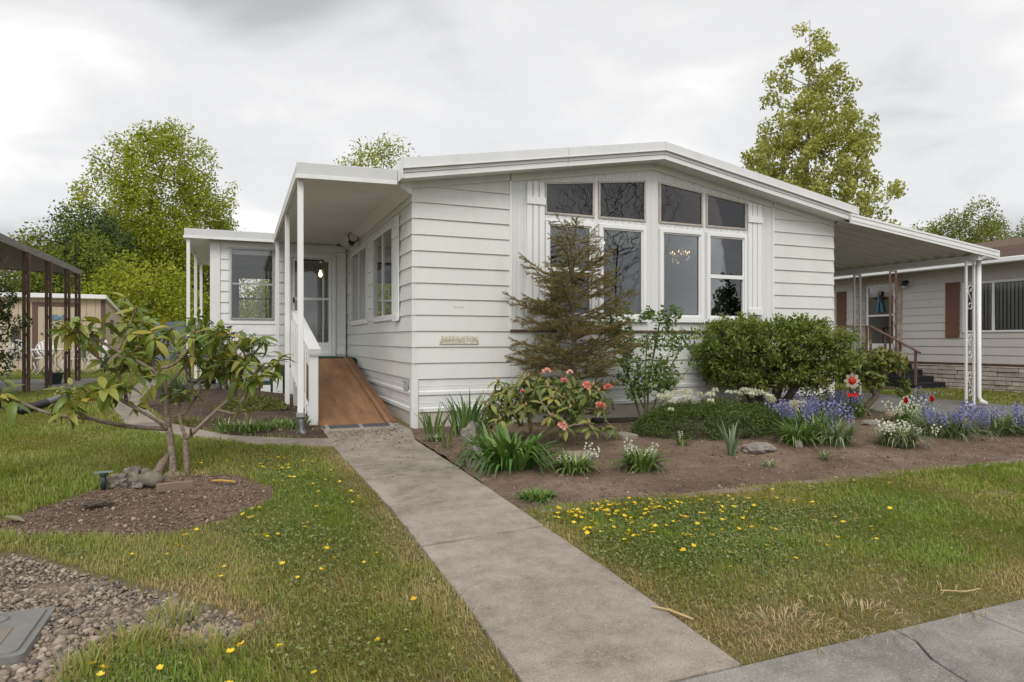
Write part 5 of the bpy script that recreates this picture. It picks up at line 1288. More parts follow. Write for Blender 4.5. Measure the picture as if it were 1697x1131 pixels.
more = []
for pts, rads in BR[2:]:
    for (px, py, d) in pts[1:]:
        if py > 668 or rgr.random() < .18: continue
        for _ in range(rgr.choice((1, 2))):
            qx, qy, qd = px + rgr.uniform(-22, 22), py + rgr.uniform(-26, 12), d + rgr.uniform(-.14, .14); e0 = rp(px, py, d); e1 = rp(qx, qy, qd)
            MB().tube([e0, e0.lerp(e1, .5) + Vector((0, 0, -.008)), e1], [.005, .0045, .004], 5).build('twig', BARKR, rh, smooth=True)
            whorl(rh, B0, e1, Vector((rgr.uniform(-.6, .6), rgr.uniform(-.7, .3), 1)), rgr.randint(5, 8), RL, (35, 130), (.38, 1.0), rgr, more)
RHA = LEAF('rhododendron_leaf_mass', [(0, (.085, .135, .025)), (.35, (.15, .205, .038)), (.65, (.22, .265, .055)), (.9, (.30, .30, .065)), (1, (.40, .32, .06))], .22, .38)
bake('leaf_mass', more, RHA, rh)

# ------------------------------------------------------------------ flowering rhododendron in the front bed
PR = LEAF('pink_rhododendron_leaf', [(0, (.085, .12, .032)), (.4, (.15, .185, .05)), (.75, (.23, .245, .065)), (1, (.33, .30, .08))], .2, .4, 'obj')
B1 = Vector((1.14, -1.55, -.03)); pr = thing('flowering_rhododendron', 'compact rhododendron with pink flowers and tan buds in the front bed', 'shrub', B1)
g = random.Random(8); tips = []
SP = [(-.62, -.05), (-.5, .2), (-.36, -.2), (-.2, .05), (-.05, -.25), (.1, .15), (.25, -.1), (.4, .1), (.52, -.1), (.62, .05)]
for i in range(46):
    a = -.66 + 1.36 * (i % 12) / 11 + g.uniform(-.06, .06); d = g.uniform(-.48, .42)
    q = (a / .74) ** 2 + (d / .52) ** 2
    if q > 1.15: d *= .6; q = (a / .74) ** 2 + (d / .52) ** 2
    h = .26 + .47 * math.sqrt(max(.0, 1.12 - q)) + g.uniform(-.10, .05)
    if i % 4 == 3: h *= .70
    if i % 9 == 8: h *= .65
    tips.append((a - .06 * (h > .6), d, h))
tips += [(.56, -.25, .38), (.66, .1, .48), (.16, -.46, .22), (.02, -.5, .34)]
A, par, rr, e_, ends, ntr = grow([[(0, 0, -.05), (.02, .01, .12)], [(.12, .05, -.05), (.2, .02, .15)], [(-.1, 0, -.05), (-.2, .0, .14)]], [tuple(AR * t[0] + AD * t[1] + Vector((0, 0, t[2]))) for t in tips], .006, .42, .3, 0, 3, .07, 9)
link('branches', limb_mesh('branches', A[par[e_]], A[e_], np.minimum(rr[par[e_]], rr[e_] * 1.6), rr[e_], BARKR, 6), pr)
PL = [leaf_mesh('leaf', .122, .048, PR, d_, f_, 4) for d_, f_ in ((.3, .3), (.6, .3), (.9, .35))]
BUDM = M('tan_bud', (.38, .25, .11), .6, .25, 30)
bud_me = MB().lathe((0, 0, 0), [(.004, 0), (.014, .012), (.016, .028), (.009, .046), (.002, .056)], 8).mesh('flower_bud', BUDM, smooth=True)
def truss(name, mat, rad=.05, n=11, seed=1, fl=.026):
    b = MB(); q = random.Random(seed)
    for k in range(n):
        th = q.uniform(0, 6.28); ph = math.acos(q.uniform(.05, 1)); d = Vector((math.sin(ph) * math.cos(th), math.sin(ph) * math.sin(th), math.cos(ph)))
        c = d * rad * q.uniform(.75, 1.0); u = d.orthogonal().normalized(); v = d.cross(u)
        for j in range(5):
            t = j * 1.2566 + q.uniform(-.2, .2); t2 = .55
            o1 = u * math.cos(t - t2) + v * math.sin(t - t2); o2 = u * math.cos(t) + v * math.sin(t); o3 = u * math.cos(t + t2) + v * math.sin(t + t2)
            b.face([c - d * .012, c + o1 * fl * .62 + d * .006, c + o2 * fl + d * .012 + d * q.uniform(-.004, .006), c + o3 * fl * .62 + d * .006])
    return b.mesh(name, mat, smooth=False)
PINK = LEAF('pink_petal', [(0, (.72, .20, .18)), (.4, (.80, .36, .31)), (.75, (.85, .52, .44)), (1, (.88, .66, .55))], .3, .6, 'obj')
TR = [truss('flower_truss', PINK, .042, 12, s) for s in (1, 2, 3)]
for i, t in enumerate(tips):
    c = B1 + AR * t[0] + AD * t[1] + Vector((0, 0, t[2])); ax = Vector((t[0] * .5 + g.uniform(-.2, .2), t[1] * .5 - .25, 1))
    whorl(pr, B1, c, ax, 6, PL, (60, 130), (.75, 1.1), g)
    if i % 3 != 2: link('flower_bud', bud_me, pr, Matrix.Translation(c - B1) @ basis(ax.orthogonal(), ax, g.uniform(.8, 1.25)))
gq = np.random.default_rng(44); C = []
while len(C) < 1000:
    a, d, h = gq.uniform(-.72, .72), gq.uniform(-.48, .45), gq.uniform(.2, .78); q_ = (a / .74) ** 2 + (d / .52) ** 2
    top_ = .26 + .45 * math.sqrt(max(0, 1.08 - q_))
    if q_ < 1.05 and top_ - .34 < h < top_ - .02 and not (a > .35 and h < .4): C.append(tuple(AR * a + AD * d + Vector((0, 0, h))))
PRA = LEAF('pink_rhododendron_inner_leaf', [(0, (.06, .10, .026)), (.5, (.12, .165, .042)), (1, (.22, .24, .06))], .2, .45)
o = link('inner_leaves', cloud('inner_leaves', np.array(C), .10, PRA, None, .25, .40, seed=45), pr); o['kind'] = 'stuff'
for k, (a, d, h) in enumerate([(-.02, -.2, .78), (.17, -.15, .68), (.40, -.2, .63), (.66, -.05, .60), (.54, -.3, .42), (.12, -.5, .24), (.25, .05, .76), (-.28, -.3, .58)]):
    link('flower_truss', TR[k % 3], pr, Matrix.Translation(AR * a + AD * d + Vector((0, 0, h))) @ basis(Vector((1, .2, .1)), Vector((.1, -.5, 1)), (1.0, .85, 1.1, 1.0, 1.15, 1.15, .8, .55)[k]))

# ------------------------------------------------------------------ strap leaves and clumps
def strap_mesh(name, L, W, mat, bend, segs=6, fold=.35):
    V, F = [], []
    for i in range(segs + 1):
        t = i / segs; a = bend * t * t; x = L * t * math.sin(a * .75); z = L * t * math.cos(a * .9)
        w = W / 2 * (.55 + .9 * t if t < .45 else max(.03, (1 - t) / .55) ** .8 * .96)
        V += [(x - fold * w * .3, -w, z), (x, 0, z - .0), (x - fold * w * .3, w, z)]
    for i in range(segs):
        for k in (0, 1): F.append((3 * i + k, 3 * i + k + 1, 3 * i + k + 4, 3 * i + k + 3))
    me = bpy.data.meshes.new(name); me.from_pydata(V, [], F); me.materials.append(mat); me.polygons.foreach_set('use_smooth', [True] * len(F)); me.update(); return me
def strap_clump(name, label, loc, n, meshes, spread, tilt, cat='plant', group=None, seed=1, parent=None, sc=(.7, 1.1)):
    q = random.Random(seed); t = parent or thing(name, label, cat, loc, group)
    for k in range(n):
        a = q.uniform(0, 6.283); r_ = spread * math.sqrt(q.random()); tl = R(q.uniform(*tilt)) * (.35 + .65 * r_ / spread)
        m = Matrix.Translation((r_ * math.cos(a), r_ * math.sin(a), -.01)) @ Matrix.Rotation(a + q.uniform(-.5, .5), 4, 'Z') @ Matrix.Rotation(tl, 4, 'Y') @ Matrix.Scale(q.uniform(*sc), 4)
        link('leaf', q.choice(meshes), t, m)
    return t
def grass_clump_mesh(name, n, L, W, spread, mat, seed, bend=(.4, 1.6), segs=4):
    """arching narrow leaves joined in one mesh"""
    q = np.random.default_rng(seed); a = q.uniform(0, 6.283, n); r_ = spread * np.sqrt(q.random(n)); Ls = L * q.uniform(.55, 1.1, n); bd = q.uniform(*bend, n) * (.4 + .6 * r_ / spread)
    out = a + q.normal(0, .5, n); V = []
    for i in range(segs + 1):
        t = i / segs; ang = bd * t; rad = Ls * t * np.sin(ang * .8); z = Ls * t * np.cos(ang * .8); w = W / 2 * (1 if t < .5 else max(.05, (1 - t) * 2)) * np.ones(n)
        x = r_ * np.cos(a) + rad * np.cos(out); y = r_ * np.sin(a) + rad * np.sin(out)
        V.append(np.stack([x - w * np.sin(out), y + w * np.cos(out), z], 1)); V.append(np.stack([x + w * np.sin(out), y - w * np.cos(out), z], 1))
    V = np.stack(V, 1); k = 2 * (segs + 1); i0 = np.arange(n)[:, None] * k
    F = np.concatenate([i0 + np.array([[2 * s, 2 * s + 1, 2 * s + 3, 2 * s + 2]]) for s in range(segs)], 0)
    return array_mesh(name, V.reshape(-1, 3), F, mat, np.repeat(q.random(n), k), smooth=True)
STR = LEAF('strap_leaf', [(0, (.06, .13, .03)), (.5, (.10, .20, .042)), (.85, (.16, .27, .06)), (1, (.26, .34, .11))], .25, .35, 'obj')
IRI = LEAF('iris_leaf', [(0, (0.070, 0.140, 0.042)), (.6, (0.126, 0.217, 0.063)), (1, (0.252, 0.322, 0.098))], .25, .45, 'obj')
IRG = LEAF('grey_iris_leaf', [(0, (0.104, 0.156, 0.085)), (.6, (0.169, 0.234, 0.130)), (1, (0.260, 0.325, 0.195))], .2, .5, 'obj')
BLB = LEAF('bulb_leaf', [(0, (0.056, 0.120, 0.019)), (.5, (0.120, 0.208, 0.040)), (.85, (0.208, 0.296, 0.080)), (1, (0.480, 0.512, 0.256))], .25, .45)
PAL = LEAF('pale_bulb_leaf', [(0, (0.095, 0.142, 0.054)), (.5, (0.189, 0.250, 0.108)), (1, (0.432, 0.472, 0.297))], .25, .45)
SM = [strap_mesh('leaf', .39, .052, STR, b_) for b_ in (.25, .6, 1.0, 1.4)]
strap_clump('broad_strap_plant', 'big clump of broad glossy dark green strap leaves beside the walkway', (.36, -2.36, -.075), 250, SM, .29, (0, 55), seed=3, sc=(.7, 1.15))
IM = [strap_mesh('leaf', .50, .03, IRI, b_, 6, .2) for b_ in (.15, .35, .6)]
strap_clump('iris_clump', 'tall upright iris clump growing against the house skirting', (.46, -.78, -.02), 58, IM, .17, (0, 22), seed=4, sc=(.75, 1.25), group='iris clumps near the house corner')
strap_clump('iris_clump', 'iris clump at the house corner nearest the ramp', (.12, -.55, -.01), 30, IM, .11, (5, 40), seed=5, sc=(.5, .85), group='iris clumps near the house corner')
strap_clump('iris_clump', 'small bright yellow-green iris clump at the walkway edge', (.02, -1.45, -.045), 14, IM, .05, (0, 18), seed=6, sc=(.45, .8), group='iris clumps near the house corner')
strap_clump('iris_clump', 'narrow iris clump beside the grey boulder', (.46, -1.32, -.035), 12, IM, .05, (0, 26), seed=7, sc=(.5, .9), group='iris clumps near the house corner')
strap_clump('iris_fan', 'grey-green iris fan standing alone beside the flat rock', (2.70, -2.70, -.08), 16, [strap_mesh('leaf', .38, .032, IRG, b_, 6, .2) for b_ in (.1, .25, .45)], .05, (2, 30), seed=8, sc=(.6, 1.15))

# bells on stalks
def spike(name, L, n, mat, stem, bell=.011, seed=1, dens=.55):
    q = random.Random(seed); b = MB(); b.tube([(0, 0, 0), (.008, 0, L * .5), (.02, 0, L)], [.003, .0028, .002], 4)
    nf = len(b.f)
    for k in range(n):
        t = 1 - dens * k / n; a = k * 2.4 + q.uniform(-.4, .4); c = Vector((.02 * t + .02 * math.cos(a), .02 * math.sin(a), L * t))
        d = Vector((math.cos(a) * .6, math.sin(a) * .6, -.5)).normalized(); u = d.orthogonal().normalized(); v = d.cross(u)
        ring = [c + d * bell * 1.5 + (u * math.cos(j * 1.2566) + v * math.sin(j * 1.2566)) * bell for j in range(5)]; mid = [c + d * bell * .6 + (u * math.cos(j * 1.2566) + v * math.sin(j * 1.2566)) * bell * .62 for j in range(5)]
        for j in range(5): b.face([c, mid[j], mid[(j + 1) % 5]]); b.face([mid[j], ring[j], ring[(j + 1) % 5], mid[(j + 1) % 5]])
    me = b.mesh(name, stem); me.materials.append(mat)
    for i, p in enumerate(me.polygons): p.material_index = 0 if i < nf else 1
    return me
STEM = M('flower_stem', (.10, .15, .05), .6)
BLUE = LEAF('bluebell_petal', [(0, (.17, .16, .42)), (.5, (.27, .26, .56)), (1, (.42, .42, .68))], .3, .6, 'obj')
WHT = LEAF('white_petal', [(0, (.62, .62, .52)), (1, (.82, .82, .78))], .3, .6, 'obj')
SPB = [spike('flower_spike', .38, 12, BLUE, STEM, .013, s, .42) for s in (1, 2, 3)]; SPW = [spike('flower_spike', .27, 9, WHT, STEM, .012, s, .38) for s in (4, 5, 6)]
def bulbs(name, label, x, y, rx_, ry_, nl, ns, L, leafm, spikes, seed, cat='flowers', group=None, hs=(.7, 1.1), pat=None):
    z = gz(x, y) + bed_h(x, y) - .015; t = thing(name, label, cat, (x, y, z), group); q = random.Random(seed)
    nsub = max(1, int(rx_ * ry_ * 26)); nl = int(nl * 1.7); ns = int(ns * .72); L = L * 1.18
    for k in range(nsub):
        a = q.uniform(0, 6.28); r_ = math.sqrt(q.random()); px, py = (0, 0) if nsub == 1 else (rx_ * r_ * math.cos(a), ry_ * r_ * math.sin(a))
        o = link('leaves', grass_clump_mesh('leaves', max(8, nl // nsub), L, .017, min(.13, rx_), leafm, seed * 50 + k, (.7, 2.3)), t, Matrix.Translation((px, py, 0))); o['kind'] = 'stuff'
    for k in range(ns):
        a = q.uniform(0, 6.28); r_ = math.sqrt(q.random())
        m = Matrix.Translation((rx_ * r_ * math.cos(a), ry_ * r_ * math.sin(a), 0)) @ Matrix.Rotation(q.uniform(0, 6.28), 4, 'Z') @ Matrix.Rotation(q.uniform(0, .5), 4, 'Y') @ Matrix.Scale(q.uniform(hs[0] * .72, hs[1]), 4)
        link('flower_spike', q.choice(spikes), t, m)
    return t
bulbs('bluebell_clump', 'large bluebell clump spilling from the right end of the green mound', 4.45, -2.05, .42, .40, 260, 95, .34, BLB, SPB, 1, group='bluebells', hs=(.8, 1.2))
bulbs('bluebell_clump', 'dense violet bluebell clump at the foot of the house right corner', 5.95, -.95, .62, .28, 180, 80, .34, BLB, SPB, 2, group='bluebells', hs=(.8, 1.15))
bulbs('bluebell_clump', 'bluebell clump right of the white flowers near the carport post', 6.15, -2.72, .45, .30, 260, 60, .32, PAL, SPB, 3, group='bluebells', hs=(.8, 1.2))
bulbs('bluebell_clump', 'bluebell clump at the right edge of the photograph', 6.95, -2.85, .5, .32, 240, 55, .32, PAL, SPB, 4, group='bluebells', hs=(.8, 1.15))
bulbs('bluebell_clump', 'small bluebell tuft behind the stone block by the carport floor', 7.35, -1.35, .22, .16, 60, 22, .28, BLB, SPB, 5, group='bluebells', hs=(.9, 1.25))
bulbs('pale_leaf_clump', 'pale arching leaf clump in front of the large bluebells', 4.25, -2.62, .25, .16, 120, 5, .34, PAL, SPB, 6, cat='plant')
bulbs('white_bell_clump', 'wide clump of cream white bell flowers right of the bluebells', 4.98, -2.86, .36, .20, 230, 52, .26, PAL, SPW, 7, group='white bell flowers', hs=(.85, 1.2))
bulbs('white_bell_clump', 'white bell flowers behind the cream clump, next to the red tulips', 6.30, -2.0, .26, .18, 90, 34, .30, BLB, SPW, 8, group='white bell flowers', hs=(1.0, 1.5))
bulbs('white_bell_clump', 'grassy clump of few white bells before the pink rhododendron', .82, -2.78, .22, .13, 110, 9, .18, BLB, SPW, 9, group='white bell flowers', hs=(.7, 1.0))
bulbs('white_bell_clump', 'bright tuft of white bells on bare soil, left of the iris fan', 1.46, -2.92, .12, .11, 120, 17, .24, BLB, SPW, 10, group='white bell flowers', hs=(.85, 1.15))
bulbs('white_bell_clump', 'single white bell stem rising from bare soil before the mound', 2.48, -2.15, .05, .05, 12, 2, .12, BLB, SPW, 11, group='white bell flowers', hs=(.8, 1.0))
bulbs('bulb_leaf_clump', 'dark arching leaves at the front foot of the green mound', 3.85, -2.45, .20, .14, 130, 0, .28, BLB, SPW, 12, cat='plant')
bulbs('small_leaf_tuft', 'tiny withered leaf tuft on bare soil by the flat rock', 3.5, -3.15, .04, .04, 12, 0, .13, PAL, SPW, 13, cat='plant')
bulbs('small_leaf_tuft', 'tiny leaf tuft nearest the lawn edge in front of the iris fan', 2.72, -3.2, .04, .04, 10, 0, .10, PAL, SPW, 14, cat='plant')
bulbs('low_weed', 'low leafy weed at the walkway edge below the iris clumps', .02, -1.0, .10, .08, 60, 0, .09, PAL, SPW, 15, cat='plant')
bulbs('low_weed', 'low leafy weed where the edging meets the walkway', .14, -3.45, .16, .12, 110, 0, .08, BLB, SPW, 16, cat='plant')
RED = LEAF('tulip_petal', [(0, (.42, .012, .012)), (1, (.55, .03, .02))], .2, .4, 'obj')
def tulip(x, y, L, label):
    z = gz(x, y) - .01; t = thing('tulip', label, 'flower', (x, y, z), 'red tulips'); MB().tube([(x, y, z), (x + .01, y, z + L)], .005, 6).build('stem', STEM, t, smooth=True)
    pm = leaf_mesh('petal', .085, .06, RED, -.5, .45, 5, .8, .0)
    for k in range(6): link('petal', pm, t, Matrix.Translation((.01, 0, L - .01)) @ Matrix.Rotation(k * 1.047, 4, 'Z') @ Matrix.Rotation(R(-72 + 10 * (k % 2)), 4, 'Y'))
    lm_ = strap_mesh('leaf', .2, .035, IRI, .7)
    for k in range(3): link('leaf', lm_, t, Matrix.Rotation(k * 2.1, 4, 'Z') @ Matrix.Rotation(.25, 4, 'Y'))
tulip(6.25, -1.98, .34, 'red tulip standing over the stone block, left of the other tulip'); tulip(6.45, -2.2, .38, 'red tulip in front of the white bell flowers, right of the other')

# ------------------------------------------------------------------ candytuft mound
mx_, my_ = 3.42, -1.55
md = thing('candytuft_mound', 'wide low dark green cushion plant dotted with white flower heads', 'shrub', (mx_, my_, -.05))
g = np.random.default_rng(12); n = 30000
th = g.uniform(0, 6.283, n); rr = np.sqrt(g.uniform(0, 1, n)); lx, ly = rr * np.cos(th), rr * np.sin(th)
hz = .30 * (1 - rr ** 3.6) ** .7 * (1 + .16 * np.sin(lx * 7 + 1) * np.cos(ly * 6) + .08 * np.sin(lx * 19) * np.cos(ly * 15)) + .03
sh = g.integers(0, 1500, n); lx, ly, hz, rr = lx[sh], ly[sh], hz[sh], rr[sh]
C = np.stack([lx * 1.08, ly * .56, hz * (.9 + .2 * ((sh * 37) % 101) / 101)], 1); t_ = g.random(n)
C += np.stack([(.05 * t_ + .012) * g.normal(0, 1, n), (.05 * t_ + .012) * g.normal(0, 1, n), .03 - .10 * t_], 1)
ca, sa = math.cos(-.12), math.sin(-.12); C[:, 0], C[:, 1] = C[:, 0] * ca - C[:, 1] * sa, C[:, 0] * sa + C[:, 1] * ca
CT = LEAF('candytuft_leaf', [(0, (.045, .08, .02)), (.5, (.095, .145, .03)), (.85, (.155, .205, .045)), (1, (.23, .25, .09))], .2, .55)
link('foliage', cloud('foliage', C, .042, CT, np.clip(g.uniform(0, 1, n) * .6 + .5 * ((sh * 61) % 97) / 97 - .12, 0, 1), .0, .2, seed=13), md)
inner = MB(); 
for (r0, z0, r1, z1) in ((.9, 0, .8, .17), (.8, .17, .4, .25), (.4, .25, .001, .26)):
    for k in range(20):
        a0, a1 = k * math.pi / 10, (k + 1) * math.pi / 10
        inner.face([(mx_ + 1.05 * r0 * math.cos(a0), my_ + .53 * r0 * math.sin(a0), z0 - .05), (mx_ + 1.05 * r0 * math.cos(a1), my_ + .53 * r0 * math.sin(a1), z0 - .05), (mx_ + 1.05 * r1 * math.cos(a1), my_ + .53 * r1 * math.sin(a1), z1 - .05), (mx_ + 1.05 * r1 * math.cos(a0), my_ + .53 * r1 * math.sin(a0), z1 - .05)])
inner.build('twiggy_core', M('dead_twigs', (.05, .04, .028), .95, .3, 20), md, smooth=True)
FH = [truss('flower_head', WHT, .022, 10, s, .012) for s in (7, 8)]
q = random.Random(4)
heads = [(q.gauss(-.55, .18), q.gauss(-.1, .22)) for _ in range(22)] + [(q.gauss(.62, .2), q.gauss(.02, .22)) for _ in range(34)] + [(q.uniform(-.8, .8), q.uniform(-.25, .35)) for _ in range(10)]
for (a, d) in heads:
    if (a / 1.02) ** 2 + (d / .5) ** 2 > .95: continue
    rr_ = math.hypot(a / 1.08, d / .56); z = .36 * (1 - rr_ ** 3.6) ** .7 + .05
    link('flower_head', q.choice(FH), md, Matrix.Translation((a * ca - d * sa, a * sa + d * ca, z + .115)) @ Matrix.Scale(q.uniform(1.0, 1.6), 4))
def white_row(x, y, w, n, seed, label):
    t = thing('white_candytuft', label, 'flowers', (x, y, gz(x, y)), 'white candytuft against the skirting'); q = random.Random(seed)
    C = np.array([(q.gauss(0, w * .45), q.gauss(0, .07), q.uniform(.0, .2)) for _ in range(900)]); link('foliage', cloud('foliage', C, .035, CT, None, .2, .25, seed=seed), t)
    for _ in range(n): link('flower_head', q.choice(FH), t, Matrix.Translation((q.gauss(0, w * .42), q.gauss(-.02, .08), q.uniform(.16, .28))) @ Matrix.Scale(q.uniform(.9, 1.5), 4))
white_row(3.75, -.40, .45, 34, 21, 'white candytuft row against the skirting behind the green mound, left part'); white_row(4.75, -.45, .4, 22, 22, 'white candytuft row under the clipped shrub against the skirting'); white_row(5.05, -1.25, .35, 26, 23, 'white candytuft patch between the green mound and the bluebells')

# ------------------------------------------------------------------ young spruce
B2 = Vector((1.93, -.66, -.02)); sp = thing('young_spruce', 'thin brownish young spruce in front of the left tall windows', 'tree', B2)
g = random.Random(17); H = 2.62; tw_p, tw_q, tw_r = [], [], []; seg_a, seg_b = [], []
MB().tube([B2, B2 + Vector((.02, 0, H * .4)), B2 + Vector((-.02, .01, H * .75)), B2 + Vector((.0, 0, H))], [.04, .03, .018, .004], 8).build('trunk', BARK, sp, smooth=True)
def prof(h): 
    return np.interp(h, [.08, .25, .36, .5, .62, .72, .8, .88, .95, 1.0], [.55, .88, .98, .90, .86, .60, .40, .36, .24, .04])
hts = []
z = .09
while z < .985:
    hts.append(z); z += g.uniform(.045, .065) if z < .7 else g.uniform(.04, .055)
for h in hts:
    nb_ = g.randint(5, 7) if h < .7 else 5; ph = g.uniform(0, 6.28)
    for k in range(nb_):
        a = ph + k * 6.283 / nb_ + g.uniform(-.35, .35); hj = min(.985, max(.07, h + g.uniform(-.03, .03))); L = prof(hj) * g.uniform(.55, 1.08); z0 = H * hj
        rise = (.25 + .75 * max(0, h - .55) / .45 if h > .55 else .22 - .28 * (1 - h / .55)) + g.uniform(-.14, .16)
        d = Vector((math.cos(a), math.sin(a), 0)); p = Vector((0, 0, z0)); pts = [p]
        for s in range(1, 6):
            f = s / 5; pts.append(Vector((0, 0, z0)) + d * L * f + Vector((g.uniform(-.012, .012), g.uniform(-.012, .012), L * (rise * f + .14 * f * f))))
        for s in range(5): tw_p.append(pts[s]); tw_q.append(pts[s + 1]); tw_r.append(.009 * (1 - s / 6) * (L / .9) + .002); seg_a.append(pts[s] if s > 0 else pts[0].lerp(pts[1], .5)); seg_b.append(pts[s + 1])
        nl = max(3, int(L / .055))
        for j in range(nl):
            f = .22 + .74 * j / nl; i0 = min(4, int(f * 5)); b0 = pts[i0].lerp(pts[i0 + 1], f * 5 - i0); l2 = (L * .45 * (1.05 - f) + .06) * g.uniform(.6, 1.25)
            side = 1 if j % 2 else -1; dv = (d + Vector((-d.y, d.x, 0)) * side * g.uniform(.7, 1.1) + Vector((0, 0, g.uniform(-.3, .6)))).normalized(); e1 = b0 + dv * l2
            tw_p.append(b0); tw_q.append(e1); tw_r.append(.003); seg_a.append(b0); seg_b.append(e1)
            if l2 > .11:
                for m_ in (.3, .55, .8):
                    c0 = b0.lerp(e1, m_); dv2 = (dv + d * g.uniform(.2, .8) * (1 if g.random() < .6 else -1) + Vector((0, 0, g.uniform(-.3, .6)))).normalized(); e2 = c0 + dv2 * l2 * .5
                    tw_p.append(c0); tw_q.append(e2); tw_r.append(.0025); seg_a.append(c0); seg_b.append(e2)
tw_r = np.array(tw_r); link('branches', limb_mesh('branches', np.array(tw_p), np.array(tw_q), tw_r, tw_r * .8, M('spruce_twig', (.15, .10, .06), .9, .3, 20), 4), sp)
SA, SBv = np.array(seg_a), np.array(seg_b); Ls = np.linalg.norm(SBv - SA, axis=1); cnt = np.maximum(6, (Ls / .0023).astype(int)); idx = np.repeat(np.arange(len(SA)), cnt)
gg = np.random.default_rng(5); t = gg.random(len(idx))[:, None]; Cn = SA[idx] * (1 - t) + SBv[idx] * t; dr_ = (SBv - SA)[idx] / Ls[idx][:, None]
nd = gg.normal(0, 1, Cn.shape); nd -= (nd * dr_).sum(1, keepdims=True) * dr_; nd /= np.linalg.norm(nd, axis=1, keepdims=True); nd = nd * .85 + dr_ * .6; nd[:, 2] += .15
nl_ = gg.uniform(.014, .026, len(Cn))[:, None]; sd_ = np.cross(nd, gg.normal(0, 1, nd.shape)); sd_ /= np.linalg.norm(sd_, axis=1, keepdims=True)
V = np.stack([Cn - sd_ * .0027, Cn + sd_ * .0027, Cn + nd * nl_], 1).reshape(-1, 3); F = np.arange(len(Cn) * 3).reshape(-1, 3)
vv = np.clip(np.repeat(gg.random(len(SA)), cnt) * .6 + gg.random(len(idx)) * .4, 0, 1)
NEED = LEAF('spruce_needle', [(0, (.12, .14, .05)), (.35, (.195, .195, .065)), (.7, (.27, .215, .07)), (1, (.36, .25, .09))], .1, .6)
link('needles', array_mesh('needles', V, F, NEED, np.repeat(vv, 3)), sp)

# ------------------------------------------------------------------ shrubs by the wall
def shrub(name, label, base, stems, T, per, ls, rad, lmat, bmat, seed, r_tip=.004, power=.45, **k):
    return tree(name, label, base, stems, T, None, ls, per, rad, lmat, bmat, r_tip, power, seed, cat='shrub', **k)
CLIP = LEAF('clipped_leaf', [(0, (.085, .125, .02)), (.4, (.15, .21, .034)), (.75, (.235, .28, .06)), (1, (.35, .29, .10))], .3, .45)
B3 = Vector((5.10, -.72, -.03))
def box_env(p):
    a = p @ np.array(AR); d = p @ np.array(AD); h = p[:, 2]; w = np.interp(h, [.3, .5, .8, 1.15, 1.42], [.55, .80, .98, 1.0, .86])
    return (np.abs(a) < w * (1 + .06 * np.sin(h * 9))) & (np.abs(d) < w * .55) & (h > .46 - .10 * np.abs(a) + .05 * np.sin(a * 7)) & (h < 1.44 - .10 * a * a + .04 * np.sin(a * 9))
T = in_shape(620, box_env, (-1.2, -1.2, .2), (1.2, 1.2, 1.46), 71)
T = np.concatenate([T, np.array([tuple(AR * a + AD * d + Vector((0, 0, h))) for a, d, h in ((1.2, 0, 1.15), (1.3, -.1, 1.1), (1.28, .1, 1.25), (1.15, .1, .75), (1.22, -.1, .6), (-1.1, -.1, 1.0), (-1.05, 0, 1.25), (1.34, 0, .95))])])
sb = [[tuple(AR * (a * .25) + AD * d + Vector((0, 0, -.05))), tuple(AR * (a * .5) + AD * d + Vector((0, 0, .3))), tuple(AR * a + AD * d * 1.5 + Vector((0, 0, .7)))] for a, d in ((-.5, 0), (-.2, .1), (.1, -.05), (.3, .1), (.55, 0))]
shrub('clipped_shrub', 'large flat-topped green shrub with dark stems under the right windows', B3, sb, T, 44, .057, .062, CLIP, BARKD, 72, .006, upb=.5, asp=.42)
ROSE = LEAF('rose_leaf', [(0, (0.076, 0.136, 0.034)), (.5, (0.145, 0.230, 0.060)), (1, (0.255, 0.323, 0.102))], .3, .45)
B4 = Vector((3.0, -.62, -.02))
T = np.array([tuple(AR * a + AD * d + Vector((0, 0, h))) for a, d, h in [(random.uniform(-.45, .75) * min(1, .25 + h * .6), random.uniform(-.2, .25), h) for h in [random.uniform(.35, 1.55) ** 1 for _ in range(120)]]])
T[:, 2] *= np.where(np.abs(T[:, 0]) > .5, .8, 1.0)
sb = [[tuple(AR * 0.03 * k + Vector((0, 0, -.03))), tuple(AR * a * .4 + AD * d + Vector((0, 0, h * .4))), tuple(AR * a + AD * d + Vector((0, 0, h)))] for k, (a, d, h) in enumerate([(-.25, .05, .9), (.05, -.05, 1.2), (.25, .1, 1.35), (.5, 0, 1.0), (.62, -.05, .75), (-.05, .1, .8)])]
shrub('rose_bush', 'loose thorny rose bush with thin arching canes beside the spruce', B4, sb, T, 20, .058, .06, ROSE, M('rose_cane', (.10, .12, .05), .6, .2, 10), 74, .003, upb=.6, asp=.62)
B5 = Vector((6.5, -1.12, -.04)); GN = LEAF('gnarled_leaf', [(0, (0.090, 0.128, 0.030)), (.5, (0.173, 0.203, 0.053)), (.85, (0.285, 0.285, 0.075)), (1, (0.570, 0.420, 0.060))], .25, .45)
T = in_shape(60, ellip((.0, 0, .74), (.50, .36, .25)), (-.7, -.5, .4), (.7, .5, 1.0), 75)
Tl = np.array([tuple(AR * (t[0] + .12) + AD * t[1] + Vector((0, 0, t[2]))) for t in T] + [tuple(AR * .62 + Vector((0, 0, h))) for h in (.5, .42, .36)])
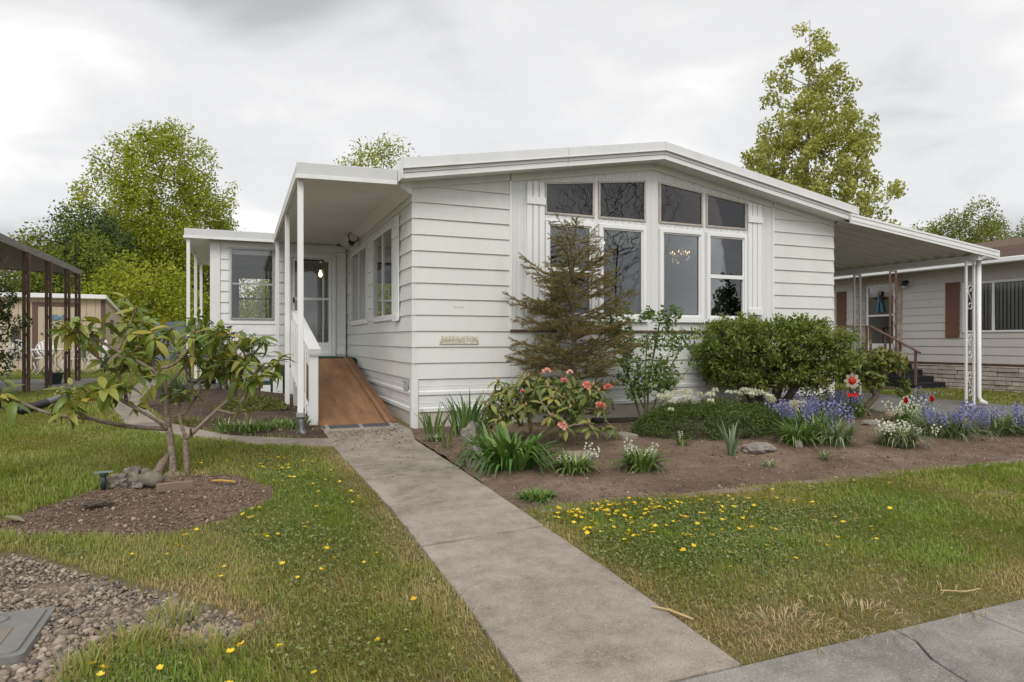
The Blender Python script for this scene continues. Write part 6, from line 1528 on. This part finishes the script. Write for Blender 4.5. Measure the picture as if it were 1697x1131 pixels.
shrub('gnarled_rhododendron', 'small gnarled-trunk rhododendron with yellowing leaves by the carport', B5, [[(0, 0, -.05), tuple(AR * .05 + Vector((0, 0, .15))), tuple(AR * .2 + Vector((0, 0, .32))), tuple(AR * .1 + Vector((0, 0, .48)))], [tuple(AR * .06 + Vector((0, 0, .15))), tuple(AR * -.1 + Vector((0, 0, .4)))]], Tl, 26, .10, .06, GN, BARK, 76, .0065, upb=.3, asp=.4, jit=.1)
B6 = Vector((-2.25, 4.55, .18)); DK = LEAF('dark_rhododendron_leaf', [(0, (0.039, 0.065, 0.033)), (.5, (0.085, 0.117, 0.058)), (.9, (0.143, 0.182, 0.098)), (1, (0.312, 0.182, 0.104))], .15, .4)
T = in_shape(60, ellip((0, 0, .75), (.55, .45, .42)), (-.6, -.6, .3), (.6, .6, 1.2), 77)
shrub('dark_rhododendron', 'dark leaved rhododendron standing below the addition window', B6, [[(0, 0, -.05), (.05, 0, .3)], [(.1, .05, -.05), (-.1, .1, .35)]], T, 16, .11, .07, DK, BARK, 78, .006, upb=.3, asp=.36)
B7 = Vector((-5.75, 4.6, .12)); EV = LEAF('edge_leaf', [(0, (0.028, 0.056, 0.017)), (.6, (0.063, 0.098, 0.031)), (1, (0.126, 0.154, 0.049))], .2, .5)
T = in_shape(110, ellip((0, 0, 1.15), (.62, .5, .85)), (-.7, -.6, .3), (.7, .6, 2.0), 79)
shrub('evergreen_shrub', 'dark evergreen shrub cut by the left edge before the awning posts', B7, [[(0, 0, -.05), (.0, 0, .5), (-.05, 0, 1.0)]], T, 26, .06, .07, EV, BARKD, 80, .005)
B8 = Vector((-5.55, 3.9, .1)); tw = thing('bare_twig_shrub', 'leafless reddish twig shrub at the left edge', 'shrub', B8)
T = in_shape(90, ellip((0, 0, 1.9), (.5, .5, 1.1)), (-.6, -.6, .6), (.6, .6, 3.0), 81)
A, par, rr, e_, ends, ntr = grow([[(0, 0, -.05), (.0, .02, .6), (-.05, 0, 1.2)], [(.1, 0, -.05), (.2, 0, .7)]], T, .0035, .4, 1.2, 0, 3, .08, 82)
link('twigs', limb_mesh('twigs', A[par[e_]], A[e_], np.minimum(rr[par[e_]], rr[e_] * 1.5), rr[e_], M('red_twig', (.13, .085, .07), .85, .2, 10), 4), tw)
# low planting in the side bed
HEA = LEAF('heather_leaf', [(0, (0.075, 0.105, 0.022)), (.5, (0.165, 0.188, 0.045)), (1, (0.300, 0.300, 0.090))], .25, .6)
ht = thing('low_heather', 'low spreading yellow-green heather mat beside the porch posts', 'shrub', (-1.85, 1.95, .12))
g = np.random.default_rng(31); n = 5200; th = g.uniform(0, 6.283, n); rr = np.sqrt(g.random(n)); C = np.stack([.52 * rr * np.cos(th), .42 * rr * np.sin(th), (.17 * (1 - rr ** 2) * (1 + .4 * np.sin(th * 5 + rr * 8)) + .02) * g.uniform(.5, 1, n)], 1)
link('foliage', cloud('foliage', C, .04, HEA, None, .3, .3, seed=32), ht)
o = thing('strap_grass_patch', 'patch of short arching green strap leaves beside the downspout', 'plant', (-1.75, .28, .04))
for k in range(9):
    x, y = -.42 + .11 * k, random.uniform(-.16, .16); q_ = link('leaves', grass_clump_mesh('leaves', 34, .17, .016, .1, BLB, 900 + k, (.6, 1.8)), o, Matrix.Translation((x, y, 0))); q_['kind'] = 'stuff'
o = thing('grassy_tuft', 'short grass tuft at the bend of the side path', 'plant', (-2.55, 1.15, .03))
for k in range(6): q_ = link('leaves', grass_clump_mesh('leaves', 40, .12, .008, .12, HEA, 950 + k, (.3, 1.2)), o, Matrix.Translation((random.uniform(-.25, .3), random.uniform(-.15, .2), 0))); q_['kind'] = 'stuff'
o = thing('dark_grass_tuft', 'dark fine-leaved tuft between the side path and concrete block', 'plant', (-2.95, 3.4, .12))
for k in range(3): q_ = link('leaves', grass_clump_mesh('leaves', 70, .5, .012, .12, DK, 970 + k, (.2, .8)), o, Matrix.Translation((random.uniform(-.12, .12), random.uniform(-.12, .12), 0))); q_['kind'] = 'stuff'
# ================================================================== rocks, blocks and small things on the ground
def rock_mesh(name, mat, seed, sx, sy, sz, sub=3, rough=.25, flat=0.0):
    bm = bmesh.new(); bmesh.ops.create_icosphere(bm, subdivisions=sub, radius=1.0)
    for v in bm.verts:
        p = v.co.copy(); k = 1 + rough * noise.fractal(p * 1.1 + Vector((seed, 0, 0)), 1.0, 2.0, 4) + .5 * rough * noise.cell(p * 1.7 + Vector((seed, 3, 1)))
        v.co = Vector((p.x * sx, p.y * sy, max(p.z, -.55) * sz)) * k
        if flat and v.co.z > flat: v.co.z = flat + (v.co.z - flat) * .15
    me = bpy.data.meshes.new(name); bm.to_mesh(me); bm.free(); me.materials.append(mat); return me
ROCK = M('grey_rock', (.24, .215, .195), .95, .35, 9, .8, 30, dirt=(.10, .085, .07), dscale=6, damt=.7)
def rock(label, x, y, s, seed, rot=0, name='garden_rock', mat=None, flat=0.0, up=.3):
    o = link(name, rock_mesh(name, mat or ROCK, seed, *s, flat=flat)); o.location = (x, y, gz(x, y) + bed_h(x, y) * (x > 0) + s[2] * up); o.rotation_euler = (0, 0, rot); return tag(o, label, 'rock')
rock('rough grey boulder between the iris clumps by the skirting', .40, -1.14, (.12, .10, .15), 1)
rock('rough grey boulder half hidden behind the broad strap plant', .03, -2.38, (.10, .12, .14), 2)
rock('wide flat grey rock beside the grey-green iris fan', 3.12, -2.62, (.22, .12, .07), 3, .25, flat=.045)
rock('small angular grey stone right of the flat rock', 3.72, -2.6, (.05, .04, .05), 4)
rock('small flat stone near the rose bush foot', 2.62, -1.30, (.09, .06, .04), 5)
rock('flat pale stone at the foot of the gnarled rhododendron', 5.9, -1.75, (.16, .09, .04), 6)
def paver(label, x, y, w, d, h, rot, tilt, mat=None, name='stone_paver', cat='paver'):
    b = MB(); b.box(-w / 2, w / 2, -d / 2, d / 2, 0, h); o = link(name, b.mesh(name, mat or M('paver_stone', (.25, .215, .18), .95, .2, 8, .6, 60)))
    m = o.modifiers.new('bevel', 'BEVEL'); m.width = .012; m.segments = 2; o.location = (x, y, gz(x, y) + bed_h(x, y) * (x > 0) - .012); o.rotation_euler = (tilt, .04, rot); return tag(o, label, cat)
paver('weathered concrete paver lying beyond the pink rhododendron', 2.10, -1.60, .24, .2, .06, .2, .06)
paver('weathered concrete paver half buried behind the few white bells', 1.12, -2.33, .36, .18, .05, .1, .08)
paver('dark wooden plank lying under the rose bush at the skirting', 2.7, -.42, .7, .1, .06, .0, .0, M('dark_plank', (.045, .035, .028), .9, .3, 10), 'wooden_plank', 'plank')
lg = link('stone_block', rock_mesh('stone_block', M('tan_stone', (.36, .28, .20), .9, .25, 8, .6, 40), 9, .24, .12, .14, rough=.16, flat=.09)); lg.location = (6.55, -1.62, gz(6.5, -1.6) + .08); lg.rotation_euler = (0, .1, .25); tag(lg, 'long tan stone block at the edge of the carport floor', 'stone')
# flower ornament on a stake
fo = thing('flower_ornament', 'metal flower garden stake with cream petals and red centre', 'ornament', (5.90, -1.42, -.05))
oz = .537; CRM = M('cream_enamel', (.48, .40, .30), .5, .1, 10); REDM = M('red_enamel', (.55, .02, .015), .35, .1, 10)
MB().tube([(5.9, -1.42, -.08), (5.9, -1.42, oz)], .008, 6).build('stake', GUN, fo)
for k in range(8):
    a = k * math.pi / 4; c = Vector((5.888, -1.455, oz)); d = AR * math.cos(a) + Vector((0, 0, math.sin(a)))
    me = leaf_mesh('petal', .07, .058, CRM, .1, .2, 5, .75, .0); link('petal', me, fo, Matrix.Translation(c + d * .045 - fo.location) @ basis(d, -AD))
MB().tube([Vector((5.893, -1.44, oz)) , Vector((5.893, -1.44, oz)) - AD * .03, Vector((5.893, -1.44, oz)) - AD * .042], [.052, .05, .03], 16).build('centre', REDM, fo, smooth=True)
for s in (-1, 1): link('leaf', leaf_mesh('leaf', .09, .06, REDM, -.3, .2, 5, .7, 0), fo, Matrix.Translation(Vector((5.89, -1.45, oz - .21)) - fo.location) @ basis(AR * s + Vector((0, 0, .35)), -AD))
# left bed: stump, sprinkler, offcut, sticks
zt = gz(-2.8, -2.05)
st = thing('broken_stump', 'grey weathered stump pieces lying beside the open rhododendron', 'stump', (-2.8, -2.05, zt))
GW = M('grey_driftwood', (.19, .165, .135), .95, .35, 14, .9, 40, dirt=(.12, .10, .08), dscale=9, damt=.7)
for (x, y, s, sd_, nm) in ((-2.90, -2.03, (.07, .07, .075), 11, 'stump_piece'), (-2.80, -1.99, (.08, .07, .10), 12, 'stump_piece'), (-2.69, -2.03, (.085, .07, .085), 13, 'stump_piece'), (-2.74, -2.12, (.05, .04, .05), 14, 'stump_piece')):
    o = link(nm, rock_mesh(nm, GW, sd_, *s, rough=.42), st); o.location = Vector((x, y, zt + s[2] * .4)) - st.location
MB().tube([(-2.70, -2.10, zt + .06), (-2.62, -2.16, zt + .05), (-2.58, -2.19, zt + .04)], [.055, .06, .045], 9).build('stump_piece', GW, st, smooth=True)
sk = thing('sprinkler_head', 'small dark green garden sprinkler head left of the grey stump', 'sprinkler', (-2.985, -2.12, zt))
GP = M('sprinkler_green', (.012, .03, .032), .5)
MB().tube([(-2.985, -2.12, zt - .02), (-2.985, -2.12, zt + .11)], [.016, .02], 10).build('body', GP, sk, smooth=True); MB().tube([(-2.985, -2.12, zt + .11), (-2.985, -2.12, zt + .13)], [.03, .028], 12).build('cap', GP, sk); MB().beam((-3.05, -2.12, zt + .135), (-2.92, -2.12, zt + .137), .02, .012).build('arm', M('grey_green_plastic', (.2, .26, .25), .5), sk)
paver('reddish wood offcut standing on edge in front of the open rhododendron', -2.47, -2.30, .27, .03, .075, .35, -.1, M('offcut_wood', (.21, .155, .11), .85, .2, 8, stretch=(.5, 6, 6)), 'wood_offcut', 'wood')
s_ = MB().tube([(-2.21, -2.14, gz(-2.2, -2.1) + .012), (-2.14, -2.17, gz(-2.1, -2.1) + .014), (-2.03, -2.23, gz(-2, -2.2) + .01)], [.008, .010, .007], 6); tag(s_.build('yellow_stick', M('yellow_wood', (.50, .30, .06), .7, .1, 20)), 'bright yellow stick lying on the soil of the left bed', 'stick')
o = link('bark_chunk', rock_mesh('bark_chunk', BARKD, 21, .10, .035, .03, rough=.5)); o.location = (-2.93, -2.62, gz(-2.9, -2.6) + .01); o.rotation_euler = (0, 0, .5); tag(o, 'dark bark chunk on the soil left of the wood offcut', 'bark')
o = link('fallen_leaf', leaf_mesh('fallen_leaf', .16, .055, M('dry_leaf', (.20, .20, .12), .7), .15, .3)); o.location = (-3.46, -2.75, gz(-3.4, -2.7) + .02); o.rotation_euler = (0, .05, -.5); tag(o, 'large fallen grey-green leaf at the left end of the soil bed', 'leaf')
s_ = MB().tube([(-.16, -5.43, gz(0, -5.43) + .022), (-.11, -5.50, gz(0, -5.5) + .028), (-.06, -5.62, gz(0, -5.62) + .026)], [.004, .007, .005], 6); tag(s_.build('dry_reed', M('dry_reed', (.46, .34, .18), .8, .15, 10)), 'long dry reed stalk lying along the walkway edge', 'stick')
s_ = MB().tube([(1.355, -5.81, gz(1, -5.81) + .03), (1.45, -5.876, gz(1, -5.87) + .035), (1.578, -5.87, gz(1, -5.87) + .03)], [.003, .004, .003], 5); tag(s_.build('dry_reed', MATS['dry_reed']), 'thin forked dry stalk on the lawn near the pavement', 'stick')
# meter box lid
mb = thing('meter_box', 'grey rectangular utility meter box lid set in the gravel', 'meter box', (-3.05, -4.6, gz(-3, -4.6)))
ZB = gz(-3, -4.6) - .036; GB = M('grey_polymer', (.185, .18, .172), .7, .12, 10, .4, 90, dirt=(.3, .27, .23), dscale=6, damt=.4)
def rrect(x0, x1, y0, y1, r_, z):
    return [(x + r_ * math.cos(a), y + r_ * math.sin(a), z) for (x, y, s) in ((x1 - r_, y1 - r_, 0), (x0 + r_, y1 - r_, 1), (x0 + r_, y0 + r_, 2), (x1 - r_, y0 + r_, 3)) for a in np.linspace(s * math.pi / 2, (s + 1) * math.pi / 2, 5)]
def rprism(b, x0, x1, y0, y1, r_, z0, z1, inset=0.0):
    lo = rrect(x0, x1, y0, y1, r_, z0); hi = rrect(x0 + inset, x1 - inset, y0 + inset, y1 - inset, max(.002, r_ - inset), z1); n = len(lo); i = len(b.v); b.v += lo + hi
    b.f.append(tuple(i + n + k for k in range(n)))
    for k in range(n): b.f.append((i + k, i + (k + 1) % n, i + n + (k + 1) % n, i + n + k))
    return b
rprism(MB(), -3.28, -2.80, -4.90, -4.34, .04, ZB - .08, ZB + .035, .012).build('rim', GB, mb); rprism(MB(), -3.245, -2.835, -4.865, -4.375, .035, ZB + .02, ZB + .044, .006).build('lid', GB, mb)
rprism(MB(), -3.2, -2.92, -4.80, -4.58, .02, ZB + .04, ZB + .0475).build('label_plate', M('brown_plate', (.19, .165, .14), .8, .15, 10), mb); MB().lathe((-3.02, -4.47, ZB + .043), [(.055, 0), (.05, .008), (.03, .004)], 14).build('pull_ring', GB, mb, smooth=True)

# ================================================================== gravel, clods, grass
def vn(x, y, s, seed=0):
    """smooth value noise in 0..1"""
    x = x * s + seed * 17.3; y = y * s + seed * 7.1; xi = np.floor(x).astype(np.int64); yi = np.floor(y).astype(np.int64); fx = x - xi; fy = y - yi
    fx = fx * fx * (3 - 2 * fx); fy = fy * fy * (3 - 2 * fy)
    def h(a, b): 
        v = (a * 374761393 + b * 668265263 + seed * 1442695) & 0x7fffffff; v = ((v ^ (v >> 13)) * 1274126177) & 0x7fffffff; return ((v ^ (v >> 16)) & 0xffff) / 65535.0
    return (h(xi, yi) * (1 - fx) + h(xi + 1, yi) * fx) * (1 - fy) + (h(xi, yi + 1) * (1 - fx) + h(xi + 1, yi + 1) * fx) * fy
lumps_np = lump

def pebbles(name, pts, size, mat, seed, sub=1, flat=.6):
    g = np.random.default_rng(seed); protos = []
    for k in range(7):
        bm = bmesh.new(); bmesh.ops.create_icosphere(bm, subdivisions=sub, radius=1.0)
        v = np.array([tuple(q.co * (1 + .35 * noise.noise(q.co * 1.3 + Vector((k * 5.0, seed, 0))))) for q in bm.verts]); f = np.array([[w.index for w in q.verts] for q in bm.faces]); bm.free(); protos.append((v, f))
    Vs, Fs, At = [], [], []; off = 0; kind = g.integers(0, 7, len(pts)); a = g.uniform(0, 6.283, len(pts)); tl = g.normal(0, .35, len(pts)); asp = g.uniform(.55, .9, len(pts)); val = g.random(len(pts))
    for k in range(7):
        v, f = protos[k]; sel = np.nonzero(kind == k)[0]; m = len(sel)
        if m == 0: continue
        s = size[sel][:, None]; x, y, z = v[:, 0][None] * s, v[:, 1][None] * s * asp[sel][:, None], v[:, 2][None] * s * flat
        ct, st_ = np.cos(tl[sel])[:, None], np.sin(tl[sel])[:, None]; x, z = x * ct - z * st_, x * st_ + z * ct
        c_, s2 = np.cos(a[sel])[:, None], np.sin(a[sel])[:, None]
        Vs.append((np.stack([x * c_ - y * s2, x * s2 + y * c_, z], -1) + pts[sel][:, None]).reshape(-1, 3)); Fs.append((f[None] + (np.arange(m) * len(v))[:, None, None]).reshape(-1, 3) + off); At.append(np.repeat(val[sel], len(v))); off += m * len(v)
    return array_mesh(name, np.concatenate(Vs), np.concatenate(Fs), mat, np.concatenate(At), smooth=True)
g = np.random.default_rng(77)
def scatter(P, n, x0, x1, y0, y1, margin=.0):
    x = g.uniform(x0, x1, n); y = g.uniform(y0, y1, n); k = poly_sd(P, x, y) > margin; return x[k], y[k]
GRAVM = LEAF('gravel_stone', [(0, (.095, .086, .078)), (.3, (.17, .142, .115)), (.6, (.245, .198, .152)), (.88, (.315, .258, .20)), (1, (.42, .36, .29))], 0, .85)
x, y = scatter(P_GRAV, 30000, -4.2, -1.9, -5.7, -3.4, -.02); 
sz = np.clip(g.lognormal(-4.62, .45, len(x)), .004, .030); nearw = sstep(-4.0, -5.2, y); sz *= .72 + .5 * nearw
pts = np.stack([x, y, gz_np(x, y) - .024 + sz * .12], 1)
tag(link('gravel', pebbles('gravel', pts, sz, GRAVM, 5)), 'grey brown gravel in the lower left corner', 'gravel', kind='stuff')
CLOD = LEAF('soil_clod', [(0, (.10, .070, .050)), (.5, (.165, .118, .085)), (.85, (.25, .188, .14)), (1, (.40, .32, .25))], 0, 1.0)
def clods(name, P, n, box_, label, extra=None, off=0.0, seed=1, smax=.022):
    x, y = scatter(P, n, *box_, .01); s = np.clip(g.lognormal(-5.4, .55, len(x)), .002, smax); e_ = np.array([extra(a, b) for a, b in zip(x, y)]) if extra else 0
    h = np.array([noise.fractal((a * 5, b * 5, 4.2), 1.0, 2.0, 4) for a, b in zip(x, y)]) * .016
    tag(link(name, pebbles(name, np.stack([x, y, gz_np(x, y) - .012 + e_ + h + s * .2], 1), s, CLOD, seed, 0, .7)), label, 'soil', kind='stuff')
clods('bed_soil_crumbs', P_BED, 26000, (-.2, 9, -4, 0), 'loose soil crumbs on the front flower bed', bed_h, seed=6)
clods('tree_bed_crumbs', P_TREE, 14000, (-3.9, -1.7, -3.5, -1.7), 'loose soil crumbs on the left tree bed', seed=7)
clods('side_bed_crumbs', P_SIDE, 5000, (-3.5, -1, -.5, 5.4), 'loose soil crumbs on the dark side bed', lambda a, b: .08, seed=8, smax=.03)

GRASS = LEAF('grass_blade', [(0, (.50, .39, .21)), (.16, (.42, .34, .15)), (.32, (.33, .315, .095)), (.55, (.245, .30, .058)), (.8, (.20, .31, .045)), (1, (.33, .40, .10))], .35, .6)
def blades(name, label, x0, x1, y0, y1, dens, hmin, hmax, wid, seed, maxd=40, extra_h=None):
    q = np.random.default_rng(seed); n = int((x1 - x0) * (y1 - y0) * dens); x = q.uniform(x0, x1, n); y = q.uniform(y0, y1, n)
    dist = np.hypot(x + 2.0, y + 8.11); pr_ = np.clip((4.6 / np.maximum(dist, 4.6)) ** 1.7, 0, 1); k = q.random(n) < pr_; x, y, dist = x[k], y[k], dist[k]
    # only what can come into view from round about the camera
    a = (x + 2) * AR.x + (y + 8.11) * AR.y; d = (x + 2) * AD.x + (y + 8.11) * AD.y; k = (d > 1.6) & (np.abs(a) < d * .95 + 1.2); x, y, dist = x[k], y[k], dist[k]
    ok = np.ones(len(x), bool)
    for P, m in ((P_BED, -.005), (P_TREE, .02), (P_GRAV, .03), (P_SIDE, .0), (P_WALK, -.006), (P_PATH, -.01), (P_SLAB, -.02), (P_HOUSE, -.05)): ok &= poly_sd(P, x, y) < m + (.05 if P is P_WALK or P is P_PATH else .03) * (q.random(len(x)) ** 3) * np.clip(vn(x, y, 6, 31) * 2 - .4, 0, 1.4)
    ok &= ~((y < -5.99) & (y > -14)) & ~((x > -2.6) & (x < .1) & (y > 5.3) & (y < 10)) & ~((x > -8.65) & (x < -4.95) & (y > 6.15) & (y < 10.65)) & ~((x > -9.1) & (x < -5.7) & (y > 16.3) & (y < 19.7))
    bald = vn(x, y, 1.1, 1) * .55 + vn(x, y, 3.7, 2) * .45
    edge = np.maximum.reduce([sstep(-.35, .0, poly_sd(P_WALK, x, y)), sstep(-5.45, -5.98, y + .3 * (vn(x, y, 2, 5) - .5)) * .95, sstep(.95, .25, np.hypot((x - .55) * .7, y + 5.75)) * .95, sstep(-.12, 0, poly_sd(P_BED, x, y)) * .3, sstep(-.18, 0, poly_sd(P_GRAV, x, y)) * .75])
    dry = np.clip((bald - .57) * 2.2, 0, 1) * .65 + edge * (.25 + .65 * vn(x, y, 4.3, 6)); dry = np.clip(dry, 0, 1)
    ok &= q.random(len(x)) > dry * .55
    x, y, dist, dry, bald = x[ok], y[ok], dist[ok], dry[ok], bald[ok]; n = len(x)
    lush = vn(x, y, .8, 9)
    h = (hmin + (hmax - hmin) * q.beta(1.6, 2.6, n) * 1.5) * (1 - .5 * dry) * (.75 + .6 * lush); tuft = vn(x, y, 7, 11); h *= np.where(tuft > .78, 1.35, 1)
    w = wid * q.uniform(.7, 1.3, n) * np.clip(dist / 4.6, 1, 3.0); az = q.uniform(0, 6.283, n); wind = vn(x, y, 1.7, 12) * 6.283; az = az * .6 + wind * .4; lean = np.abs(q.normal(.55, .35, n)) * (1 + .6 * dry)
    z = gz_np(x, y) + (lumps_np(x, y)) - .004
    dx, dy = np.cos(az), np.sin(az); sx, sy = -dy * w / 2, dx * w / 2
    P0 = np.stack([x, y, z], 1); S_ = np.stack([sx, sy, np.zeros(n)], 1); D_ = np.stack([dx, dy, np.zeros(n)], 1); Z_ = np.array([[0, 0, 1.]])
    m1 = P0 + D_ * (h * .35 * np.sin(lean))[:, None] + Z_ * (h * .6 * np.cos(lean * .5))[:, None]; tp = P0 + D_ * (h * np.sin(lean))[:, None] + Z_ * (h * np.cos(lean) * .98)[:, None]
    V = np.stack([P0 - S_, P0 + S_, m1 + S_ * .8, m1 - S_ * .8, tp], 1).reshape(-1, 3); i = np.arange(n)[:, None] * 5
    F = np.concatenate([i + np.array([[0, 1, 2]]), i + np.array([[0, 2, 3]]), i + np.array([[3, 2, 4]])], 0)
    val = np.clip(.52 + .42 * (vn(x, y, 1.4, 14) - .35) + .32 * (q.random(n) - .5) - .62 * dry, 0, 1)
    val = np.where(q.random(n) < .10, q.uniform(0, .25, n), val)
    return tag(link(name, array_mesh(name, V, F, GRASS, np.repeat(val, 5))), label, 'grass', kind='stuff')
blades('lawn_grass', 'short mown grass of the left lawn', -7.5, -.95, -6.02, 13, 9000, .022, .055, .0048, 101)
blades('lawn_grass', 'short mown grass of the right front lawn', -.2, 11.0, -6.02, -3.7, 9000, .022, .055, .0048, 102)
blades('verge_grass', 'grass strip below the neighbouring stone wall', 11.15, 14.58, -4, 9, 2600, .03, .07, .008, 103)
blades('back_grass', 'grass at the back between shed and addition', -9.0, -2.6, 13, 26, 900, .04, .09, .012, 104)
# small-leaved weeds between the grass
def weeds(name, label, regs, seed):
    q = np.random.default_rng(seed); C = []
    for (cx, cy, rx_, ry_, n) in regs:
        x = q.normal(cx, rx_, n); y = q.normal(cy, ry_, n); C.append(np.stack([x, y], 1))
    C = np.concatenate(C); x, y = C[:, 0], C[:, 1]; ok = vn(x, y, 3.1, 21) > .32
    for P in (P_BED, P_TREE, P_GRAV, P_WALK, P_PATH): ok &= poly_sd(P, x, y) < -.005
    ok &= y > -5.97
    x, y = x[ok], y[ok]; z = gz_np(x, y) + lumps_np(x, y) + q.uniform(.008, .04, len(x))
    WD = LEAF('weed_leaf', [(0, (.11, .15, .045)), (.5, (.17, .22, .07)), (.85, (.25, .29, .11)), (1, (.36, .33, .18))], .25, .55)
    return tag(link(name, cloud(name, np.stack([x, y, z], 1), .017, WD, None, 1.0, .7, seed=seed)), label, 'weeds', kind='stuff')
weeds('buttercup_foliage', 'low leafy buttercup foliage in the right lawn', [(.75, -4.4, .55, .4, 9000), (1.6, -4.3, .9, .35, 7000), (.5, -5.0, .5, .3, 3500), (2.0, -5.0, 1.2, .4, 3000)], 111)
weeds('clover_foliage', 'low clover and weeds in the left lawn', [(-1.7, -2.2, .4, .5, 3000), (-1.5, -4.2, .4, .9, 5000), (-2.3, -3.75, .7, .2, 4000), (-2.3, -5.4, .5, .3, 4000), (-2.8, .2, 1.2, 1.2, 5000)], 112)
# tufts at the gravel edge
for k, (x, y, s, lab) in enumerate([(-2.42, -4.95, .13, 'long grass tuft growing into the gravel, nearest the camera'), (-2.28, -4.72, .11, 'grass tuft in the middle of the gravel edge'), (-2.55, -5.12, .12, 'long-bladed grass tuft beside the meter box gravel'), (-2.12, -5.1, .12, 'grass tuft at the right tip of the gravel')]):
    t = thing('grass_tuft', lab, 'grass', (x, y, gz(x, y) - .02), 'grass tufts at the gravel edge'); o = link('leaves', grass_clump_mesh('leaves', 90, s, .006, .13, GRASS, 300 + k, (.2, 1.5)), t); o['kind'] = 'stuff'
STRAW = LEAF('dry_straw', [(0, (.30, .22, .12)), (.5, (.44, .34, .19)), (1, (.56, .45, .28))], .15, .7)
for k, (x, y, n_, lab) in enumerate([(.32, -5.80, 150, 'matted dry straw at the lawn corner nearest the walkway'), (.72, -5.84, 130, 'matted dry straw along the pavement edge, middle'), (1.30, -5.83, 70, 'thin dry straw along the pavement edge under the forked stalk'), (.12, -5.66, 60, 'sparse dry straw beside the end of the reed stalk')]):
    t = thing('dry_straw', lab, 'straw', (x, y, gz(x, y) + .004), 'dry straw at the pavement edge'); o = link('strands', grass_clump_mesh('strands', n_, .075, .0035, .25, STRAW, 400 + k, (1.7, 2.6)), t); o['kind'] = 'stuff'
qd = np.random.default_rng(91); xd = qd.uniform(-1.05, -.2, 900); yd = -.1 - qd.exponential(.55, 900); kd = (poly_sd(P_WALK, xd, yd) > .02) & (yd > -2.6); xd, yd = xd[kd], yd[kd]; sd2 = np.clip(qd.lognormal(-5.5, .5, len(xd)), .002, .014)
tag(link('walkway_debris', pebbles('walkway_debris', np.stack([xd, yd, gz_np(xd, yd) + .016 + sd2 * .3], 1), sd2, CLOD, 12, 0, .6)), 'soil crumbs scattered on the walkway below the ramp', 'soil', kind='stuff')
# buttercups, one by one
YEL = LEAF('buttercup_petal', [(0, (.62, .40, .01)), (.5, (.74, .52, .015)), (1, (.80, .60, .04))], .15, .35, 'obj')
def buttercup_mesh(seed):
    q = random.Random(seed); b = MB(); b.tube([(0, 0, 0), (.004, .002, .03), (.0, .0, .055)], [.0012, .001, .001], 4, False); nf = len(b.f)
    for k in range(5):
        a = k * 1.2566; d = Vector((math.cos(a), math.sin(a), 0)); s = Vector((-math.sin(a), math.cos(a), 0)); c = Vector((0, 0, .054)); lift = q.uniform(.5, .9)
        b.face([c, c + d * .010 - s * .0085 + Vector((0, 0, .008 * lift)), c + d * .018 - s * .005 + Vector((0, 0, .013 * lift)), c + d * .018 + s * .005 + Vector((0, 0, .013 * lift)), c + d * .010 + s * .0085 + Vector((0, 0, .008 * lift))])
    me = b.mesh('buttercup', STEM); me.materials.append(YEL)
    for i, p in enumerate(me.polygons): p.material_index = 0 if i < nf else 1
    return me
BC = [buttercup_mesh(s) for s in (1, 2, 3)]; q = random.Random(9)
def inside(P, x, y):
    c = False; x0, y0 = P[-1]
    for x1, y1 in P:
        if (y0 > y) != (y1 > y) and x < (x1 - x0) * (y - y0) / (y1 - y0) + x0: c = not c
        x0, y0 = x1, y1
    return c
def cups(n, fn, label, group):
    k = 0; tries = 0
    while k < n and tries < 20 * n:
        tries += 1; x, y = fn()
        if any(inside(P, x, y) for P in (P_BED, P_TREE, P_GRAV, P_WALK, P_PATH)) or y < -5.9: continue
        o = link('buttercup', q.choice(BC)); o.location = (x, y, gz(x, y) + float(lump(x, y))); o.rotation_euler = (q.uniform(-.35, .35), q.uniform(-.35, .35), q.uniform(0, 6.28)); o.scale = (lambda s: (s, s, q.uniform(.6, 1.5) * s))(q.uniform(.55, .98))
        tag(o, label if isinstance(label, str) else label(x, y), 'flower', group); k += 1
def rlab(x, y):
    if x < .35: return 'yellow buttercup of the right lawn close beside the walkway edge'
    if y > -4.1: return 'yellow buttercup in the dense row right under the bed edging'
    if x > 1.7: return 'yellow buttercup of the right lawn, far from the walkway'
    return 'yellow buttercup in the middle of the dense patch in the right lawn'
def llab(x, y):
    if y > -2.9: return 'yellow buttercup of the left lawn beside the tree bed'
    if x < -2.0: return 'yellow buttercup growing round the gravel in the left lawn'
    return 'yellow buttercup of the left lawn between gravel and walkway'
cups(190, lambda: (abs(q.gauss(.3, .75)) + .0, -3.92 - abs(q.gauss(0, .38))), rlab, 'buttercups in the right lawn')
cups(45, lambda: (q.uniform(.1, 2.2), q.uniform(-5.2, -3.95)), rlab, 'buttercups in the right lawn')
cups(92, lambda: (q.uniform(-3.0, -1.15), q.uniform(-5.8, -1.3)), llab, 'buttercups in the left lawn')
cups(22, lambda: (q.gauss(-1.65, .15), q.gauss(-2.2, .35)), llab, 'buttercups in the left lawn')
